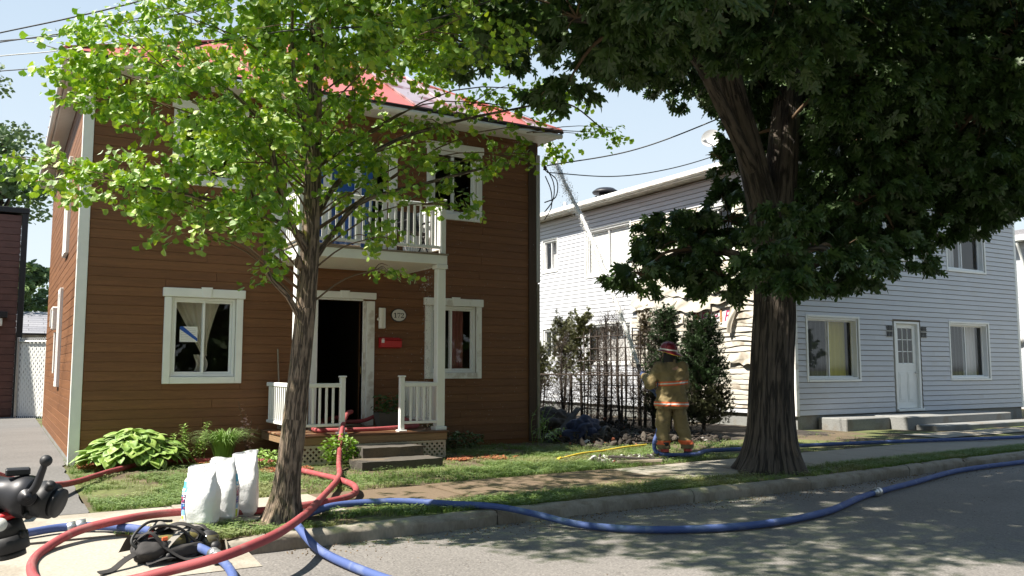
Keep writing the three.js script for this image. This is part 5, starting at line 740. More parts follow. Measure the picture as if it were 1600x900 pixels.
// the old shade tree right of the firefighter
const MB_ = [9.6, LOT, -8.85];
const maple = thing('shade_tree', 'massive old shade tree with lobed dark leaves and thick ridged trunk beside the kerb', 'tree', MB_);
{
  const bmp = (t, a, c, l) => { const r = Math.abs(2 * fbm(Math.cos(a) * 7.5, Math.sin(a) * 7.5, l * 0.9, 3) - 1); return 0.030 * (r - 0.35) + 0.09 * Math.exp(-Math.max(0, c.y - 0.1) * 3.2) * Math.sin(a * 4 + 0.8) ; };
  const tr = (t, c) => 0.325 + 0.22 * Math.exp(-Math.max(0, c.y - 0.12) * 3.0) - 0.008 * c.y;
  part(maple, 'trunk', sweep([[9.56, -0.05, -8.85], [9.6, 0.45, -8.85], [9.64, 1.37, -8.85], [9.75, 2.4, -8.85], [9.78, 3.2, -8.85], [9.74, 3.95, -8.87]], tr, { girth: 0.42, radial: 120, steps: 130, bump: bmp }), mat.mapleBark);
  const limb = (pts, r0, r1, n = 26) => part(maple, 'limb', sweep(pts, (t) => lerp(r0, r1, t), { radial: n, steps: 50, bump: (t, a, c, l) => 0.035 * lerp(r0, r1, t) / 0.3 * (Math.abs(2 * fbm(Math.cos(a) * 3.6, Math.sin(a) * 3.6, l * 0.9 + 5, 3) - 1) - 0.35) }), mat.mapleBark);
  limb([[9.80, 3.1, -8.90], [9.64, 3.95, -8.9], [9.27, 4.92, -8.85], [8.90, 5.82, -8.8], [8.54, 6.71, -8.7], [8.2, 8.2, -8.6], [7.4, 10, -8.4]], 0.25, 0.10);
  limb([[9.80, 3.1, -8.80], [9.92, 4.1, -8.85], [10.2, 5.25, -8.95], [10.62, 6.6, -9.1], [11.1, 8.4, -9.2], [11.6, 10.5, -9.3]], 0.29, 0.13);
  limb([[9.95, 3.3, -8.8], [10.6, 3.75, -8.7], [11.4, 4.35, -8.4], [12.6, 4.9, -8.0], [13.8, 5.0, -7.8]], 0.13, 0.04, 14);
  limb([[9.5, 4.4, -8.9], [8.4, 5.1, -8.4], [7.2, 5.55, -7.8], [5.8, 5.4, -7.3], [4.6, 5.3, -7.4]], 0.12, 0.03, 14);
  limb([[9.6, 3.1, -9.0], [9.55, 3.35, -9.5], [9.2, 3.45, -10.0], [8.5, 3.15, -10.2]], 0.09, 0.025, 12);
  limb([[9.9, 3.0, -8.6], [10.1, 3.2, -8.2], [9.6, 3.25, -7.9], [8.9, 3.1, -7.9]], 0.08, 0.02, 12);
  limb([[9.95, 2.9, -8.8], [10.3, 3.15, -8.5], [10.7, 3.3, -8.3], [12.2, 3.6, -8.3]], 0.09, 0.02, 12);
  const clumps = [[5.07,5.30,-7.20,1.05,0.34],[6.26,5.62,-7.60,1.05,0.40],[5.44,4.80,-8.00,0.30,0.20],[6.50,5.62,-8.40,0.6,0.26],[8.36,6.45,-9.00,1.0,0.45],[5.52,5.28,-6.20,1.0,0.28],[7.96,5.73,-7.20,1.29,0.64],[10.77,6.10,-7.40,2.06,1.13],[11.84,5.18,-8.20,1.99,1.00],[12.77,5.72,-7.20,1.36,1.70],[13.96,4.67,-8.00,1.22,0.61],[11.13,4.08,-8.40,1.16,0.79],[10.38,3.13,-8.20,0.89,0.42],[12.18,3.51,-8.40,0.50,0.50],[9.12,3.61,-10.20,0.88,0.52],[8.34,3.01,-10.20,0.59,0.24],[9.68,3.05,-9.80,0.83,0.33],[10.04,3.97,-10.00,0.75,0.56],[8.92,3.22,-7.90,0.63,0.58],[10.13,4.98,-10.20,0.37,0.46],[9.08,2.74,-7.90,0.31,0.16],[13.08,4.08,-8.20,0.93,0.47],[10.29,6.29,-9.60,1.00,0.77],[12.90,6.45,-10.20,1.15,1.15],[4.21,5.27,-7.60,0.49,0.18],[11.41,4.59,-10.00,0.69,0.46],[12.25,6.28,-6.50,0.98,0.98],[12.6,5.2,-10.6,1.5,1.0],[14.6,6.0,-9.0,1.4,1.2],[13.9,6.9,-8.0,1.5,0.9],[11.4,6.6,-10.6,1.3,0.9],[12.6,4.3,-9.2,0.9,0.6],[9.9,5.6,-7.4,0.8,0.8],[15.0,4.9,-8.6,0.9,0.5],[13.4,4.35,-7.4,0.9,0.35]];
  // the crown goes on above the picture and on the far side
  const above = [[9.6, 8.6, -8.6, 4.6, 1.5, 0.30, 4.2], [10.4, 10.6, -8.8, 4.0, 1.5, 0.28, 3.6], [9.4, 12.4, -8.6, 2.6, 1.2, 0.3, 2.4], [6.4, 7.0, -7.2, 2.2, 0.9, 0.6, 2.0], [5.0, 7.4, -9.2, 2.2, 1.0, 0.55, 2.0], [4.6, 6.9, -5.4, 1.7, 0.7, 0.6, 1.3], [8.2, 7.2, -5.2, 2.2, 0.8, 0.4, 1.2], [12.2, 7.4, -4.6, 2.4, 0.9, 0.6, 1.5], [6.0, 6.9, -11.4, 1.6, 0.7, 0.55, 1.4], [4.2, 8.6, -8.6, 2.4, 1.1, 0.55, 2.4], [5.6, 9.8, -11.5, 2.4, 1.1, 0.45, 2.0], [6.2, 9.6, -5.2, 2.4, 1.1, 0.6, 2.0], [4.6, 9.8, -6.6, 2.0, 1.0, 0.7, 1.6], [7.8, 8.6, -4.8, 2.0, 0.9, 0.6, 1.4], [16.0, 8.6, -8.0, 2.0, 1.0, 0.5, 2.4], [15.2, 8.6, -11.6, 2.0, 1.0, 0.5, 1.8], [12.0, 9.2, -12.8, 2.2, 1.0, 0.5, 1.4], [17.4, 7.4, -6.0, 1.4, 0.8, 0.5, 1.4], [14.2, 7.4, -5.6, 2.0, 0.9, 0.6, 1.8], [13.4, 7.6, -8.4, 2.4, 1.1, 0.45, 2.4], [10.4, 7.4, -6.0, 2.6, 0.9, 0.45, 1.6], [11.2, 7.4, -11.4, 2.6, 1.0, 0.4, 1.6], [14.2, 6.3, -9.5, 1.3, 0.9, 0.6, 1.4], [8.4, 6.9, -10.6, 1.6, 0.7, 0.45, 1.2]];
  for (const a of above) a[5] *= 1.9;
  const all = [...clumps, ...above];
  const anchors = [[9.7, 3.6, -8.9], [9.3, 4.9, -8.85], [8.6, 6.6, -8.7], [10.2, 5.3, -8.95], [10.6, 6.6, -9.1], [11.3, 4.3, -8.4], [7.2, 5.55, -7.8], [5.8, 5.4, -7.3], [9.2, 3.45, -10.0], [9.6, 3.25, -7.9], [12.6, 4.9, -8.0], [11.2, 8.4, -9.2], [8.2, 8.2, -8.6]].map((a) => V3(...a)), br = [];
  all.forEach((c) => { const C = V3(c[0], c[1], c[2]); let s = anchors[0]; for (const a of anchors) if (a.distanceTo(C) < s.distanceTo(C)) s = a; br.push(sweep([s, s.clone().lerp(C, 0.5).add(V3(0, 0.15, 0)), C], (t) => lerp(0.035, 0.012, t), { radial: 6, steps: 8 })); for (let i = 0; i < 9; i++) { const e = C.clone().add(V3(rr(-1, 1) * c[3] * 0.85, rr(-0.7, 0.7) * c[4], rr(-0.8, 0.8) * (c[6] ?? c[3] * 0.8))); br.push(sweep([C, C.clone().lerp(e, 0.5).add(V3(0, 0.08, 0)), e], (t) => lerp(0.014, 0.004, t), { radial: 4, steps: 5 })); } });
  part(maple, 'twigs', br, mat.twig, { kind: 'stuff' });
  const leaves = clumpLeaves(all, 560, () => rr(0.11, 0.18), (d) => { const n = V3(rr(-0.7, 0.7), rr(0.2, 1), rr(-0.7, 0.7)).normalize(), f = V3(d.x + rr(-0.9, 0.9), rr(-1.3, -0.1), d.z + rr(-0.9, 0.9)).normalize(); const s = n.clone().cross(f).normalize(), u = f.clone().cross(s); return new THREE.Quaternion().setFromRotationMatrix(new THREE.Matrix4().makeBasis(s, u, f)); });
  const geos = [flatLeaf(mapleOut, 0.18, 0.25, 1), flatLeaf(mapleOut, 0.05, 0.4, 1)].map((g) => withStem(g, 0.6, 0.012));
  layLeaves(maple, leaves, geos, mat.mapleLeafs, 'leaf', 290);
}

// trees behind the houses and across the street: trunk, limbs and a crown of leaf clumps
function farTree(name, label, x, z, h, crown, col0, n, size, group, extra = {}) {
  const t = thing(name, label, 'tree', [x, 0, z], group), y0 = h * (extra.bare ?? 0.28), br = [];
  part(t, 'trunk', sweep([[x, -0.1, z], [x + 0.1, h * 0.3, z], [x - 0.1, h * 0.62, z + 0.1], [x, h * 0.92, z]], (q) => lerp(h * 0.024, 0.03, q), { radial: 9 }), mat.mapleBark);
  const im = new THREE.InstancedMesh(flatLeaf([[0, 0], [-0.34, 0.35], [-0.2, 0.75], [0, 1], [0.2, 0.75], [0.34, 0.35]], 0.15, 0.2, 1), mat.leafTint, n), c = new THREE.Color(), cl = [];
  for (let i = 0; i < 30; i++) { const f = rnd(), y = lerp(y0, h, f), r = crown * Math.pow(Math.sin(Math.PI * Math.pow(0.12 + 0.86 * f, extra.pow ?? 0.8)), 0.7), a = rr(0, 6.28), q = V3(x + Math.cos(a) * r * rr(0.2, 0.95), y, z + Math.sin(a) * r * rr(0.2, 0.95)); cl.push([q, rr(0.18, 0.34) * crown]); br.push(sweep([[x, Math.max(h * 0.2, y - r * 0.7), z], [lerp(x, q.x, 0.5), y - r * 0.1, lerp(z, q.z, 0.5)], q], (s) => lerp(h * 0.008, 0.012, s), { radial: 5, steps: 6 })); }
  part(t, 'limbs', br, mat.mapleBark, { kind: 'stuff' });
  for (let i = 0; i < n; i++) { const [q, r] = cl[Math.floor(rnd() * cl.length)]; let p; do { p = V3(rr(-1, 1), rr(-1, 1), rr(-1, 1)); } while (p.lengthSq() > 1); const s = rr(0.7, 1.3) * size; im.setMatrixAt(i, M4(V3(q.x - x + p.x * r * 1.25, q.y + p.y * r * 0.85, q.z - z + p.z * r * 1.25), Q(rr(-1, 1.6), rr(0, 6.28), rr(-1, 1)), [s, s, s])); const k = rr(0.75, 1.25); c.setRGB(col0[0] * k, col0[1] * k, col0[2] * k); im.setColorAt(i, c); }
  shadowOn(im); im.name = partName(t, 'crown'); im.userData.kind = 'stuff'; t.add(im); return t;
}
farTree('poplar_tree', 'tall pale feathery tree beyond the driveway at the left edge', -1.6, -44, 15.5, 3.3, [0.13, 0.19, 0.065], 6000, 0.22, null, { bare: 0.15 });
farTree('dark_tree', 'darker green tree behind the back fence beside the brown house', -0.2, -37.5, 10.2, 2.4, [0.10, 0.17, 0.055], 7000, 0.24, null, { bare: 0.2 });
farTree('garden_shrub', 'light green bushy tree low behind the garage roof', 0.3, -35, 5.1, 1.7, [0.11, 0.19, 0.035], 5000, 0.18, null, { bare: 0.1 });
farTree('backyard_tree', 'pale tree rising behind the red roof right of its peak', 20.5, -41, 15.0, 3.6, [0.16, 0.21, 0.10], 9000, 0.32);
const across = [['leftmost', -16, 10, 11], ['second from the left', -8, 11, 12.5], ['opposite the driveway', 0, 9.5, 12], ['opposite the porch', 8, 10.5, 13], ['opposite the gap between the houses', 16, 9.5, 11.5], ['opposite the white door', 24, 10.5, 13], ['second from the right', 32, 10, 12], ['rightmost', 41, 11, 12]];  // unseen row, set close and dense to block sky light from the facades
for (const [lb, x, z, h] of across) farTree('added_roadside_tree', 'unseen tree added across the street to dim facades, ' + lb, x, z, h, 5, [0.07, 0.125, 0.03], 3800, 0.62, 'unseen trees added across the street', { bare: 0.12 });
// ------------------------------------------------------------------ plants
function plant(name, label, cat, base) { return thing(name, label, cat, base); }
// hosta: every leaf a part
{
  const t = plant('hosta', 'large light green broad-leaved hosta clump at the front left corner of the brown house', 'plant', [1.72, LOT, -14.0]);
  const geos = [0.5, 0.75, 1.0].map((b) => { const g = gridSheet(6, 9, (u, v) => { const w = 0.105 * Math.pow(Math.sin(Math.PI * Math.pow(clamp(v * 0.97 + 0.02), 0.72)), 0.85), s = (u - 0.5) * 2, a = b * v; return [s * w, 0.05 * Math.abs(s) * (1 - v) + 0.006 * Math.cos(s * 9) + 0.26 * (Math.sin(0.6 + 0.0) * v * 0.5 - b * v * v * 0.55), 0.26 * v * (1 - 0.12 * b * v), s, v]; }); return g; });
  const stems = [], N = 270, c = V3(1.78, LOT, -13.95);
  for (let i = 0; i < N; i++) {
    const f = Math.sqrt((i + 0.5) / N), a = i * 2.39996 + rr(-0.2, 0.2), r = f * 0.62, el = lerp(0.50, 0.13, Math.pow(f, 1.6)) + rr(-0.04, 0.04);
    const p = V3(c.x + Math.cos(a) * r * 1.15, LOT + el, Math.max(-14.5, c.z + Math.sin(a) * r * 0.85));
    const m = shadowOn(new THREE.Mesh(geos[i % 3], mat.hosta[(i * 7) % 3])); m.position.copy(p).sub(V3(1.72, LOT, -14.0)); m.quaternion.setFromEuler(new THREE.Euler(rr(-0.45, 0.35) + f * 0.35, Math.PI / 2 - a + rr(-0.5, 0.5), rr(-0.25, 0.25), 'YXZ')); m.scale.setScalar(rr(0.55, 0.9)); m.name = partName(t, 'leaf'); t.add(m);
    if (i % 2) stems.push(sweep([[c.x + Math.cos(a) * 0.08, LOT, c.z + Math.sin(a) * 0.08], [lerp(c.x, p.x, 0.6), LOT + el * 0.75, lerp(c.z, p.z, 0.6)], p], 0.006, { radial: 4, steps: 4 }));
  }
  part(t, 'stems', stems, mat.hosta[2], { kind: 'stuff' });
}
// day lily clump of arching blades
function bladeClump(t, x, z, n, r, h, wid, m, nm) {
  const L = []; for (let i = 0; i < n; i++) { const a = rr(0, 6.28), f = Math.sqrt(rnd()), bx0 = x + Math.cos(a) * 0.14 * f, bz0 = z + Math.sin(a) * 0.10 * f, out = rr(0.2, 1) * r, hh = h * rr(0.65, 1), w = wid * rr(0.7, 1.2), c = Math.cos(a), s = Math.sin(a); L.push(gridSheet(1, 6, (u, v) => { const k = (u - 0.5) * 2 * w * (1 - v * v * 0.95), o = out * v * v, y = hh * Math.sin(v * Math.PI * lerp(0.48, 0.68, out / r)); return [bx0 + c * o - s * k, LOT + Math.max(0.01, y), Math.max(-14.52, bz0 + s * o + c * k), u, v]; })); } part(t, nm, L, m, { kind: 'stuff' });
}
{ const t = plant('day_lily', 'mound of thin arching grass-like leaves in the bed under the lower left window', 'plant', [3.05, LOT, -13.92]); bladeClump(t, 3.05, -13.92, 420, 0.55, 0.52, 0.008, mat.hosta[2], 'foliage'); }
function whorlStem(t, x, z, h, lean, n) { const top = V3(x + lean, LOT + h, z); part(t, 'stem', sweep([[x, LOT, z], [x + lean * 0.3, LOT + h * 0.5, z], top], 0.006, { radial: 5 }), mat.hosta[2]); const L = []; for (let i = 0; i < n; i++) { const f = lerp(0.25, 1, i / n), a = i * 2.4; L.push(leafGeo(rr(0.09, 0.15) * (1.1 - 0.4 * f), 0.014, rr(0.1, 0.7), V3(x + lean * f * f, LOT + h * f, z), new THREE.Quaternion().setFromEuler(new THREE.Euler(rr(-0.5, 0.1), a, 0, 'YXZ')))); } part(t, 'foliage', L, mat.hosta[(n) % 3], { kind: 'stuff' }); }
{ const t = plant('tall_lily', 'leafy upright lily stems between the hosta and the grass-like mound', 'plant', [2.62, LOT, -14.1]); for (const [x, z, h, l] of [[2.46, -14.05, 0.60, 0.02], [2.54, -14.12, 0.52, -0.03], [2.38, -14.1, 0.46, -0.05], [2.82, -14.2, 0.62, 0.03], [2.66, -14.0, 0.38, 0.02], [2.74, -14.15, 0.45, 0.06]]) whorlStem(t, x, z, h, l, 46); }
{ const t = plant('purple_shrub', 'thin shrub with dull pink-purple leaves against the brown wall', 'shrub', [3.5, LOT, -14.3]); const pk = M([0.40, 0.24, 0.20], 0.7, { side: THREE.DoubleSide }); const st = [], L = []; for (const [dx, dy] of [[-0.16, 0.92], [0.06, 0.62], [0.16, 0.52], [-0.04, 0.74]]) { st.push(sweep([[3.5, LOT, -14.3], [3.5 + dx * 0.4, LOT + dy * 0.5, -14.28], [3.5 + dx, LOT + dy, -14.27]], 0.006, { radial: 5 })); for (let i = 0; i < 12; i++) { const f = lerp(0.3, 1, i / 12); L.push(leafGeo(rr(0.05, 0.09), 0.022, 0.4, V3(3.5 + dx * f * f, LOT + dy * f, -14.27), Q(rr(-0.8, 0.8), rr(0, 6.28), rr(-0.6, 0.6)))); } } part(t, 'stem', st, mat.twig); part(t, 'foliage', L, pk, { kind: 'stuff' }); }
function bush(name, label, x, z, rx, ry, rz, n, len, m, y0 = 0) { const t = plant(name, label, 'shrub', [x, LOT, z]); const L = [], st = []; for (let i = 0; i < 14; i++) { const a = rr(0, 6.28), r = rr(0.3, 0.9); st.push(sweep([[x, LOT - 0.01, z], [x + Math.cos(a) * rx * r * 0.5, LOT + ry * 0.7, z + Math.sin(a) * rz * r * 0.5], [x + Math.cos(a) * rx * r, LOT + ry * rr(1.1, 1.8), z + Math.sin(a) * rz * r]], 0.005, { radial: 4, steps: 5 })); } for (let i = 0; i < n; i++) { let p; do { p = V3(rr(-1, 1), rr(-1, 1), rr(-1, 1)); } while (p.lengthSq() > 1); p.multiplyScalar(Math.pow(p.length(), -0.35)); L.push(leafGeo(rr(0.6, 1.2) * len, len * 0.32, rr(0.1, 0.6), V3(x + p.x * rx, LOT + y0 + ry + p.y * ry * 0.95, z + p.z * rz), Q(rr(-0.7, 0.8), rr(0, 6.28), rr(-0.6, 0.6)), 2)); } part(t, 'stem', st, mat.twig, { kind: 'stuff' }); part(t, 'foliage', L, m, { kind: 'stuff' }); return t; }
bush('low_shrub', 'low spreading light green plant left of the porch behind the slender tree', 3.35, -12.9, 0.42, 0.14, 0.35, 420, 0.06, mat.hosta[0]);
bush('low_shrub', 'leafy green shrub growing in front of the porch lattice behind the red hose', 4.45, -12.55, 0.30, 0.24, 0.16, 330, 0.075, mat.ginkgoLeafs[1]);
bush('low_shrub', 'dark green low plants against the shaded wall right of the porch', 7.2, -14.15, 0.62, 0.16, 0.25, 420, 0.08, mat.mapleLeafs[1]);
bush('low_shrub', 'dark brown-leaved shrub beside the white porch post', 6.75, -14.1, 0.24, 0.30, 0.22, 200, 0.07, mat.mapleLeafs[2]);
bush('low_shrub', 'bright green weeds at the front right corner of the brown house', 9.55, -14.2, 0.28, 0.14, 0.2, 240, 0.07, mat.hosta[1]);
{ const t = plant('tall_weed', 'tall dry weed stalk with seed heads at the right corner of the brown house', 'plant', [9.05, LOT, -14.2]); const L = []; for (let i = 0; i < 9; i++) { const x = 9.05 + rr(-0.15, 0.15), h = rr(0.4, 0.85); L.push(sweep([[x, LOT, -14.2], [x + rr(-0.05, 0.1), LOT + h * 0.6, -14.18], [x + rr(-0.1, 0.3), LOT + h, -14.15]], 0.005, { radial: 4 })); for (let k = 0; k < 6; k++) L.push(leafGeo(0.12, 0.012, 0.6, V3(x + 0.05, LOT + h * rr(0.2, 0.9), -14.17), Q(rr(-0.5, 0.5), rr(0, 6.28), 0))); } part(t, 'foliage', L, mat.hosta[0]); }

// scorched cedar hedge between the houses
const cedarBody = [[14.1, -15.0, 2.45, 0.78, 1.0, 'dense'], [13.7, -15.9, 2.65, 0.66, 0.85, 'dense'], [13.75, -16.7, 2.65, 0.60, 0.9, 'bare'], [13.6, -17.5, 2.75, 0.62, 0, 'bare'], [13.8, -18.4, 2.80, 0.62, 0, 'bare'], [13.7, -19.3, 2.80, 0.66, 0.60, 'olive'], [13.8, -20.4, 2.75, 0.70, 0.75, 'olive'], [13.75, -21.6, 2.0, 0.6, 0.5, 'olive'], [13.9, -22.9, 1.75, 0.6, 0.4, 'olive'], [13.8, -24.2, 2.0, 0.6, 0.6, 'olive']];
for (const [x, z, h] of [[13.9, -17.1, 2.3], [13.5, -18.0, 2.5], [13.9, -18.9, 2.4], [13.5, -19.9, 2.3], [13.6, -16.2, 2.4]]) cedarBody.push([x, z, h, 0.6, 0.05, 'bare']);
const cedarLabels = ['dense dark green cedar at the right end of the scorched hedge', 'dark green cedar with a burnt left side, second from the right end of the hedge', 'half-burnt cedar behind the firefighter with a dark thin top', 'bare burnt cedar trunk with thin black twigs just left of the firefighter', 'bare scorched cedar skeleton behind the water jet', 'olive-brown singed cedar in front of the lower side window, right half', 'olive-brown singed cedar in front of the lower side window, left half', 'low singed cedar left of the side window', 'singed small cedar in the mist near the brown house corner', 'singed cedar farthest back, partly hidden by the brown house corner', 'bare burnt cedar stem just behind the water jet near the firefighter', 'bare burnt cedar stem nearest the fence, middle of the hedge', 'bare burnt cedar stem in front of the side window right edge', 'bare burnt cedar stem in front of the side window middle', 'bare burnt cedar stem behind the firefighter helmet'];
const sprayGeo = (() => { const L = []; for (let i = 0; i < 7; i++) { const a = (i - 3) * 0.32; L.push(leafGeo(0.10 * (1 - Math.abs(a) * 0.35), 0.012, 0.3, V3(0, 0, 0), Q(rr(-0.3, 0.3), a, rr(-0.3, 0.3)), 2)); } return merge(L); })();
cedarBody.forEach(([x, z, h, r, dens, kind], ci) => {
  const t = thing('cedar_shrub', cedarLabels[ci], 'cedar', [x, LOT, z], ci > 9 ? 'bare burnt cedar stems in the hedge' : undefined);
  const bare = kind === 'bare', tw = [], nb = kind === 'dense' ? 420 : bare ? 95 : 170, c = new THREE.Color();
  const lean = rr(-0.08, 0.08); part(t, 'trunk', [sweep([[x, LOT - 0.03, z], [x + lean, LOT + h * 0.5, z + lean], [x + lean * 0.6, LOT + h * 0.97, z]], (q) => lerp(0.045, 0.009, q), { radial: 7, bump: (q, a, p, l) => 0.006 * (fbm(a, l * 9, 2) - 0.5) }), ...(ci % 2 ? [sweep([[x + 0.08, LOT, z + 0.1], [x + 0.14, LOT + h * 0.5, z + 0.12], [x + 0.1, LOT + h * 0.85, z + 0.1]], (q) => lerp(0.03, 0.007, q), { radial: 6 })] : [])], mat.burntTwig);
  const ends = [];
  for (let i = 0; i < nb; i++) { const f = rr(0.08, 1), a = rr(0, 6.28), len = r * (bare ? rr(0.35, 0.9) : 0.9) * Math.pow(1 - f * 0.75, 0.6), y = LOT + h * f, e = V3(x + Math.cos(a) * len, y + rr(0, 0.32), z + Math.sin(a) * len), s = V3(x + lean * f, y - 0.1, z + lean * f); tw.push(sweep([s, s.clone().lerp(e, 0.55).add(V3(0, -0.06, 0)), e], (q) => lerp(0.007, 0.002, q), { radial: 3, steps: 3, caps: false })); ends.push([s, e, f]); for (let k = 0; k < (bare ? 5 : 3); k++) { const b0 = s.clone().lerp(e, rr(0.35, 0.95)), e2 = b0.clone().add(V3(rr(-0.22, 0.22), rr(-0.05, 0.25), rr(-0.22, 0.22))); tw.push(sweep([b0, e2], (q) => lerp(0.004, 0.0018, q), { radial: 3, straight: true, caps: false })); } }
  part(t, 'twigs', tw, mat.burntTwig, { kind: 'stuff' });
  const g0 = kind === 'dense' ? [0.042, 0.085, 0.026] : kind === 'olive' ? [0.115, 0.125, 0.04] : [0.11, 0.085, 0.04], list = [];
  for (const [a, b, f] of ends) { const keep = kind === 'dense' ? (ci === 1 && b.x < x - 0.05 ? 0.3 : 1) : kind === 'olive' ? sstep(0.30, 0.62, f) * 0.9 : sstep(0.55, 0.9, f) * 0.5 * dens; const m = Math.round(keep * (kind === 'olive' ? rr(9, 26) : rr(10, 26))); for (let k = 0; k < m; k++) list.push([a.clone().lerp(b, rr(0.35, 1.08)).add(V3(rr(-0.06, 0.06), rr(-0.05, 0.07), rr(-0.06, 0.06))), Math.atan2(b.x - a.x, b.z - a.z), f]); }
  const im = shadowOn(new THREE.InstancedMesh(sprayGeo, mat.leafTint, Math.max(1, list.length)));
  list.forEach(([p, az, f], i) => { im.setMatrixAt(i, M4(V3(p.x - x, p.y - LOT, p.z - z), new THREE.Quaternion().setFromEuler(new THREE.Euler(rr(-1.4, -0.2), az + rr(-0.8, 0.8), rr(-0.6, 0.6), 'YXZ')), [1, 1, 1].map(() => rr(0.55, 1.15)))); const k = rr(0.6, 1.4), br = kind === 'dense' && f < 0.35 ? 0.4 : 0; c.setRGB(lerp(g0[0], 0.12, br) * k, lerp(g0[1], 0.075, br) * k, lerp(g0[2], 0.04, br) * k); im.setColorAt(i, c); });
  im.name = partName(t, 'foliage'); im.userData.kind = 'stuff'; t.add(im);
});
{ const L = []; for (let i = 0; i < 620; i++) { const z = rr(-25, -14.9), x = 13.75 + rr(-0.35, 0.35), y = LOT + rr(0, 0.9), a = V3(x, y, z), b = a.clone().add(V3(rr(-0.25, 0.25), rr(0.05, 0.45), rr(-0.4, 0.4))); L.push(sweep([a, a.clone().lerp(b, 0.5).add(V3(rr(-0.05, 0.05), rr(-0.05, 0.05), 0)), b], (q) => lerp(0.006, 0.0025, q), { radial: 3, steps: 3, caps: false })); } const m = merge(L), t = new THREE.Mesh(m, mat.burntTwig); shadowOn(t); t.name = 'burnt_brush'; t.userData = { kind: 'stuff', label: 'tangle of thin burnt twigs along the foot of the hedge', category: 'brush' }; scene.add(t); }
// chain-link garden fence behind the hedge
{
  const t = thing('chain_link_fence', 'rusty dark chain-link fence with a top rail running through the burnt hedge', 'fence', [13.3, LOT, -19]);
  part(t, 'top_rail', sweep([[13.35, 1.42, -14.9], [13.35, 1.42, -26]], 0.022, { straight: true, radial: 8 }), mat.burntTwig); for (let z = -14.9; z > -26; z -= 2.2) part(t, 'fence_post', sweep([[13.35, 0.1, z], [13.35, 1.46, z]], 0.028, { straight: true, radial: 8 }), mat.burntTwig);
  const L = []; for (let z = -26; z < -14.9; z += 0.11) for (const s of [1, -1]) { const za = z, zb = z + 0.55 * s; L.push(sweep([[13.35 + 0.004 * s, 0.2, za], [13.35 + 0.004 * s, 1.40, clamp(zb + 0.55 * s, -26, -14.9)]], 0.0025, { straight: true, radial: 3, caps: false })); } part(t, 'wire_mesh', L, mat.burntTwig, { kind: 'stuff' });
}

{
  const x = 13.22, t = thing('trellis', 'dark garden trellis of thin crossed bars behind the firefighter', 'trellis', [x, LOT, -17]);
  for (let z = -16.2; z >= -18.8; z -= 0.29) part(t, 'upright', bx(x - 0.012, x + 0.012, 0.12, 2.55 + 0.08 * hash(Math.round(z * 50), 2, 2), z - 0.014, z + 0.014, 0.003, true), mat.burntTwig);
  for (let y = 0.55; y < 2.5; y += 0.31) part(t, 'crossbar', bx(x - 0.03, x - 0.0135, y - 0.012, y + 0.012, -18.85, -16.15, 0.003), mat.burntTwig);
}
// ------------------------------------------------------------------ left background: dark building, fence, garage, neighbour
{
  const z = -29.6; const t = thing('dark_building', 'dark brown building with black corner trim and a small lamp at the left edge', 'building', [-2.5, 0.1, z]);
  for (let i = 0; i < 30; i++) part(t, 'siding_board', bx(-5.5, 0.36, 0.2 + i * 0.2, 0.392 + i * 0.2, z - 0.03, z, 0.006), mat.darkBrick);
  part(t, 'wall', [bx(-5.5, 0.34, 0.05, 6.2, z - 2.2, z - 0.032)], mat.darkBrick);
  part(t, 'corner_trim', bx(0.365, 0.53, 0.05, 6.25, z - 0.2, z + 0.05, 0.01, true), mat.blackTrim); part(t, 'roof_trim', bx(-5.6, 0.56, 6.252, 6.42, z - 2.3, z + 0.08, 0.01), mat.blackTrim);
  part(t, 'wall_lamp', [bx(-0.25, 0.12, 3.08, 3.26, z + 0.002, z + 0.22, 0.01)], mat.blackTrim); part(t, 'lamp_glass', lathe([[0.0, 0], [0.07, 0], [0.08, 0.22], [0.0, 0.22]], 12).translate(-0.08, 2.84, z + 0.12), mat.lampWhite);
}
{
  const A = V3(0.45, 0, -29.25), B = V3(2.3, 0, -27.6), d = B.clone().sub(A), L0 = d.length(); d.normalize(); const n = V3(-d.z, 0, d.x), at = (s, y, o = 0) => [A.x + d.x * s + n.x * o, y, A.z + d.z * s + n.z * o];
  const t = thing('privacy_fence', 'white slatted privacy fence at the end of the driveway', 'fence', [0.45, 0.1, -29.25]), L = [], zz = [];
  for (let s = 0; s < L0; s += 0.066) { L.push(gridSheet(1, 26, (u, v) => [...at(s + u * 0.058 + 0.006 * Math.sin(v * 80), lerp(0.2, 2.42, v), 0.012 * Math.sin(v * 80 + s * 47)), u, v])); zz.push(bar(at(s, 2.42), at(s + 0.033, 2.50), 0.008, 0.008, 0.001), bar(at(s + 0.033, 2.50), at(s + 0.066, 2.42), 0.008, 0.008, 0.001), bar(at(s, 0.2), at(s + 0.033, 0.14), 0.008, 0.008, 0.001)); }
  part(t, 'slats', L, mat.white, { kind: 'stuff' }); part(t, 'wire_top', zz, mat.white, { kind: 'stuff' }); part(t, 'top_rail', sweep([at(0, 2.38, 0.04), at(L0, 2.38, 0.04)], 0.025, { straight: true }), mat.steel); for (const s of [0.02, L0]) part(t, 'fence_post', sweep([at(s, 0.05, 0.05), at(s, 2.5, 0.05)], 0.035, { straight: true }), mat.steel);
}
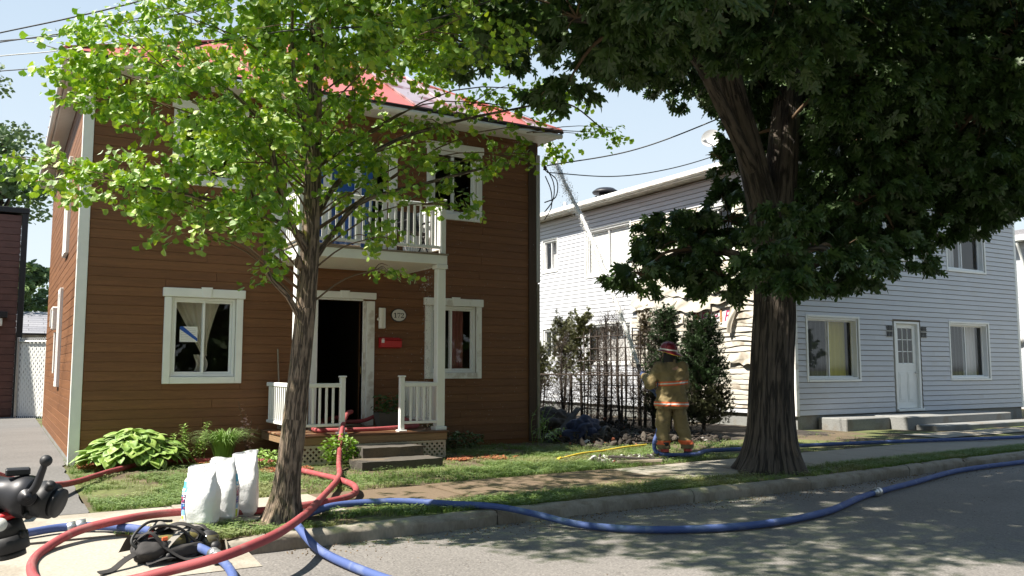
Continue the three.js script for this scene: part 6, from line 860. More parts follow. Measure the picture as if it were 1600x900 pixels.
{
  const t = thing('garage', 'low garage with a grey shingle roof behind the white fence', 'garage', [1.4, 0.1, -33.4]);
  part(t, 'wall', bx(-2.2, 4.2, 0.05, 2.72, -36.5, -32.1), mat.whiteDirty); let r = 0;
  for (let z = -31.9; z > -34.2; z -= 0.24, r++) { const y = 2.72 + (-31.9 - z) * 0.34; for (let x = -2.4 - (r % 2) * 0.45; x < 4.4; x += 0.9) part(t, 'shingle', bar([Math.max(-2.4, x) + 0.45, y, z + 0.02], [Math.max(-2.4, x) + 0.45, y + 0.10, z - 0.30], 0.89, 0.018), mat.shingle[(r + Math.round(x * 3)) % 3 < 0 ? 0 : Math.abs((r + Math.round(x * 3)) % 3)]); }
  part(t, 'roof', uvWorld((() => { const sh = new THREE.Shape([[-31.9, 2.68], [-34.25, 3.48], [-36.6, 2.68]].map((p) => new THREE.Vector2(-p[0], p[1]))); const g = new THREE.ExtrudeGeometry(sh, { depth: 6.7, bevelEnabled: false }); g.rotateY(Math.PI / 2); g.translate(-2.35, 0, 0); return g; })()), mat.shingle[0]);
}
// small vent box and meter on the sunny side wall
{
  const t = thing('wall_box', 'small white electrical box on the sunlit left wall of the brown house', 'meter box', [0.9, 2.3, -19.1]);
  part(t, 'box', bx(0.82, 0.952, 2.35, 2.80, -19.25, -19.0, 0.02), mat.whiteDirty); part(t, 'cover', bx(0.80, 0.819, 2.4, 2.75, -19.22, -19.03, 0.006), mat.gutterGrey); part(t, 'conduit', sweep([[0.90, 2.30, -19.1], [0.90, 1.5, -19.1]], 0.022, { straight: true }), mat.white);
}
// neighbour on the left, out of the picture, whose shade lies on the driveway
{
  const t = thing('neighbour_house', 'plain neighbouring house left of the driveway, outside the picture', 'house', [-8, 0.1, -19]);
  part(t, 'wall', bx(-12, -4.2, 0.0, 5.2, -26, -14.2), mat.darkBrick); const sh = new THREE.Shape([[-12.4, 5.2], [-3.8, 5.2], [-8.1, 7.6]].map((p) => new THREE.Vector2(...p))); const g = new THREE.ExtrudeGeometry(sh, { depth: 12.4, bevelEnabled: false }); g.translate(0, 0, -26.3); part(t, 'roof', uvWorld(g), mat.shingle[1]);
}
// sliver of the next white house
{
  const x = 32, t = thing('next_house', 'sunlit white clapboard house just visible past the right edge', 'house', [x, 0.1, -14]);
  part(t, 'wall', bx(x + 0.03, x + 8, 0.1, 6.2, -26, -13.4), mat.vinyl[0]); for (let i = 0; i < 43; i++) { const y = 0.4 + i * 0.135; part(t, 'siding_board', toSide(x)(bx(-26, -13.4, y, y + 0.128, 0.0, 0.016, 0.003)), mat.vinyl[i % 3]); }
  part(t, 'eave', [bx(x - 0.5, x + 8.3, 6.21, 6.40, -26.2, -13.1)], mat.white); part(t, 'roof', bx(x - 0.45, x + 8.2, 6.402, 6.6, -26.1, -13.2), mat.roofGrey); part(t, 'downspout', sweep([[x - 0.08, 0.2, -17.2], [x - 0.08, 5.4, -17.2], [x - 0.4, 6.15, -17.2]], 0.05, { radial: 8 }), mat.white); part(t, 'meter', [lathe([[0, 0], [0.11, 0], [0.11, 0.12], [0, 0.14]], 16).rotateZ(Math.PI / 2).translate(x - 0.02, 2.6, -17.45)], mat.gutterGrey);
}
// ------------------------------------------------------------------ overhead wires
{
  const w = (label, pts, r, m = mat.rubber, grp) => solo('overhead_wire', label, 'wire', sweep(pts, r, { radial: 6, steps: 40 }), m);
  w('topmost thin wire crossing the sky at the upper left', [[-3, 6.6, -18.6], [-0.46, 6.28, -14.0], [0.58, 6.18, -12.32], [1.29, 6.06, -10.94], [3, 5.9, -7.5], [5, 5.9, -4.2]], 0.011);
  { const P = [[-3, 6.45, -18.4], [-0.45, 6.16, -14.0], [0.52, 6.0, -12.44], [1.22, 5.84, -11.12], [1.79, 5.65, -9.8], [2.5, 5.5, -7.4], [4.2, 5.6, -4.5]]; const t = thing('overhead_wire', 'twisted pair of wires, second from the top at the upper left', 'wire', [-0.4, 5.5, -14]); part(t, 'strand', sweep(P, 0.009, { radial: 6, steps: 40 }), mat.rubber); part(t, 'strand', sweep(P.map(([x, y, z], i) => [x, y + (i % 2 ? 0.03 : -0.025), z]), 0.007, { radial: 6, steps: 40 }), mat.rubber); }
  w('pale thin wire, third from the top at the upper left', [[-3, 6.3, -18.6], [-0.44, 5.97, -14.0], [0.46, 5.79, -12.56], [1.17, 5.65, -11.24], [1.5, 5.55, -10.6], [4.5, 6.3, -6]], 0.008, mat.gutterGrey);
  w('lowest black cable sagging across the slender tree crown to the upper right', [[-3, 6.1, -18.4], [-0.43, 5.76, -14.0], [0.87, 5.45, -11.84], [2.05, 4.58, -7.35], [3.21, 4.79, -7.0], [4.12, 5.18, -6.6], [7, 6.5, -5.2]], 0.0075);
  w('upper service wire from the corner of the brown house to the right', [[9.42, 5.72, -14.45], [10.7, 5.95, -13.3], [11.6, 6.35, -11.9], [13.0, 7.2, -10.0]], 0.013);
  w('lower service wire sagging from the brown house corner over the white roof', [[9.42, 5.58, -14.45], [10.9, 5.62, -14.2], [12.4, 5.95, -14.2], [14.4, 6.65, -14.3], [18, 8.2, -14.5]], 0.011);
  { const t = thing('service_cable_loop', 'black looped service cables hanging at the right corner of the brown house', 'cable', [9.4, 5.0, -14.4]); for (const [a, b, m] of [[5.7, 4.75, 0.16], [5.62, 4.95, 0.24], [5.5, 4.6, 0.10]]) part(t, 'cable', sweep([[9.38, a, -14.45], [9.40 + m, (a + b) / 2 + 0.15, -14.42], [9.42 + m * 0.8, (a + b) / 2 - 0.2, -14.42], [9.36, b, -14.45]], 0.012, { radial: 6 }), mat.rubber); part(t, 'insulator', [lathe([[0, 0], [0.04, 0.01], [0.03, 0.05], [0.045, 0.07], [0, 0.11]], 12).translate(9.38, 5.62, -14.46)], mat.darkMetal); }
}
// ------------------------------------------------------------------ fire hoses
const hoseBump = (q, a, c, l) => 0.004 * (fbm(l * 2.6, a * 0.6, 1, 2) - 0.5) - 0.0025 * Math.pow(Math.max(0, fbm(l * 0.9, 3, 2, 2) - 0.55) * 4, 2);
const coupling = (t, c, d, r) => { const D = V3(...d).normalize().multiplyScalar(0.075), C = V3(...c); const p = (k) => C.clone().addScaledVector(D, k).toArray(); part(t, 'coupling', [cyl(p(-1), p(-0.1), r * 1.22, r * 1.22, 16), cyl(p(-0.02), p(1), r * 1.32, r * 1.32, 16)], mat.steel); };
{
  const t = thing('fire_hose', 'faded red fire hose looping round the slender tree and up over the porch edge', 'hose', [2.3, LOT, -9]);
  part(t, 'hose_jacket', sweep([[-0.05, 0.62, -9.6], [0.25, 0.42, -10.4], [0.66, 0.26, -11.30], [1.44, 0.19, -13.20], [2.03, 0.185, -14.0], [2.64, 0.185, -13.98], [3.25, 0.185, -13.75], [3.57, 0.185, -13.3], [3.65, 0.185, -12.01], [3.77, 0.19, -10.64], [3.66, 0.20, -9.75], [3.34, 0.20, -9.12], [2.80, 0.19, -8.85], [2.30, 0.19, -8.74], [1.58, 0.24, -8.73], [1.05, 0.26, -8.48], [0.64, 0.20, -8.41], [0.36, 0.10, -8.14], [0.28, 0.055, -7.70], [0.40, 0.05, -7.08], [0.82, 0.09, -6.78], [1.12, 0.17, -6.62], [1.43, 0.26, -6.46], [1.83, 0.30, -6.74], [2.37, 0.29, -7.62], [3.03, 0.24, -9.04], [3.85, 0.21, -10.86], [4.28, 0.26, -12.1], [4.50, 0.55, -12.66], [4.62, 0.74, -12.9], [4.86, 0.86, -13.4], [5.15, 0.86, -14.0], [5.2, 0.74, -14.7], [5.1, 0.64, -15.4]], 0.037, { radial: 16, steps: 640, bump: hoseBump }), mat.redHose);
}
{
  const t = thing('fire_hose', 'bright red fire hose lying across the porch floor in front of the open door', 'hose', [5, 0.58, -13.4]);
  part(t, 'hose_jacket', sweep([[4.95, 0.63, -15.6], [4.85, 0.63, -14.6], [4.40, 0.63, -13.7], [4.35, 0.63, -13.2], [4.8, 0.63, -13.02], [5.6, 0.63, -13.12], [6.15, 0.63, -13.5], [6.2, 0.68, -13.95], [5.9, 0.80, -14.35], [5.55, 0.68, -14.45], [5.3, 0.64, -14.9]], 0.037, { radial: 14, steps: 260, bump: hoseBump }), mat.redHose);
}
{
  const t = thing('fire_hose', 'blue fire hose curving behind the breathing apparatus on the driveway apron', 'hose', [0.8, 0.1, -8]);
  part(t, 'hose_jacket', sweep([[-0.45, 0.30, -8.0], [0.0, 0.18, -8.45], [0.24, 0.185, -8.60], [0.56, 0.188, -8.74], [0.86, 0.188, -8.62], [1.22, 0.175, -8.20], [1.41, 0.135, -7.82], [1.56, 0.085, -7.50], [1.61, 0.055, -7.20], [1.57, 0.045, -6.7], [1.40, 0.045, -6.0]], 0.037, { radial: 16, steps: 220, bump: hoseBump }), mat.blueHose);
  coupling(t, [1.585, 0.075, -7.38], [0.10, -0.10, 0.65], 0.043); coupling(t, [0.66, 0.188, -8.73], [0.6, 0.08, 0.05], 0.043);
}
{
  const t = thing('fire_hose', 'long blue fire hose bending around the verge and sweeping along the road to the right', 'hose', [5, 0, -7]);
  part(t, 'hose_jacket', sweep([[2.75, 0.045, -5.2], [2.56, 0.045, -5.9], [2.45, 0.045, -6.69], [2.40, 0.07, -7.30], [2.36, 0.17, -7.62], [2.42, 0.19, -7.95], [2.71, 0.195, -8.37], [3.07, 0.20, -8.62], [3.67, 0.20, -8.52], [4.15, 0.19, -8.08], [4.44, 0.185, -7.80], [4.72, 0.13, -7.52], [5.01, 0.055, -7.14], [5.40, 0.045, -6.66], [5.96, 0.045, -6.37], [6.70, 0.045, -6.25], [7.77, 0.045, -6.42], [9.14, 0.045, -6.96], [10.84, 0.045, -7.44], [12.66, 0.045, -7.93], [14.69, 0.045, -8.1], [18, 0.045, -8.3], [24, 0.045, -8.6]], 0.037, { radial: 16, steps: 520, bump: hoseBump }), mat.blueHose);
  coupling(t, [9.5, 0.05, -7.06], [1, 0, -0.25], 0.043);
}
// ------------------------------------------------------------------ truck valves at the left edge
{
  // outlets of the fire engine whose panel stands just outside the picture
  const at = (px, py, d) => { const a = (px - 800) / 1340, b = (450 - py) / 1340, cp = Math.cos(PITCH), sp = Math.sin(PITCH), f = cp - b * sp, u = sp + b * cp, s = Math.sin(YAW), c = Math.cos(YAW); return V3((c * a + s * f) * d, 1.6 + u * d, (s * a - c * f) * d); };
  const D = 2.35, P = (x, y, d = D) => at(x, y, d);
  const t = thing('discharge_valve', 'black fire engine discharge valve with a raised lever and ball knob', 'valve', P(0, 780).toArray());
  part(t, 'valve_body', sweep([P(-90, 770), P(-20, 768), P(20, 772), P(52, 778)], (q) => 0.050 + 0.008 * Math.sin(q * 9), { radial: 24, steps: 30 }), mat.darkMetal);
  part(t, 'outlet', [cyl(P(50, 777).toArray(), P(66, 780).toArray(), 0.042, 0.042, 24), cyl(P(62, 779).toArray(), P(84, 784).toArray(), 0.050, 0.047, 24), cyl(P(84, 784).toArray(), P(94, 787).toArray(), 0.040, 0.040, 24)], mat.black);
  for (const [a, b] of [[[62, 795], [64, 806]], [[76, 764], [80, 756]], [[40, 800], [46, 806]]]) part(t, 'coupling_lug', cyl(P(...a, D - 0.02).toArray(), P(...b, D - 0.03).toArray(), 0.012, 0.012, 10), mat.black);
  part(t, 'valve_stem', [cyl(P(44, 778, D - 0.02).toArray(), P(42, 777, D - 0.10).toArray(), 0.022, 0.022, 18), cyl(P(42, 777, D - 0.09).toArray(), P(41.5, 776.5, D - 0.11).toArray(), 0.013, 0.013, 6)], mat.darkMetal);
  part(t, 'lever', sweep([P(42, 776, D - 0.09), P(55, 762, D - 0.09), P(65, 738, D - 0.09), P(71, 722, D - 0.09)], (q) => 0.012 - 0.004 * q, { radial: 10 }), mat.darkMetal);
  part(t, 'ball_knob', clean(new THREE.SphereGeometry(0.0155, 18, 12).translate(...P(72, 720, D - 0.09).toArray())), mat.black);
  part(t, 'top_nut', bx(-0.03, 0.03, -0.008, 0.012, -0.02, 0.02, 0.004).translate(...P(28, 738).toArray()), mat.darkMetal);
  const t2 = thing('discharge_outlet', 'lower dark elbow outlet with a red band at the left edge', 'outlet', P(0, 850).toArray());
  part(t2, 'elbow', sweep([P(-60, 800), P(-20, 806), P(6, 822), P(12, 838)], 0.034, { radial: 22, steps: 20 }), mat.darkMetal); part(t2, 'red_band', cyl(P(3, 800).toArray(), P(6, 812).toArray(), 0.040, 0.040, 22), mat.redBox);
  part(t2, 'outlet', [cyl(P(8, 814).toArray(), P(14, 838).toArray(), 0.040, 0.044, 22), cyl(P(13, 836).toArray(), P(18, 860).toArray(), 0.048, 0.046, 22), cyl(P(18, 860).toArray(), P(20, 870).toArray(), 0.034, 0.034, 22)], mat.black); part(t2, 'coupling_lug', cyl(P(32, 836, D - 0.01).toArray(), P(37, 834, D - 0.01).toArray(), 0.011, 0.011, 10), mat.black); part(t2, 'gauge_face', [cyl(P(0, 820, D - 0.05).toArray(), P(-0.5, 820, D - 0.056).toArray(), 0.018, 0.018, 20)], mat.silver);
}
// ------------------------------------------------------------------ bags beside the slender tree
{
  const cv = document.createElement('canvas'); cv.width = 128; cv.height = 256; const c = cv.getContext('2d'); c.fillStyle = '#f2f3f4'; c.fillRect(0, 0, 128, 256);
  const blobs = [['#4fb4dc', 0, 20, 128, 60], ['#e9eef0', 20, 60, 90, 14], ['#4a2f5c', 0, 92, 128, 46], ['#e08a9a', 60, 100, 30, 30], ['#2a4f9c', 0, 140, 128, 34], ['#8fc3e8', 0, 176, 128, 28], ['#b6d836', 20, 210, 100, 40]]; for (const [f, x, y, w, h] of blobs) { c.fillStyle = f; c.fillRect(x, y, w, h); } const rg = rngOf(5); for (let i = 0; i < 60; i++) { c.fillStyle = ['#ffffff', '#3a2450', '#d0506a', '#6bb7e0'][i % 4]; c.fillRect(rg() * 128, 90 + rg() * 90, 4 + rg() * 14, 3 + rg() * 8); }
  const pt = new THREE.CanvasTexture(cv); pt.colorSpace = THREE.SRGBColorSpace; const print = new THREE.MeshStandardMaterial({ map: pt, roughness: 0.4, side: THREE.DoubleSide });
  const bagAt = (label, x, z, w, d, h, turn, lean, seed, printFrom, printTo) => {
    const t = thing('plastic_bag', label, 'bag', [x, LOT, z]), q = new THREE.Matrix4().makeRotationY(turn).setPosition(x, LOT, z);
    const surf = (u, v, off = 0) => { // u round the bag, v up
      const a = u * 2 * Math.PI, top = sstep(0.45, 1.0, v), n = 3.4, ca = Math.cos(a), sa = Math.sin(a), k = Math.pow(Math.pow(Math.abs(ca), n) + Math.pow(Math.abs(sa), n), -1 / n);
      let hw = w / 2 * (0.93 + 0.07 * Math.sin(v * 3)) * lerp(1, 0.86, top), hd = d / 2 * lerp(0.85 + 0.25 * Math.sin(Math.min(1, v * 1.5) * Math.PI * 0.8), 0.07, Math.pow(top, 1.2)); const base = sstep(0, 0.07, v); hw *= lerp(0.80, 1, base); hd *= lerp(0.7, 1, base);
      const wr = (fbm(u * 6, v * 4, seed, 3, 6) - 0.5) * lerp(0.022, 0.06, top) + (Math.abs(2 * fbm(u * 12, v * 6, seed + 4, 2, 12) - 1) - 0.3) * lerp(0.004, 0.026, top);
      const x0 = ca * k * (hw + wr + off) + lean * v * v * 0.12, z0 = sa * k * (hd + wr * 0.7 + off), y = h * v * (1 + 0.12 * top * (fbm(u * 3, 2, seed, 2, 3) - 0.5) + 0.02 * top * ca) + 0.01;
      return [x0, y, z0 + 0.06 * top * Math.sin(seed)]; };
    const g = gridSheet(56, 46, (u, v) => { const p = surf(u, v); return [...p, u * 1.1, v * h]; }); g.applyMatrix4(q); part(t, 'bag', [g, clean(gridSheet(56, 2, (u, v) => { const p = surf(u, 0); return [p[0] * v, 0.01, p[2] * v, u, v]; }).applyMatrix4(q))], mat.bag);
    if (printTo > printFrom) { const s = gridSheet(16, 36, (u, v) => { const p = surf(lerp(printFrom, printTo, u), lerp(0.05, 0.80, v), 0.003); return [...p, u, v]; }); s.applyMatrix4(q); part(t, 'printed_panel', s, print); }
  };
  bagAt('full white plastic bag nearest the kerb, leftmost of the three, with a printed side', 1.66, -8.42, 0.32, 0.25, 0.56, -0.72, 0.05, 3, 0.33, 0.47);
  bagAt('white plastic bag in the middle of the three with a crumpled top', 1.90, -8.62, 0.29, 0.22, 0.59, -0.55, 0.06, 7, 0.0, 0.07);
  bagAt('tall white plastic bag nearest the tree trunk, rightmost of the three', 2.13, -8.80, 0.29, 0.22, 0.62, -0.4, -0.05, 12, 0.46, 0.5);
}
// ------------------------------------------------------------------ breathing apparatus on the ground
{
  const t = thing('breathing_apparatus', 'black breathing apparatus with air cylinder and straps lying in a heap by the kerb', 'breathing apparatus', [1.3, 0.02, -7.75]), q = new THREE.Matrix4().makeRotationY(0.42).setPosition(1.30, 0.03, -7.74), A = (g) => clean(g).applyMatrix4(q);
  part(t, 'air_cylinder', A(lathe([[0, -0.27], [0.045, -0.265], [0.078, -0.22], [0.085, -0.17], [0.085, 0.16], [0.07, 0.21], [0.03, 0.235], [0.028, 0.28], [0, 0.285]], 26).rotateZ(Math.PI / 2).translate(0.02, 0.11, 0.0)), mat.tank);
  part(t, 'cylinder_valve', A(merge([cyl([-0.26, 0.11, 0], [-0.34, 0.11, 0], 0.028), cyl([-0.31, 0.11, -0.05], [-0.31, 0.11, 0.05], 0.024), cyl([0.08, 0.11, 0], [0.10, 0.11, 0], 0.09, 0.09, 26)])), mat.black);
  part(t, 'backplate', A(gridSheet(12, 10, (u, v) => [lerp(-0.32, 0.34, u), 0.05 + 0.16 * Math.sin(v * 2.6) + 0.02 * fbm(u * 4, v * 4, 2), lerp(-0.20, 0.10, v) - 0.05, u, v])), mat.strapBlack);
  part(t, 'harness_pad', A(gridSheet(16, 8, (u, v) => [lerp(-0.14, 0.14, u), 0.13 + 0.14 * Math.sin(v * 2.2) + 0.03 * Math.sin(u * 7), lerp(-0.19, -0.02, v), u, v])), mat.strapGrey);
  const strap = (pts, w, m, nm = 'strap') => part(t, nm, A(sweep(pts.map((p) => V3(...p)), 1, { radial: 4, steps: 34, bump: null }).clone && ribbon(pts, w)), m);
  function ribbon(pts, w) { const c = new THREE.CatmullRomCurve3(pts.map((p) => V3(...p))); const L = []; for (const o of [0, 0.006]) L.push(gridSheet(2, 40, (u, v) => { const p = c.getPoint(v), d = c.getTangent(v), s = V3(0, 1, 0.35).cross(d).normalize(); return [p.x + s.x * (u - 0.5) * w, p.y + s.y * (u - 0.5) * w + o, p.z + s.z * (u - 0.5) * w, u * w, v]; })); return merge(L); }
  strap([[-0.30, 0.10, 0.02], [-0.45, 0.06, 0.06], [-0.56, 0.01, 0.08], [-0.68, 0.012, 0.10]], 0.05, mat.strapBlack); strap([[-0.1, 0.22, -0.05], [0.05, 0.27, 0.04], [0.2, 0.18, 0.13], [0.3, 0.03, 0.17]], 0.055, mat.strapBlack); strap([[-0.22, 0.05, 0.14], [-0.08, 0.16, 0.12], [0.04, 0.21, 0.06], [0.16, 0.26, -0.08]], 0.05, mat.strapGrey); strap([[-0.32, 0.02, 0.16], [-0.16, 0.05, 0.2], [0.02, 0.02, 0.2], [0.2, 0.06, 0.17]], 0.045, mat.strapBlack); strap([[0.3, 0.2, -0.1], [0.36, 0.14, 0], [0.32, 0.02, 0.1], [0.15, 0.012, 0.21]], 0.05, mat.strapBlack);
  for (const p of [[[-0.28, 0.14, 0.05], [-0.2, 0.27, 0.02], [0.0, 0.25, 0.08], [0.14, 0.12, 0.14], [0.28, 0.05, 0.12]], [[-0.26, 0.08, 0.08], [-0.36, 0.18, 0.0], [-0.2, 0.30, -0.06], [0.06, 0.28, -0.1]], [[0.1, 0.06, 0.14], [0.24, 0.16, 0.1], [0.33, 0.1, 0.02], [0.26, 0.03, 0.16]]]) part(t, 'air_hose', A(sweep(p, 0.012, { radial: 8, steps: 40 })), mat.rubber);
  const mk = new THREE.SphereGeometry(0.10, 20, 14, 0, 6.3, 0, 1.9); mk.rotateX(1.2); part(t, 'face_mask', A(mk.translate(0.29, 0.09, 0.09)), mat.black); const lens = new THREE.SphereGeometry(0.085, 18, 12, 0.3, 2.5, 0.8, 1.0); part(t, 'mask_lens', A(lens.translate(0.29, 0.10, 0.115)), M([0.10, 0.09, 0.05], 0.1)); part(t, 'regulator', A(merge([lathe([[0, 0], [0.045, 0], [0.05, 0.03], [0.03, 0.06], [0, 0.065]], 16).rotateX(1.4).translate(0.29, 0.06, 0.17)])), mat.black); part(t, 'gauge', A(merge([cyl([-0.14, 0.05, 0.17], [-0.14, 0.055, 0.20], 0.034)])), mat.black); for (const [x, y, z, a, b, c, sd] of [[0.22, 0.09, -0.02, 0.17, 0.11, 0.14, 3], [-0.2, 0.10, 0.03, 0.16, 0.10, 0.13, 6], [0.05, 0.07, 0.14, 0.2, 0.06, 0.06, 9]]) { const g = new THREE.IcosahedronGeometry(1, 10), Pp = g.attributes.position; for (let i = 0; i < Pp.count; i++) { const v = V3().fromBufferAttribute(Pp, i), f = 1 + 0.5 * (fbm(v.x * 1.3 + sd, v.y * 1.3, v.z * 1.3, 2) - 0.5); Pp.setXYZ(i, x + v.x * f * a, Math.max(0.005, y + v.y * f * b), z + v.z * f * c); } g.computeVertexNormals(); part(t, 'harness_padding', A(g), mat.strapBlack); }
  strap([[0.0, 0.20, 0.1], [0.14, 0.24, 0.06], [0.28, 0.2, 0.02], [0.37, 0.06, 0.06]], 0.04, mat.strapGrey); strap([[-0.34, 0.16, -0.04], [-0.24, 0.24, 0.06], [-0.16, 0.12, 0.16], [-0.02, 0.015, 0.24], [0.16, 0.012, 0.27]], 0.045, mat.strapBlack);
  part(t, 'buckle', A(bx(-0.16, -0.11, 0.17, 0.20, 0.10, 0.115)), mat.orange); part(t, 'label_patch', A(bx(-0.24, -0.19, 0.20, 0.25, 0.02, 0.035)), mat.redBox);
}
// ------------------------------------------------------------------ water from the nozzle
{
  const A = V3(9.375, 1.665, -11.56), path = [A, V3(9.48, 1.90, -11.8), V3(9.59, 2.42, -12.2), V3(9.69, 3.08, -12.7), V3(9.77, 3.94, -13.3), V3(9.82, 4.87, -14.0), V3(9.86, 5.5, -14.5), V3(9.95, 6.26, -15.1), V3(10.03, 6.85, -15.6)], cv = new THREE.CatmullRomCurve3(path);
  const t = thing('water_jet', 'white jet of water shot from the nozzle up to the roof corner', 'water jet', A.toArray());
  part(t, 'jet_core', sweep(path, (q) => lerp(0.020, 0.040, q), { radial: 10, steps: 150, bump: (q, a, c, l) => lerp(0.010, 0.045, q) * (fbm(l * 5, a * 1.2, 2, 3) - 0.5) * 1.6 }), mat.water);
  const drop = clean(new THREE.IcosahedronGeometry(1, 1)), n = 7500, im = shadowOn(new THREE.InstancedMesh(drop, mat.spray, n)), b = A;
  for (let i = 0; i < n; i++) { const q = rnd(), p = cv.getPoint(q), s = lerp(0.03, 0.14, q) * Math.pow(rnd(), 0.7) * (rnd() < 0.12 ? 2.4 : 1), r = rr(0.002, 0.008); im.setMatrixAt(i, M4(V3(p.x - b.x + rr(-1, 1) * s, p.y - b.y + rr(-1, 1) * s - (s * 0.5), p.z - b.z + rr(-1, 1) * s), Q(0, 0, 0), [r, r * rr(1, 2.2), r])); } im.name = 'droplets'; im.userData.kind = 'stuff'; t.add(im);
  // drips falling from the eaves and mist in the gap
  const m2 = 2600, im2 = shadowOn(new THREE.InstancedMesh(drop, mat.spray, m2));
  for (let i = 0; i < m2; i++) { let x, y, z, r = rr(0.0015, 0.004); const k = rnd(); if (k < 0.12) { x = 6.0 + rr(-0.06, 0.06) + 0.1 * rnd(); y = rr(0.6, 3.3); z = -12.95 + rr(-0.03, 0.03); } else if (k < 0.4) { x = rr(5.5, 9.5); y = rr(0.2, 6.2); z = -13.98 + rr(-0.06, 0.06); r *= 0.8; } else { x = 10.6 + 1.8 * (rnd() + rnd() - 1); y = 3.2 * Math.pow(rnd(), 0.6) + 2.6 * rnd(); z = -16 + 2.2 * (rnd() + rnd() - 1); } im2.setMatrixAt(i, M4(V3(x, y, z), Q(0, 0, 0), [r, r * 3, r])); }
  im2.name = 'water_drips'; im2.userData = { kind: 'stuff', label: 'water drips falling from the eaves and spray drifting between the two houses', category: 'spray' }; scene.add(im2);
}
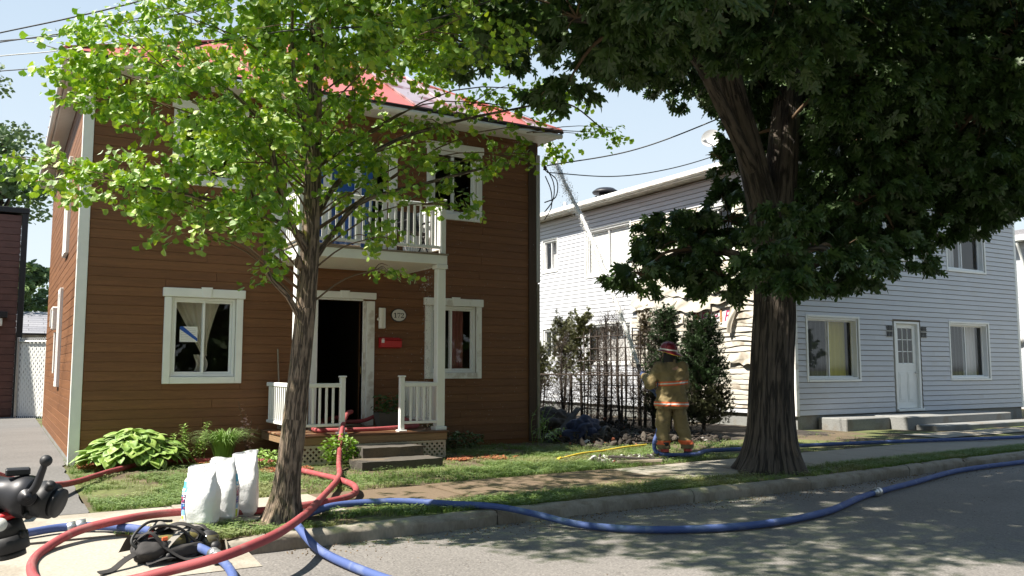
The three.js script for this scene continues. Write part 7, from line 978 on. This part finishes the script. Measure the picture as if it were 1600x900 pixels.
// ------------------------------------------------------------------ burnt debris between the houses
{
  const crumple = (name, label, cat, x, z, rx, ry, rz, m, s, amp = 0.5) => { const g = new THREE.IcosahedronGeometry(1, 20); const P = g.attributes.position; for (let i = 0; i < P.count; i++) { const v = V3().fromBufferAttribute(P, i), f = 1 + amp * (Math.abs(2 * fbm(v.x * 1.2 + s, v.y * 1.2, v.z * 1.2, 3) - 1) - 0.35); P.setXYZ(i, x + v.x * f * rx, LOT - 0.02 + Math.max(0, (v.y * f + 0.55) * ry), z + v.z * f * rz); } g.computeVertexNormals(); return solo(name, label, cat, uvWorld(g), m); };
  crumple('crumpled_tarp', 'crumpled dark blue tarp or bag lying in the burnt debris', 'tarp', 9.98, -14.0, 0.42, 0.34, 0.32, M([0.010, 0.017, 0.055], 0.7), 3, 0.6);
  crumple('charred_heap', 'black charred heap of cloth beside the blue tarp', 'debris', 10.25, -13.72, 0.34, 0.20, 0.24, mat.char, 8, 0.8);
  crumple('charred_heap', 'grey-brown burnt heap against the corner of the brown house', 'debris', 10.3, -15.6, 0.7, 0.42, 0.5, mat.char, 12, 0.7);
  crumple('orange_scrap', 'orange scrap of melted plastic in front of the blue tarp', 'debris', 9.56, -13.72, 0.13, 0.05, 0.09, M([0.42, 0.13, 0.06], 0.7), 21, 0.7);
  crumple('orange_scrap', 'rusty orange scrap right of the charred cloth', 'debris', 10.02, -13.35, 0.11, 0.045, 0.08, M([0.34, 0.12, 0.06], 0.7), 25, 0.7);
  crumple('orange_scrap', 'small red and orange scrap in the middle of the burnt debris', 'debris', 11.0, -13.4, 0.10, 0.05, 0.07, M([0.42, 0.07, 0.05], 0.7), 29, 0.7);
  crumple('white_scrap', 'white scrap of paper or cloth in front of the blue tarp', 'debris', 9.76, -13.6, 0.11, 0.07, 0.08, mat.paper, 33, 0.7);
  { const t = thing('tyre_rim', 'black curved hoop sticking out of the debris beside the blue tarp', 'hoop', [10.18, LOT, -13.55]); const g = new THREE.TorusGeometry(0.20, 0.035, 12, 40, Math.PI * 1.3); g.rotateZ(-0.2); g.rotateY(0.5); g.translate(10.15, LOT + 0.12, -13.5); part(t, 'hoop', clean(g), mat.rubber); }
  const board = (label, a, b, w, h, m, roll) => solo('burnt_board', label, 'board', bar(a, b, w, h, 0.004, 0), m);
  board('pale weathered board end pointing at the kerb, nearest of the debris boards', [8.18, 0.17, -10.62], [8.72, 0.20, -10.2], 0.09, 0.035, mat.greyWood); board('dark board crossing the pale one beside the firefighter', [8.3, 0.21, -11.0], [9.0, 0.17, -10.5], 0.10, 0.03, mat.char); board('burnt board standing up at an angle behind the blue tarp', [9.7, 0.2, -14.6], [10.7, 0.75, -15.2], 0.14, 0.03, mat.char); board('long charred board lying flat behind the blue tarp', [10.4, 0.22, -14.2], [11.6, 0.20, -14.8], 0.12, 0.03, mat.char); board('charred board leaning over the heap at the house corner', [9.9, 0.55, -15.6], [10.9, 0.3, -16.1], 0.12, 0.025, mat.burntTwig); board('short burnt board in front of the hedge', [11.3, 0.19, -13.6], [11.9, 0.22, -13.9], 0.1, 0.03, mat.burntTwig); board('thin burnt slat left of the firefighter', [10.4, 0.19, -12.8], [11.0, 0.18, -12.9], 0.05, 0.02, mat.char);
  const chunk = clean(new THREE.IcosahedronGeometry(0.5, 1)), L = []; const P = chunk.attributes.position; for (let i = 0; i < P.count; i++) { const v = V3().fromBufferAttribute(P, i), f = 0.8 + 0.5 * fbm(v.x * 3, v.y * 3, v.z * 3, 2); P.setXYZ(i, v.x * f, v.y * f, v.z * f); } chunk.computeVertexNormals();
  for (let i = 0; i < 5200; i++) { const r = rnd(); let x, z, s = rr(0.015, 0.085) * (rnd() < 0.06 ? 2.2 : 1), wht = false, yy = 0; if (r < 0.74) { x = rr(9.4, 12.8); z = rr(-16.5, -12.9); if (fbm(x, z, 4, 3) < 0.36) continue; yy = 0.30 * Math.max(0, fbm(x * 1.1, z * 1.1, 9, 3) - 0.35) * rnd() * 2; } else { const a = rr(0, 6.28), k = Math.sqrt(rnd()); x = 8.75 + Math.cos(a) * k * 0.75; z = -11.0 + Math.sin(a) * k * 0.55; s *= 0.6; wht = rnd() < 0.35 && z < -10.9; } L.push([x, z, s, wht, yy]); }
  const im = shadowOn(new THREE.InstancedMesh(chunk, M(null, 0.95), L.length)), c = new THREE.Color(); L.forEach(([x, z, s, w, yy], i) => { const sp = !w && rnd() < 0.25; if (sp) L[i][5] = 1; im.setMatrixAt(i, M4(V3(x, LOT + s * 0.1 + yy, z), sp ? Q(rr(-0.25, 0.25), rr(0, 6), rr(-0.25, 0.25)) : Q(rr(0, 6), rr(0, 6), rr(0, 6)), sp ? [Math.min(0.5, s * rr(3, 8)), s * 0.25, s * 0.5] : [s * rr(0.5, 2.2), s * 0.5, s * rr(0.5, 1.3)])); const k = rr(0.4, 1.6), h = rnd(); if (w) c.setRGB(0.5, 0.5, 0.48); else if (L[i][5]) c.setRGB(0.045 * k, 0.034 * k, 0.026 * k); else if (h < 0.035) c.setRGB(0.28, 0.09, 0.05); else if (h < 0.06) c.setRGB(0.3, 0.28, 0.26); else c.setRGB(0.05 * k, 0.042 * k, 0.034 * k); im.setColorAt(i, c); });
  im.name = 'burnt_debris'; im.userData = { kind: 'stuff', label: 'black burnt debris and white ash strewn between the houses', category: 'debris' }; scene.add(im);
  solo('yellow_strap', 'yellow strap lying straight across the grass to the firefighter', 'strap', [sweep([[7.68, 0.175, -11.43], [8.3, 0.20, -11.72], [8.93, 0.185, -12.01], [9.6, 0.20, -12.25], [10.4, 0.18, -12.6]], 0.016, { radial: 8 }), sweep([[7.62, 0.17, -11.40], [7.70, 0.18, -11.44]], 0.026, { radial: 8 })], mat.yellow);
}
// ------------------------------------------------------------------ firefighter
{
  // signed field of tapered capsules, meshed on a grid
  const cap = (p, a, b, ra, rb) => { const ax = p[0] - a[0], ay = p[1] - a[1], az = p[2] - a[2], bx_ = b[0] - a[0], by = b[1] - a[1], bz = b[2] - a[2], t = clamp((ax * bx_ + ay * by + az * bz) / Math.max(1e-9, bx_ * bx_ + by * by + bz * bz)); return Math.hypot(ax - bx_ * t, ay - by * t, az - bz * t) - lerp(ra, rb, t); };
  const smin = (a, b, k) => { const h = clamp(0.5 + 0.5 * (b - a) / k); return lerp(b, a, h) - k * h * (1 - h); };
  function mesh(field, c, half, N) { const mc = new MarchingCubes(N, new THREE.MeshBasicMaterial(), false, false, 120000); mc.isolation = 0; const h = N / 2; for (let k = 0; k < N; k++) for (let j = 0; j < N; j++) for (let i = 0; i < N; i++) mc.field[i + j * N + k * N * N] = -field([c[0] + (i - h) / h * half, c[1] + (j - h) / h * half, c[2] + (k - h) / h * half]); mc.update(); const n = mc.count; const g = new THREE.BufferGeometry(), pos = new Float32Array(n * 3), nor = new Float32Array(n * 3); for (let i = 0; i < n; i++) { for (let a = 0; a < 3; a++) pos[i * 3 + a] = c[a] + mc.positionArray[i * 3 + a] * half; const v = V3(mc.normalArray[i * 3], mc.normalArray[i * 3 + 1], mc.normalArray[i * 3 + 2]).normalize(); nor[i * 3] = v.x; nor[i * 3 + 1] = v.y; nor[i * 3 + 2] = v.z; } g.setAttribute('position', new THREE.BufferAttribute(pos, 3)); g.setAttribute('normal', new THREE.BufferAttribute(nor, 3)); return g; }
  const bones = (list, k) => (p) => { let d = 1e9; for (const [a, b, ra, rb] of list) d = smin(d, cap(p, a, b, ra, rb), k); return d; };
  // pose: back to the camera, weight on both feet, both hands on the nozzle at the left
  const SL = [-0.20, 1.475, 0.02], EL = [-0.37, 1.21, 0.02], WL = [-0.40, 1.335, -0.20], SR = [0.20, 1.475, 0.02], ER = [0.265, 1.19, -0.11], WR = [-0.02, 1.17, -0.30], HL = [-0.10, 0.95, 0], HR = [0.10, 0.95, 0], KL = [-0.14, 0.53, -0.03], KR = [0.19, 0.53, -0.04], AL = [-0.14, 0.10, 0.05], AR = [0.27, 0.10, 0.02], HD = [-0.02, 1.69, -0.03];
  const nozzleGrip = V3(-0.415, 1.36, -0.29);
  const hand = (w, toward, s) => { const W = V3(...w), T = V3(...toward), f = T.clone().sub(W).normalize(), out = [], palm = W.clone().addScaledVector(f, 0.055); out.push([W.toArray(), palm.toArray(), 0.030, 0.036]); const up = V3(0, 1, 0), side = f.clone().cross(up).normalize().multiplyScalar(s), ax = side.clone(); for (let i = 0; i < 4; i++) { const b = palm.clone().addScaledVector(up, 0.030 - i * 0.020).addScaledVector(f, 0.020), L = [0.036, 0.041, 0.038, 0.030][i]; const m = b.clone().addScaledVector(f, L * 0.8).addScaledVector(ax, L * 0.35), e = m.clone().addScaledVector(f, -L * 0.1).addScaledVector(ax, L * 0.95), e2 = e.clone().addScaledVector(f, -L * 0.6).addScaledVector(ax, L * 0.3); out.push([b.toArray(), m.toArray(), 0.0105, 0.010], [m.toArray(), e.toArray(), 0.010, 0.009], [e.toArray(), e2.toArray(), 0.009, 0.008]); } const tb = W.clone().addScaledVector(f, 0.035).addScaledVector(up, 0.025).addScaledVector(ax, 0.01), tm = tb.clone().addScaledVector(ax, 0.035).addScaledVector(up, 0.018).addScaledVector(f, 0.02), te = tm.clone().addScaledVector(ax, 0.022).addScaledVector(f, 0.028); out.push([tb.toArray(), tm.toArray(), 0.013, 0.011], [tm.toArray(), te.toArray(), 0.011, 0.009]); return out; };
  const handL = hand(WL, [-0.43, 1.38, -0.34], 1), handR = hand(WR, [-0.30, 1.20, -0.33], -1);
  const o = thing('person', 'firefighter in tan turnout gear and red helmet, back to the camera, aiming a hose', 'person', [9.66, LOT, -11.05]); o.rotation.y = -21 * Math.PI / 180;
  const add = (name, geo, m, parent = o) => { geo = merge(Array.isArray(geo) ? geo : [geo]); const q = shadowOn(new THREE.Mesh(geo, m)); q.name = partName(parent, name); parent.add(q); return q; };
  // the body itself, one continuous surface
  const bodyList = [[[0, 1.0, 0], [0, 1.38, 0], 0.13, 0.15], [[-0.09, 1.40, 0], [0.09, 1.40, 0], 0.12, 0.12], [[0, 1.45, 0], [0, 1.60, -0.01], 0.075, 0.062], [SL, EL, 0.055, 0.045], [EL, WL, 0.042, 0.030], [SR, ER, 0.055, 0.045], [ER, WR, 0.042, 0.030], [HL, KL, 0.09, 0.06], [KL, AL, 0.055, 0.04], [HR, KR, 0.09, 0.06], [KR, AR, 0.055, 0.04], [AL, [-0.17, 0.06, -0.14], 0.04, 0.03], [AR, [0.30, 0.06, -0.12], 0.04, 0.03]];
  const body = mesh(bones(bodyList, 0.05), [-0.05, 0.80, -0.06], 0.95, 84);
  const fwd = V3(-0.72, 0.10, -0.68).normalize(), sideV = V3(0.68, 0, -0.72), hc = V3(...HD), at = (f, u, s) => hc.clone().addScaledVector(fwd, f).addScaledVector(V3(0, 1, 0), u).addScaledVector(sideV, s).toArray();
  const headF = bones([[at(-0.02, 0.03, 0), at(0.01, 0.035, 0), 0.092, 0.090], [at(0.03, -0.05, 0), at(0.045, -0.09, 0), 0.066, 0.045], [at(0.085, 0.0, 0), at(0.105, -0.028, 0), 0.010, 0.014], [at(0.085, -0.062, -0.018), at(0.085, -0.062, 0.018), 0.011, 0.011], [at(0.075, 0.022, -0.032), at(0.075, 0.022, 0.032), 0.018, 0.018], [at(-0.01, -0.0, 0.092), at(-0.012, -0.04, 0.088), 0.012, 0.01], [at(-0.01, 0, -0.092), at(-0.012, -0.04, -0.088), 0.012, 0.01], [at(-0.03, -0.06, 0), [0, 1.55, -0.01], 0.06, 0.06]], 0.022);
  add('body', [body, mesh(headF, hc.toArray(), 0.2, 52), mesh(bones(handL, 0.008), [-0.42, 1.36, -0.25], 0.16, 64), mesh(bones(handR, 0.008), [-0.10, 1.19, -0.31], 0.16, 64)], mat.skin);
  // gloves follow the same fingers
  const fat = (l, e) => l.map(([a, b, r, s]) => [a, b, r + e, s + e]); add('glove', [mesh(bones([...fat(handL, 0.004), [WL, V3(...WL).lerp(V3(...EL), 0.25).toArray(), 0.040, 0.046]], 0.008), [-0.41, 1.34, -0.24], 0.17, 64)], mat.glove); add('glove', [mesh(bones([...fat(handR, 0.004), [WR, V3(...WR).lerp(V3(...ER), 0.2).toArray(), 0.040, 0.046]], 0.008), [-0.09, 1.18, -0.30], 0.18, 64)], mat.glove);
  // turnout coat and trousers with folds
  const fold = (p, s, a) => a * ((Math.abs(2 * fbm(p[0] * 7 + s, p[1] * 9, p[2] * 7, 3) - 1) - 0.35) + 0.5 * (fbm(p[0] * 22, p[1] * 16, p[2] * 22 + s, 2) - 0.5));
  const coatB = bones([[[-0.10, 1.36, 0.0], [0.10, 1.36, 0.0], 0.155, 0.155], [[-0.10, 1.05, 0.0], [0.10, 1.05, 0.0], 0.150, 0.150], [[-0.115, 0.86, 0.01], [0.115, 0.86, 0.01], 0.165, 0.165], [[-0.07, 1.22, 0.06], [0.07, 1.22, 0.06], 0.13, 0.13], [[0, 1.44, 0], [0, 1.56, -0.005], 0.11, 0.085], [SL, EL, 0.095, 0.088], [SR, ER, 0.095, 0.088], [EL, V3(...EL).lerp(V3(...WL), 0.86).toArray(), 0.086, 0.058], [ER, V3(...ER).lerp(V3(...WR), 0.88).toArray(), 0.086, 0.058]], 0.055);
  const coatF = (p) => Math.max(coatB(p) + fold(p, 3, 0.030), 0.785 - p[1], cap(p, [0, 0.2, 0], [0, 0.80, 0.0], 0.01, 0.01) * 0 - 9); const coat = add('turnout_coat', mesh(coatF, [-0.05, 1.18, -0.04], 0.50, 84), mat.coat); uvWorld(coat.geometry);
  const trouF = bones([[HL, KL, 0.128, 0.110], [KL, [-0.15, 0.14, 0.02], 0.108, 0.098], [HR, KR, 0.128, 0.110], [KR, [0.262, 0.14, 0.02], 0.108, 0.098], [[-0.07, 0.95, 0], [0.07, 0.95, 0], 0.14, 0.14]], 0.03); const tr = add('turnout_trousers', mesh((p) => Math.max(trouF(p) + fold(p, 9, 0.034) + 0.012 * Math.sin(p[1] * 38 + p[0] * 9) * sstep(0.55, 0.15, p[1]), 0.13 - p[1]), [0, 0.56, 0], 0.50, 84), mat.coat); uvWorld(tr.geometry);
  // reflective bands: strips of the cloth surface set just proud of it
  const band = (geo, y0, y1, off, test, tilt = 0) => { const P = geo.attributes.position, Nn = geo.attributes.normal, out = [], nn = []; const h = (v) => v.p.y + tilt * v.p.x; for (let i = 0; i < P.count; i += 3) { let poly = [0, 1, 2].map((k) => ({ p: V3().fromBufferAttribute(P, i + k), n: V3().fromBufferAttribute(Nn, i + k) })); const cc = poly[0].p; if (!test(cc)) continue; for (const [lim, sg] of [[y0, 1], [y1, -1]]) { const q = []; for (let k = 0; k < poly.length; k++) { const a = poly[k], b = poly[(k + 1) % poly.length], da = sg * (h(a) - lim), db = sg * (h(b) - lim); if (da >= 0) q.push(a); if (da * db < 0) { const t = da / (da - db); q.push({ p: a.p.clone().lerp(b.p, t), n: a.n.clone().lerp(b.n, t).normalize() }); } } poly = q; if (poly.length < 3) break; } for (let k = 1; k + 1 < poly.length; k++) for (const v of [poly[0], poly[k], poly[k + 1]]) { const w = v.p.clone().addScaledVector(v.n, off); out.push(w.x, w.y, w.z); nn.push(v.n.x, v.n.y, v.n.z); } } if (!out.length) return null; const g = new THREE.BufferGeometry(); g.setAttribute('position', new THREE.Float32BufferAttribute(out, 3)); g.setAttribute('normal', new THREE.Float32BufferAttribute(nn, 3)); return g; };
  const torso = (c) => Math.abs(c.x) < 0.30 && c.z > -0.18 || c.y < 1.0;
  for (const [y0, y1, tl] of [[0.83, 0.90, 0.02], [1.175, 1.245, -0.06]]) { const g = coat.geometry; add('reflective_band', [band(g, y0, y1, 0.005, torso, tl)], mat.orange); const s = band(g, y0 + 0.024, y1 - 0.024, 0.008, torso, tl); if (s) add('reflective_strip', s, mat.silver); }
  { const g = band(tr.geometry, 0.20, 0.265, 0.005, () => true); if (g) add('reflective_band', g, mat.orange); }
  { const s = mesh(bones([[V3(...EL).lerp(V3(...SL), 0.28).toArray(), V3(...EL).lerp(V3(...SL), 0.50).toArray(), 0.012, 0.012]], 0.01), EL, 0.2, 8); }
  // boots
  for (const [A, T] of [[AL, [-0.18, 0.055, -0.15]], [AR, [0.32, 0.055, -0.15]]]) { const f = bones([[[A[0], 0.22, A[2]], [A[0], 0.08, A[2]], 0.068, 0.062], [[A[0], 0.06, A[2] + 0.02], T, 0.062, 0.052]], 0.03); const b = add('boot', mesh((p) => Math.max(f(p), 0.006 - p[1], p[1] - 0.24), [A[0] - 0.01, 0.13, A[2] - 0.06], 0.22, 44), mat.rubber); const r = band(b.geometry, 0.085, 0.155, 0.003, () => true); if (r) add('boot_band', r, mat.bootRed, b); }
  // neck curtain and helmet
  { const g = gridSheet(28, 8, (u, v) => { const a = lerp(-2.1, 2.1, u), d = fwd.clone().multiplyScalar(-Math.cos(a)).addScaledVector(sideV, Math.sin(a)), r = lerp(0.125, 0.105, v) + 0.006 * Math.sin(u * 26); return [hc.x + d.x * r, lerp(hc.y - 0.13, hc.y + 0.03, v), hc.z + d.z * r, u, v]; }); add('neck_curtain', g, mat.strapBlack); }
  const tilt = new THREE.Matrix4().makeBasis(sideV.clone(), V3(0, 1, 0), fwd.clone().negate().setY(0).normalize()).setPosition(hc.x, hc.y + 0.055, hc.z); tilt.multiply(new THREE.Matrix4().makeRotationX(0.16));
  const H = (g) => clean(g).applyMatrix4(tilt); const shell = lathe([[0.0, 0.155], [0.05, 0.150], [0.095, 0.125], [0.122, 0.085], [0.132, 0.035], [0.135, 0.0], [0.130, -0.004], [0.0, -0.002]], 36); shell.scale(0.95, 1, 1.12);
  const brim = gridSheet(48, 4, (u, v) => { const a = u * 2 * Math.PI, back = Math.max(0, Math.cos(a)), r = lerp(0.128, 0.165 + 0.065 * back * back + 0.012 * Math.max(0, -Math.cos(a)), v); return [Math.sin(a) * r * 0.95, 0.004 - 0.022 * v - 0.035 * back * v * v, Math.cos(a) * r * 1.12, u, v]; }); const brim2 = gridSheet(48, 1, (u, v) => { const a = u * 2 * Math.PI, back = Math.max(0, Math.cos(a)), r = v ? 0.165 + 0.065 * back * back + 0.012 * Math.max(0, -Math.cos(a)) : 0.12; return [Math.sin(a) * r * 0.95, v ? -0.024 - 0.035 * back : -0.012, Math.cos(a) * r * 1.12, u, v]; });
  const hel = add('helmet', [H(shell)], mat.helmet); add('helmet_brim', [H(brim), H(brim2)], mat.helmet, hel); const ridge = []; for (const a of [0, 1.57]) ridge.push(H(sweep(range(-1.35, 1.35, 14).map((q) => { const r = 0.140, y = 0.02 + 0.137 * Math.cos(q); return a ? [Math.sin(q) * r * 0.93, y, 0] : [0, y, Math.sin(q) * r * 1.1]; }), 0.009, { radial: 6 }))); add('helmet_ridge', ridge, mat.helmet, hel); const edge = H(sweep(range(0, 1, 40).map((u) => { const a = u * 2 * Math.PI, back = Math.max(0, Math.cos(a)), r = 0.166 + 0.065 * back * back + 0.012 * Math.max(0, -Math.cos(a)); return [Math.sin(a) * r * 0.95, -0.022 - 0.035 * back, Math.cos(a) * r * 1.12]; }), 0.004, { radial: 5 })); add('brim_edge', edge, mat.yellow, hel); add('helmet_band', H(lathe([[0.137, 0.012], [0.137, 0.036]], 36).scale(0.95, 1, 1.12)), mat.silver, hel);
  // the hose and nozzle he holds: a thing of its own, in world coordinates
  o.updateMatrixWorld(true); const W = (x, y, z) => o.localToWorld(V3(x, y, z)).toArray();
  const t = thing('fire_hose', 'blue fire hose with nozzle held by the firefighter, trailing behind the big tree', 'hose', W(-0.3, 0.03, 0));
  part(t, 'hose_jacket', sweep([W(-0.395, 1.28, -0.25), W(-0.30, 1.16, -0.34), W(-0.10, 1.0, -0.42), W(-0.02, 0.75, -0.40), W(-0.12, 0.45, -0.30), W(-0.27, 0.20, -0.10), W(-0.29, 0.09, 0.03), W(-0.22, 0.045, 0.14), W(-0.03, 0.045, 0.23), W(0.30, 0.045, 0.22), [10.45, 0.19, -11.06], [11.3, 0.19, -11.0], [12.6, 0.19, -10.92], [14.78, 0.19, -10.62], [17.97, 0.19, -9.98], [24, 0.19, -9.9]], 0.034, { radial: 14, steps: 160 }), mat.blueHose);
  part(t, 'nozzle', [cyl(W(-0.398, 1.29, -0.255), W(-0.415, 1.36, -0.29), 0.032, 0.026, 18), cyl(W(-0.415, 1.36, -0.29), W(-0.435, 1.45, -0.335), 0.021, 0.021, 18), cyl(W(-0.434, 1.445, -0.333), W(-0.447, 1.51, -0.365), 0.032, 0.036, 18)], mat.black); part(t, 'nozzle_handle', sweep([W(-0.40, 1.30, -0.29), W(-0.40, 1.24, -0.34), W(-0.39, 1.20, -0.345)], 0.014, { radial: 8 }), mat.black); part(t, 'bail_handle', sweep([W(-0.45, 1.37, -0.29), W(-0.455, 1.45, -0.25), W(-0.40, 1.46, -0.24), W(-0.385, 1.38, -0.28)], 0.008, { radial: 6 }), mat.black);
}
renderer.render(scene, camera);
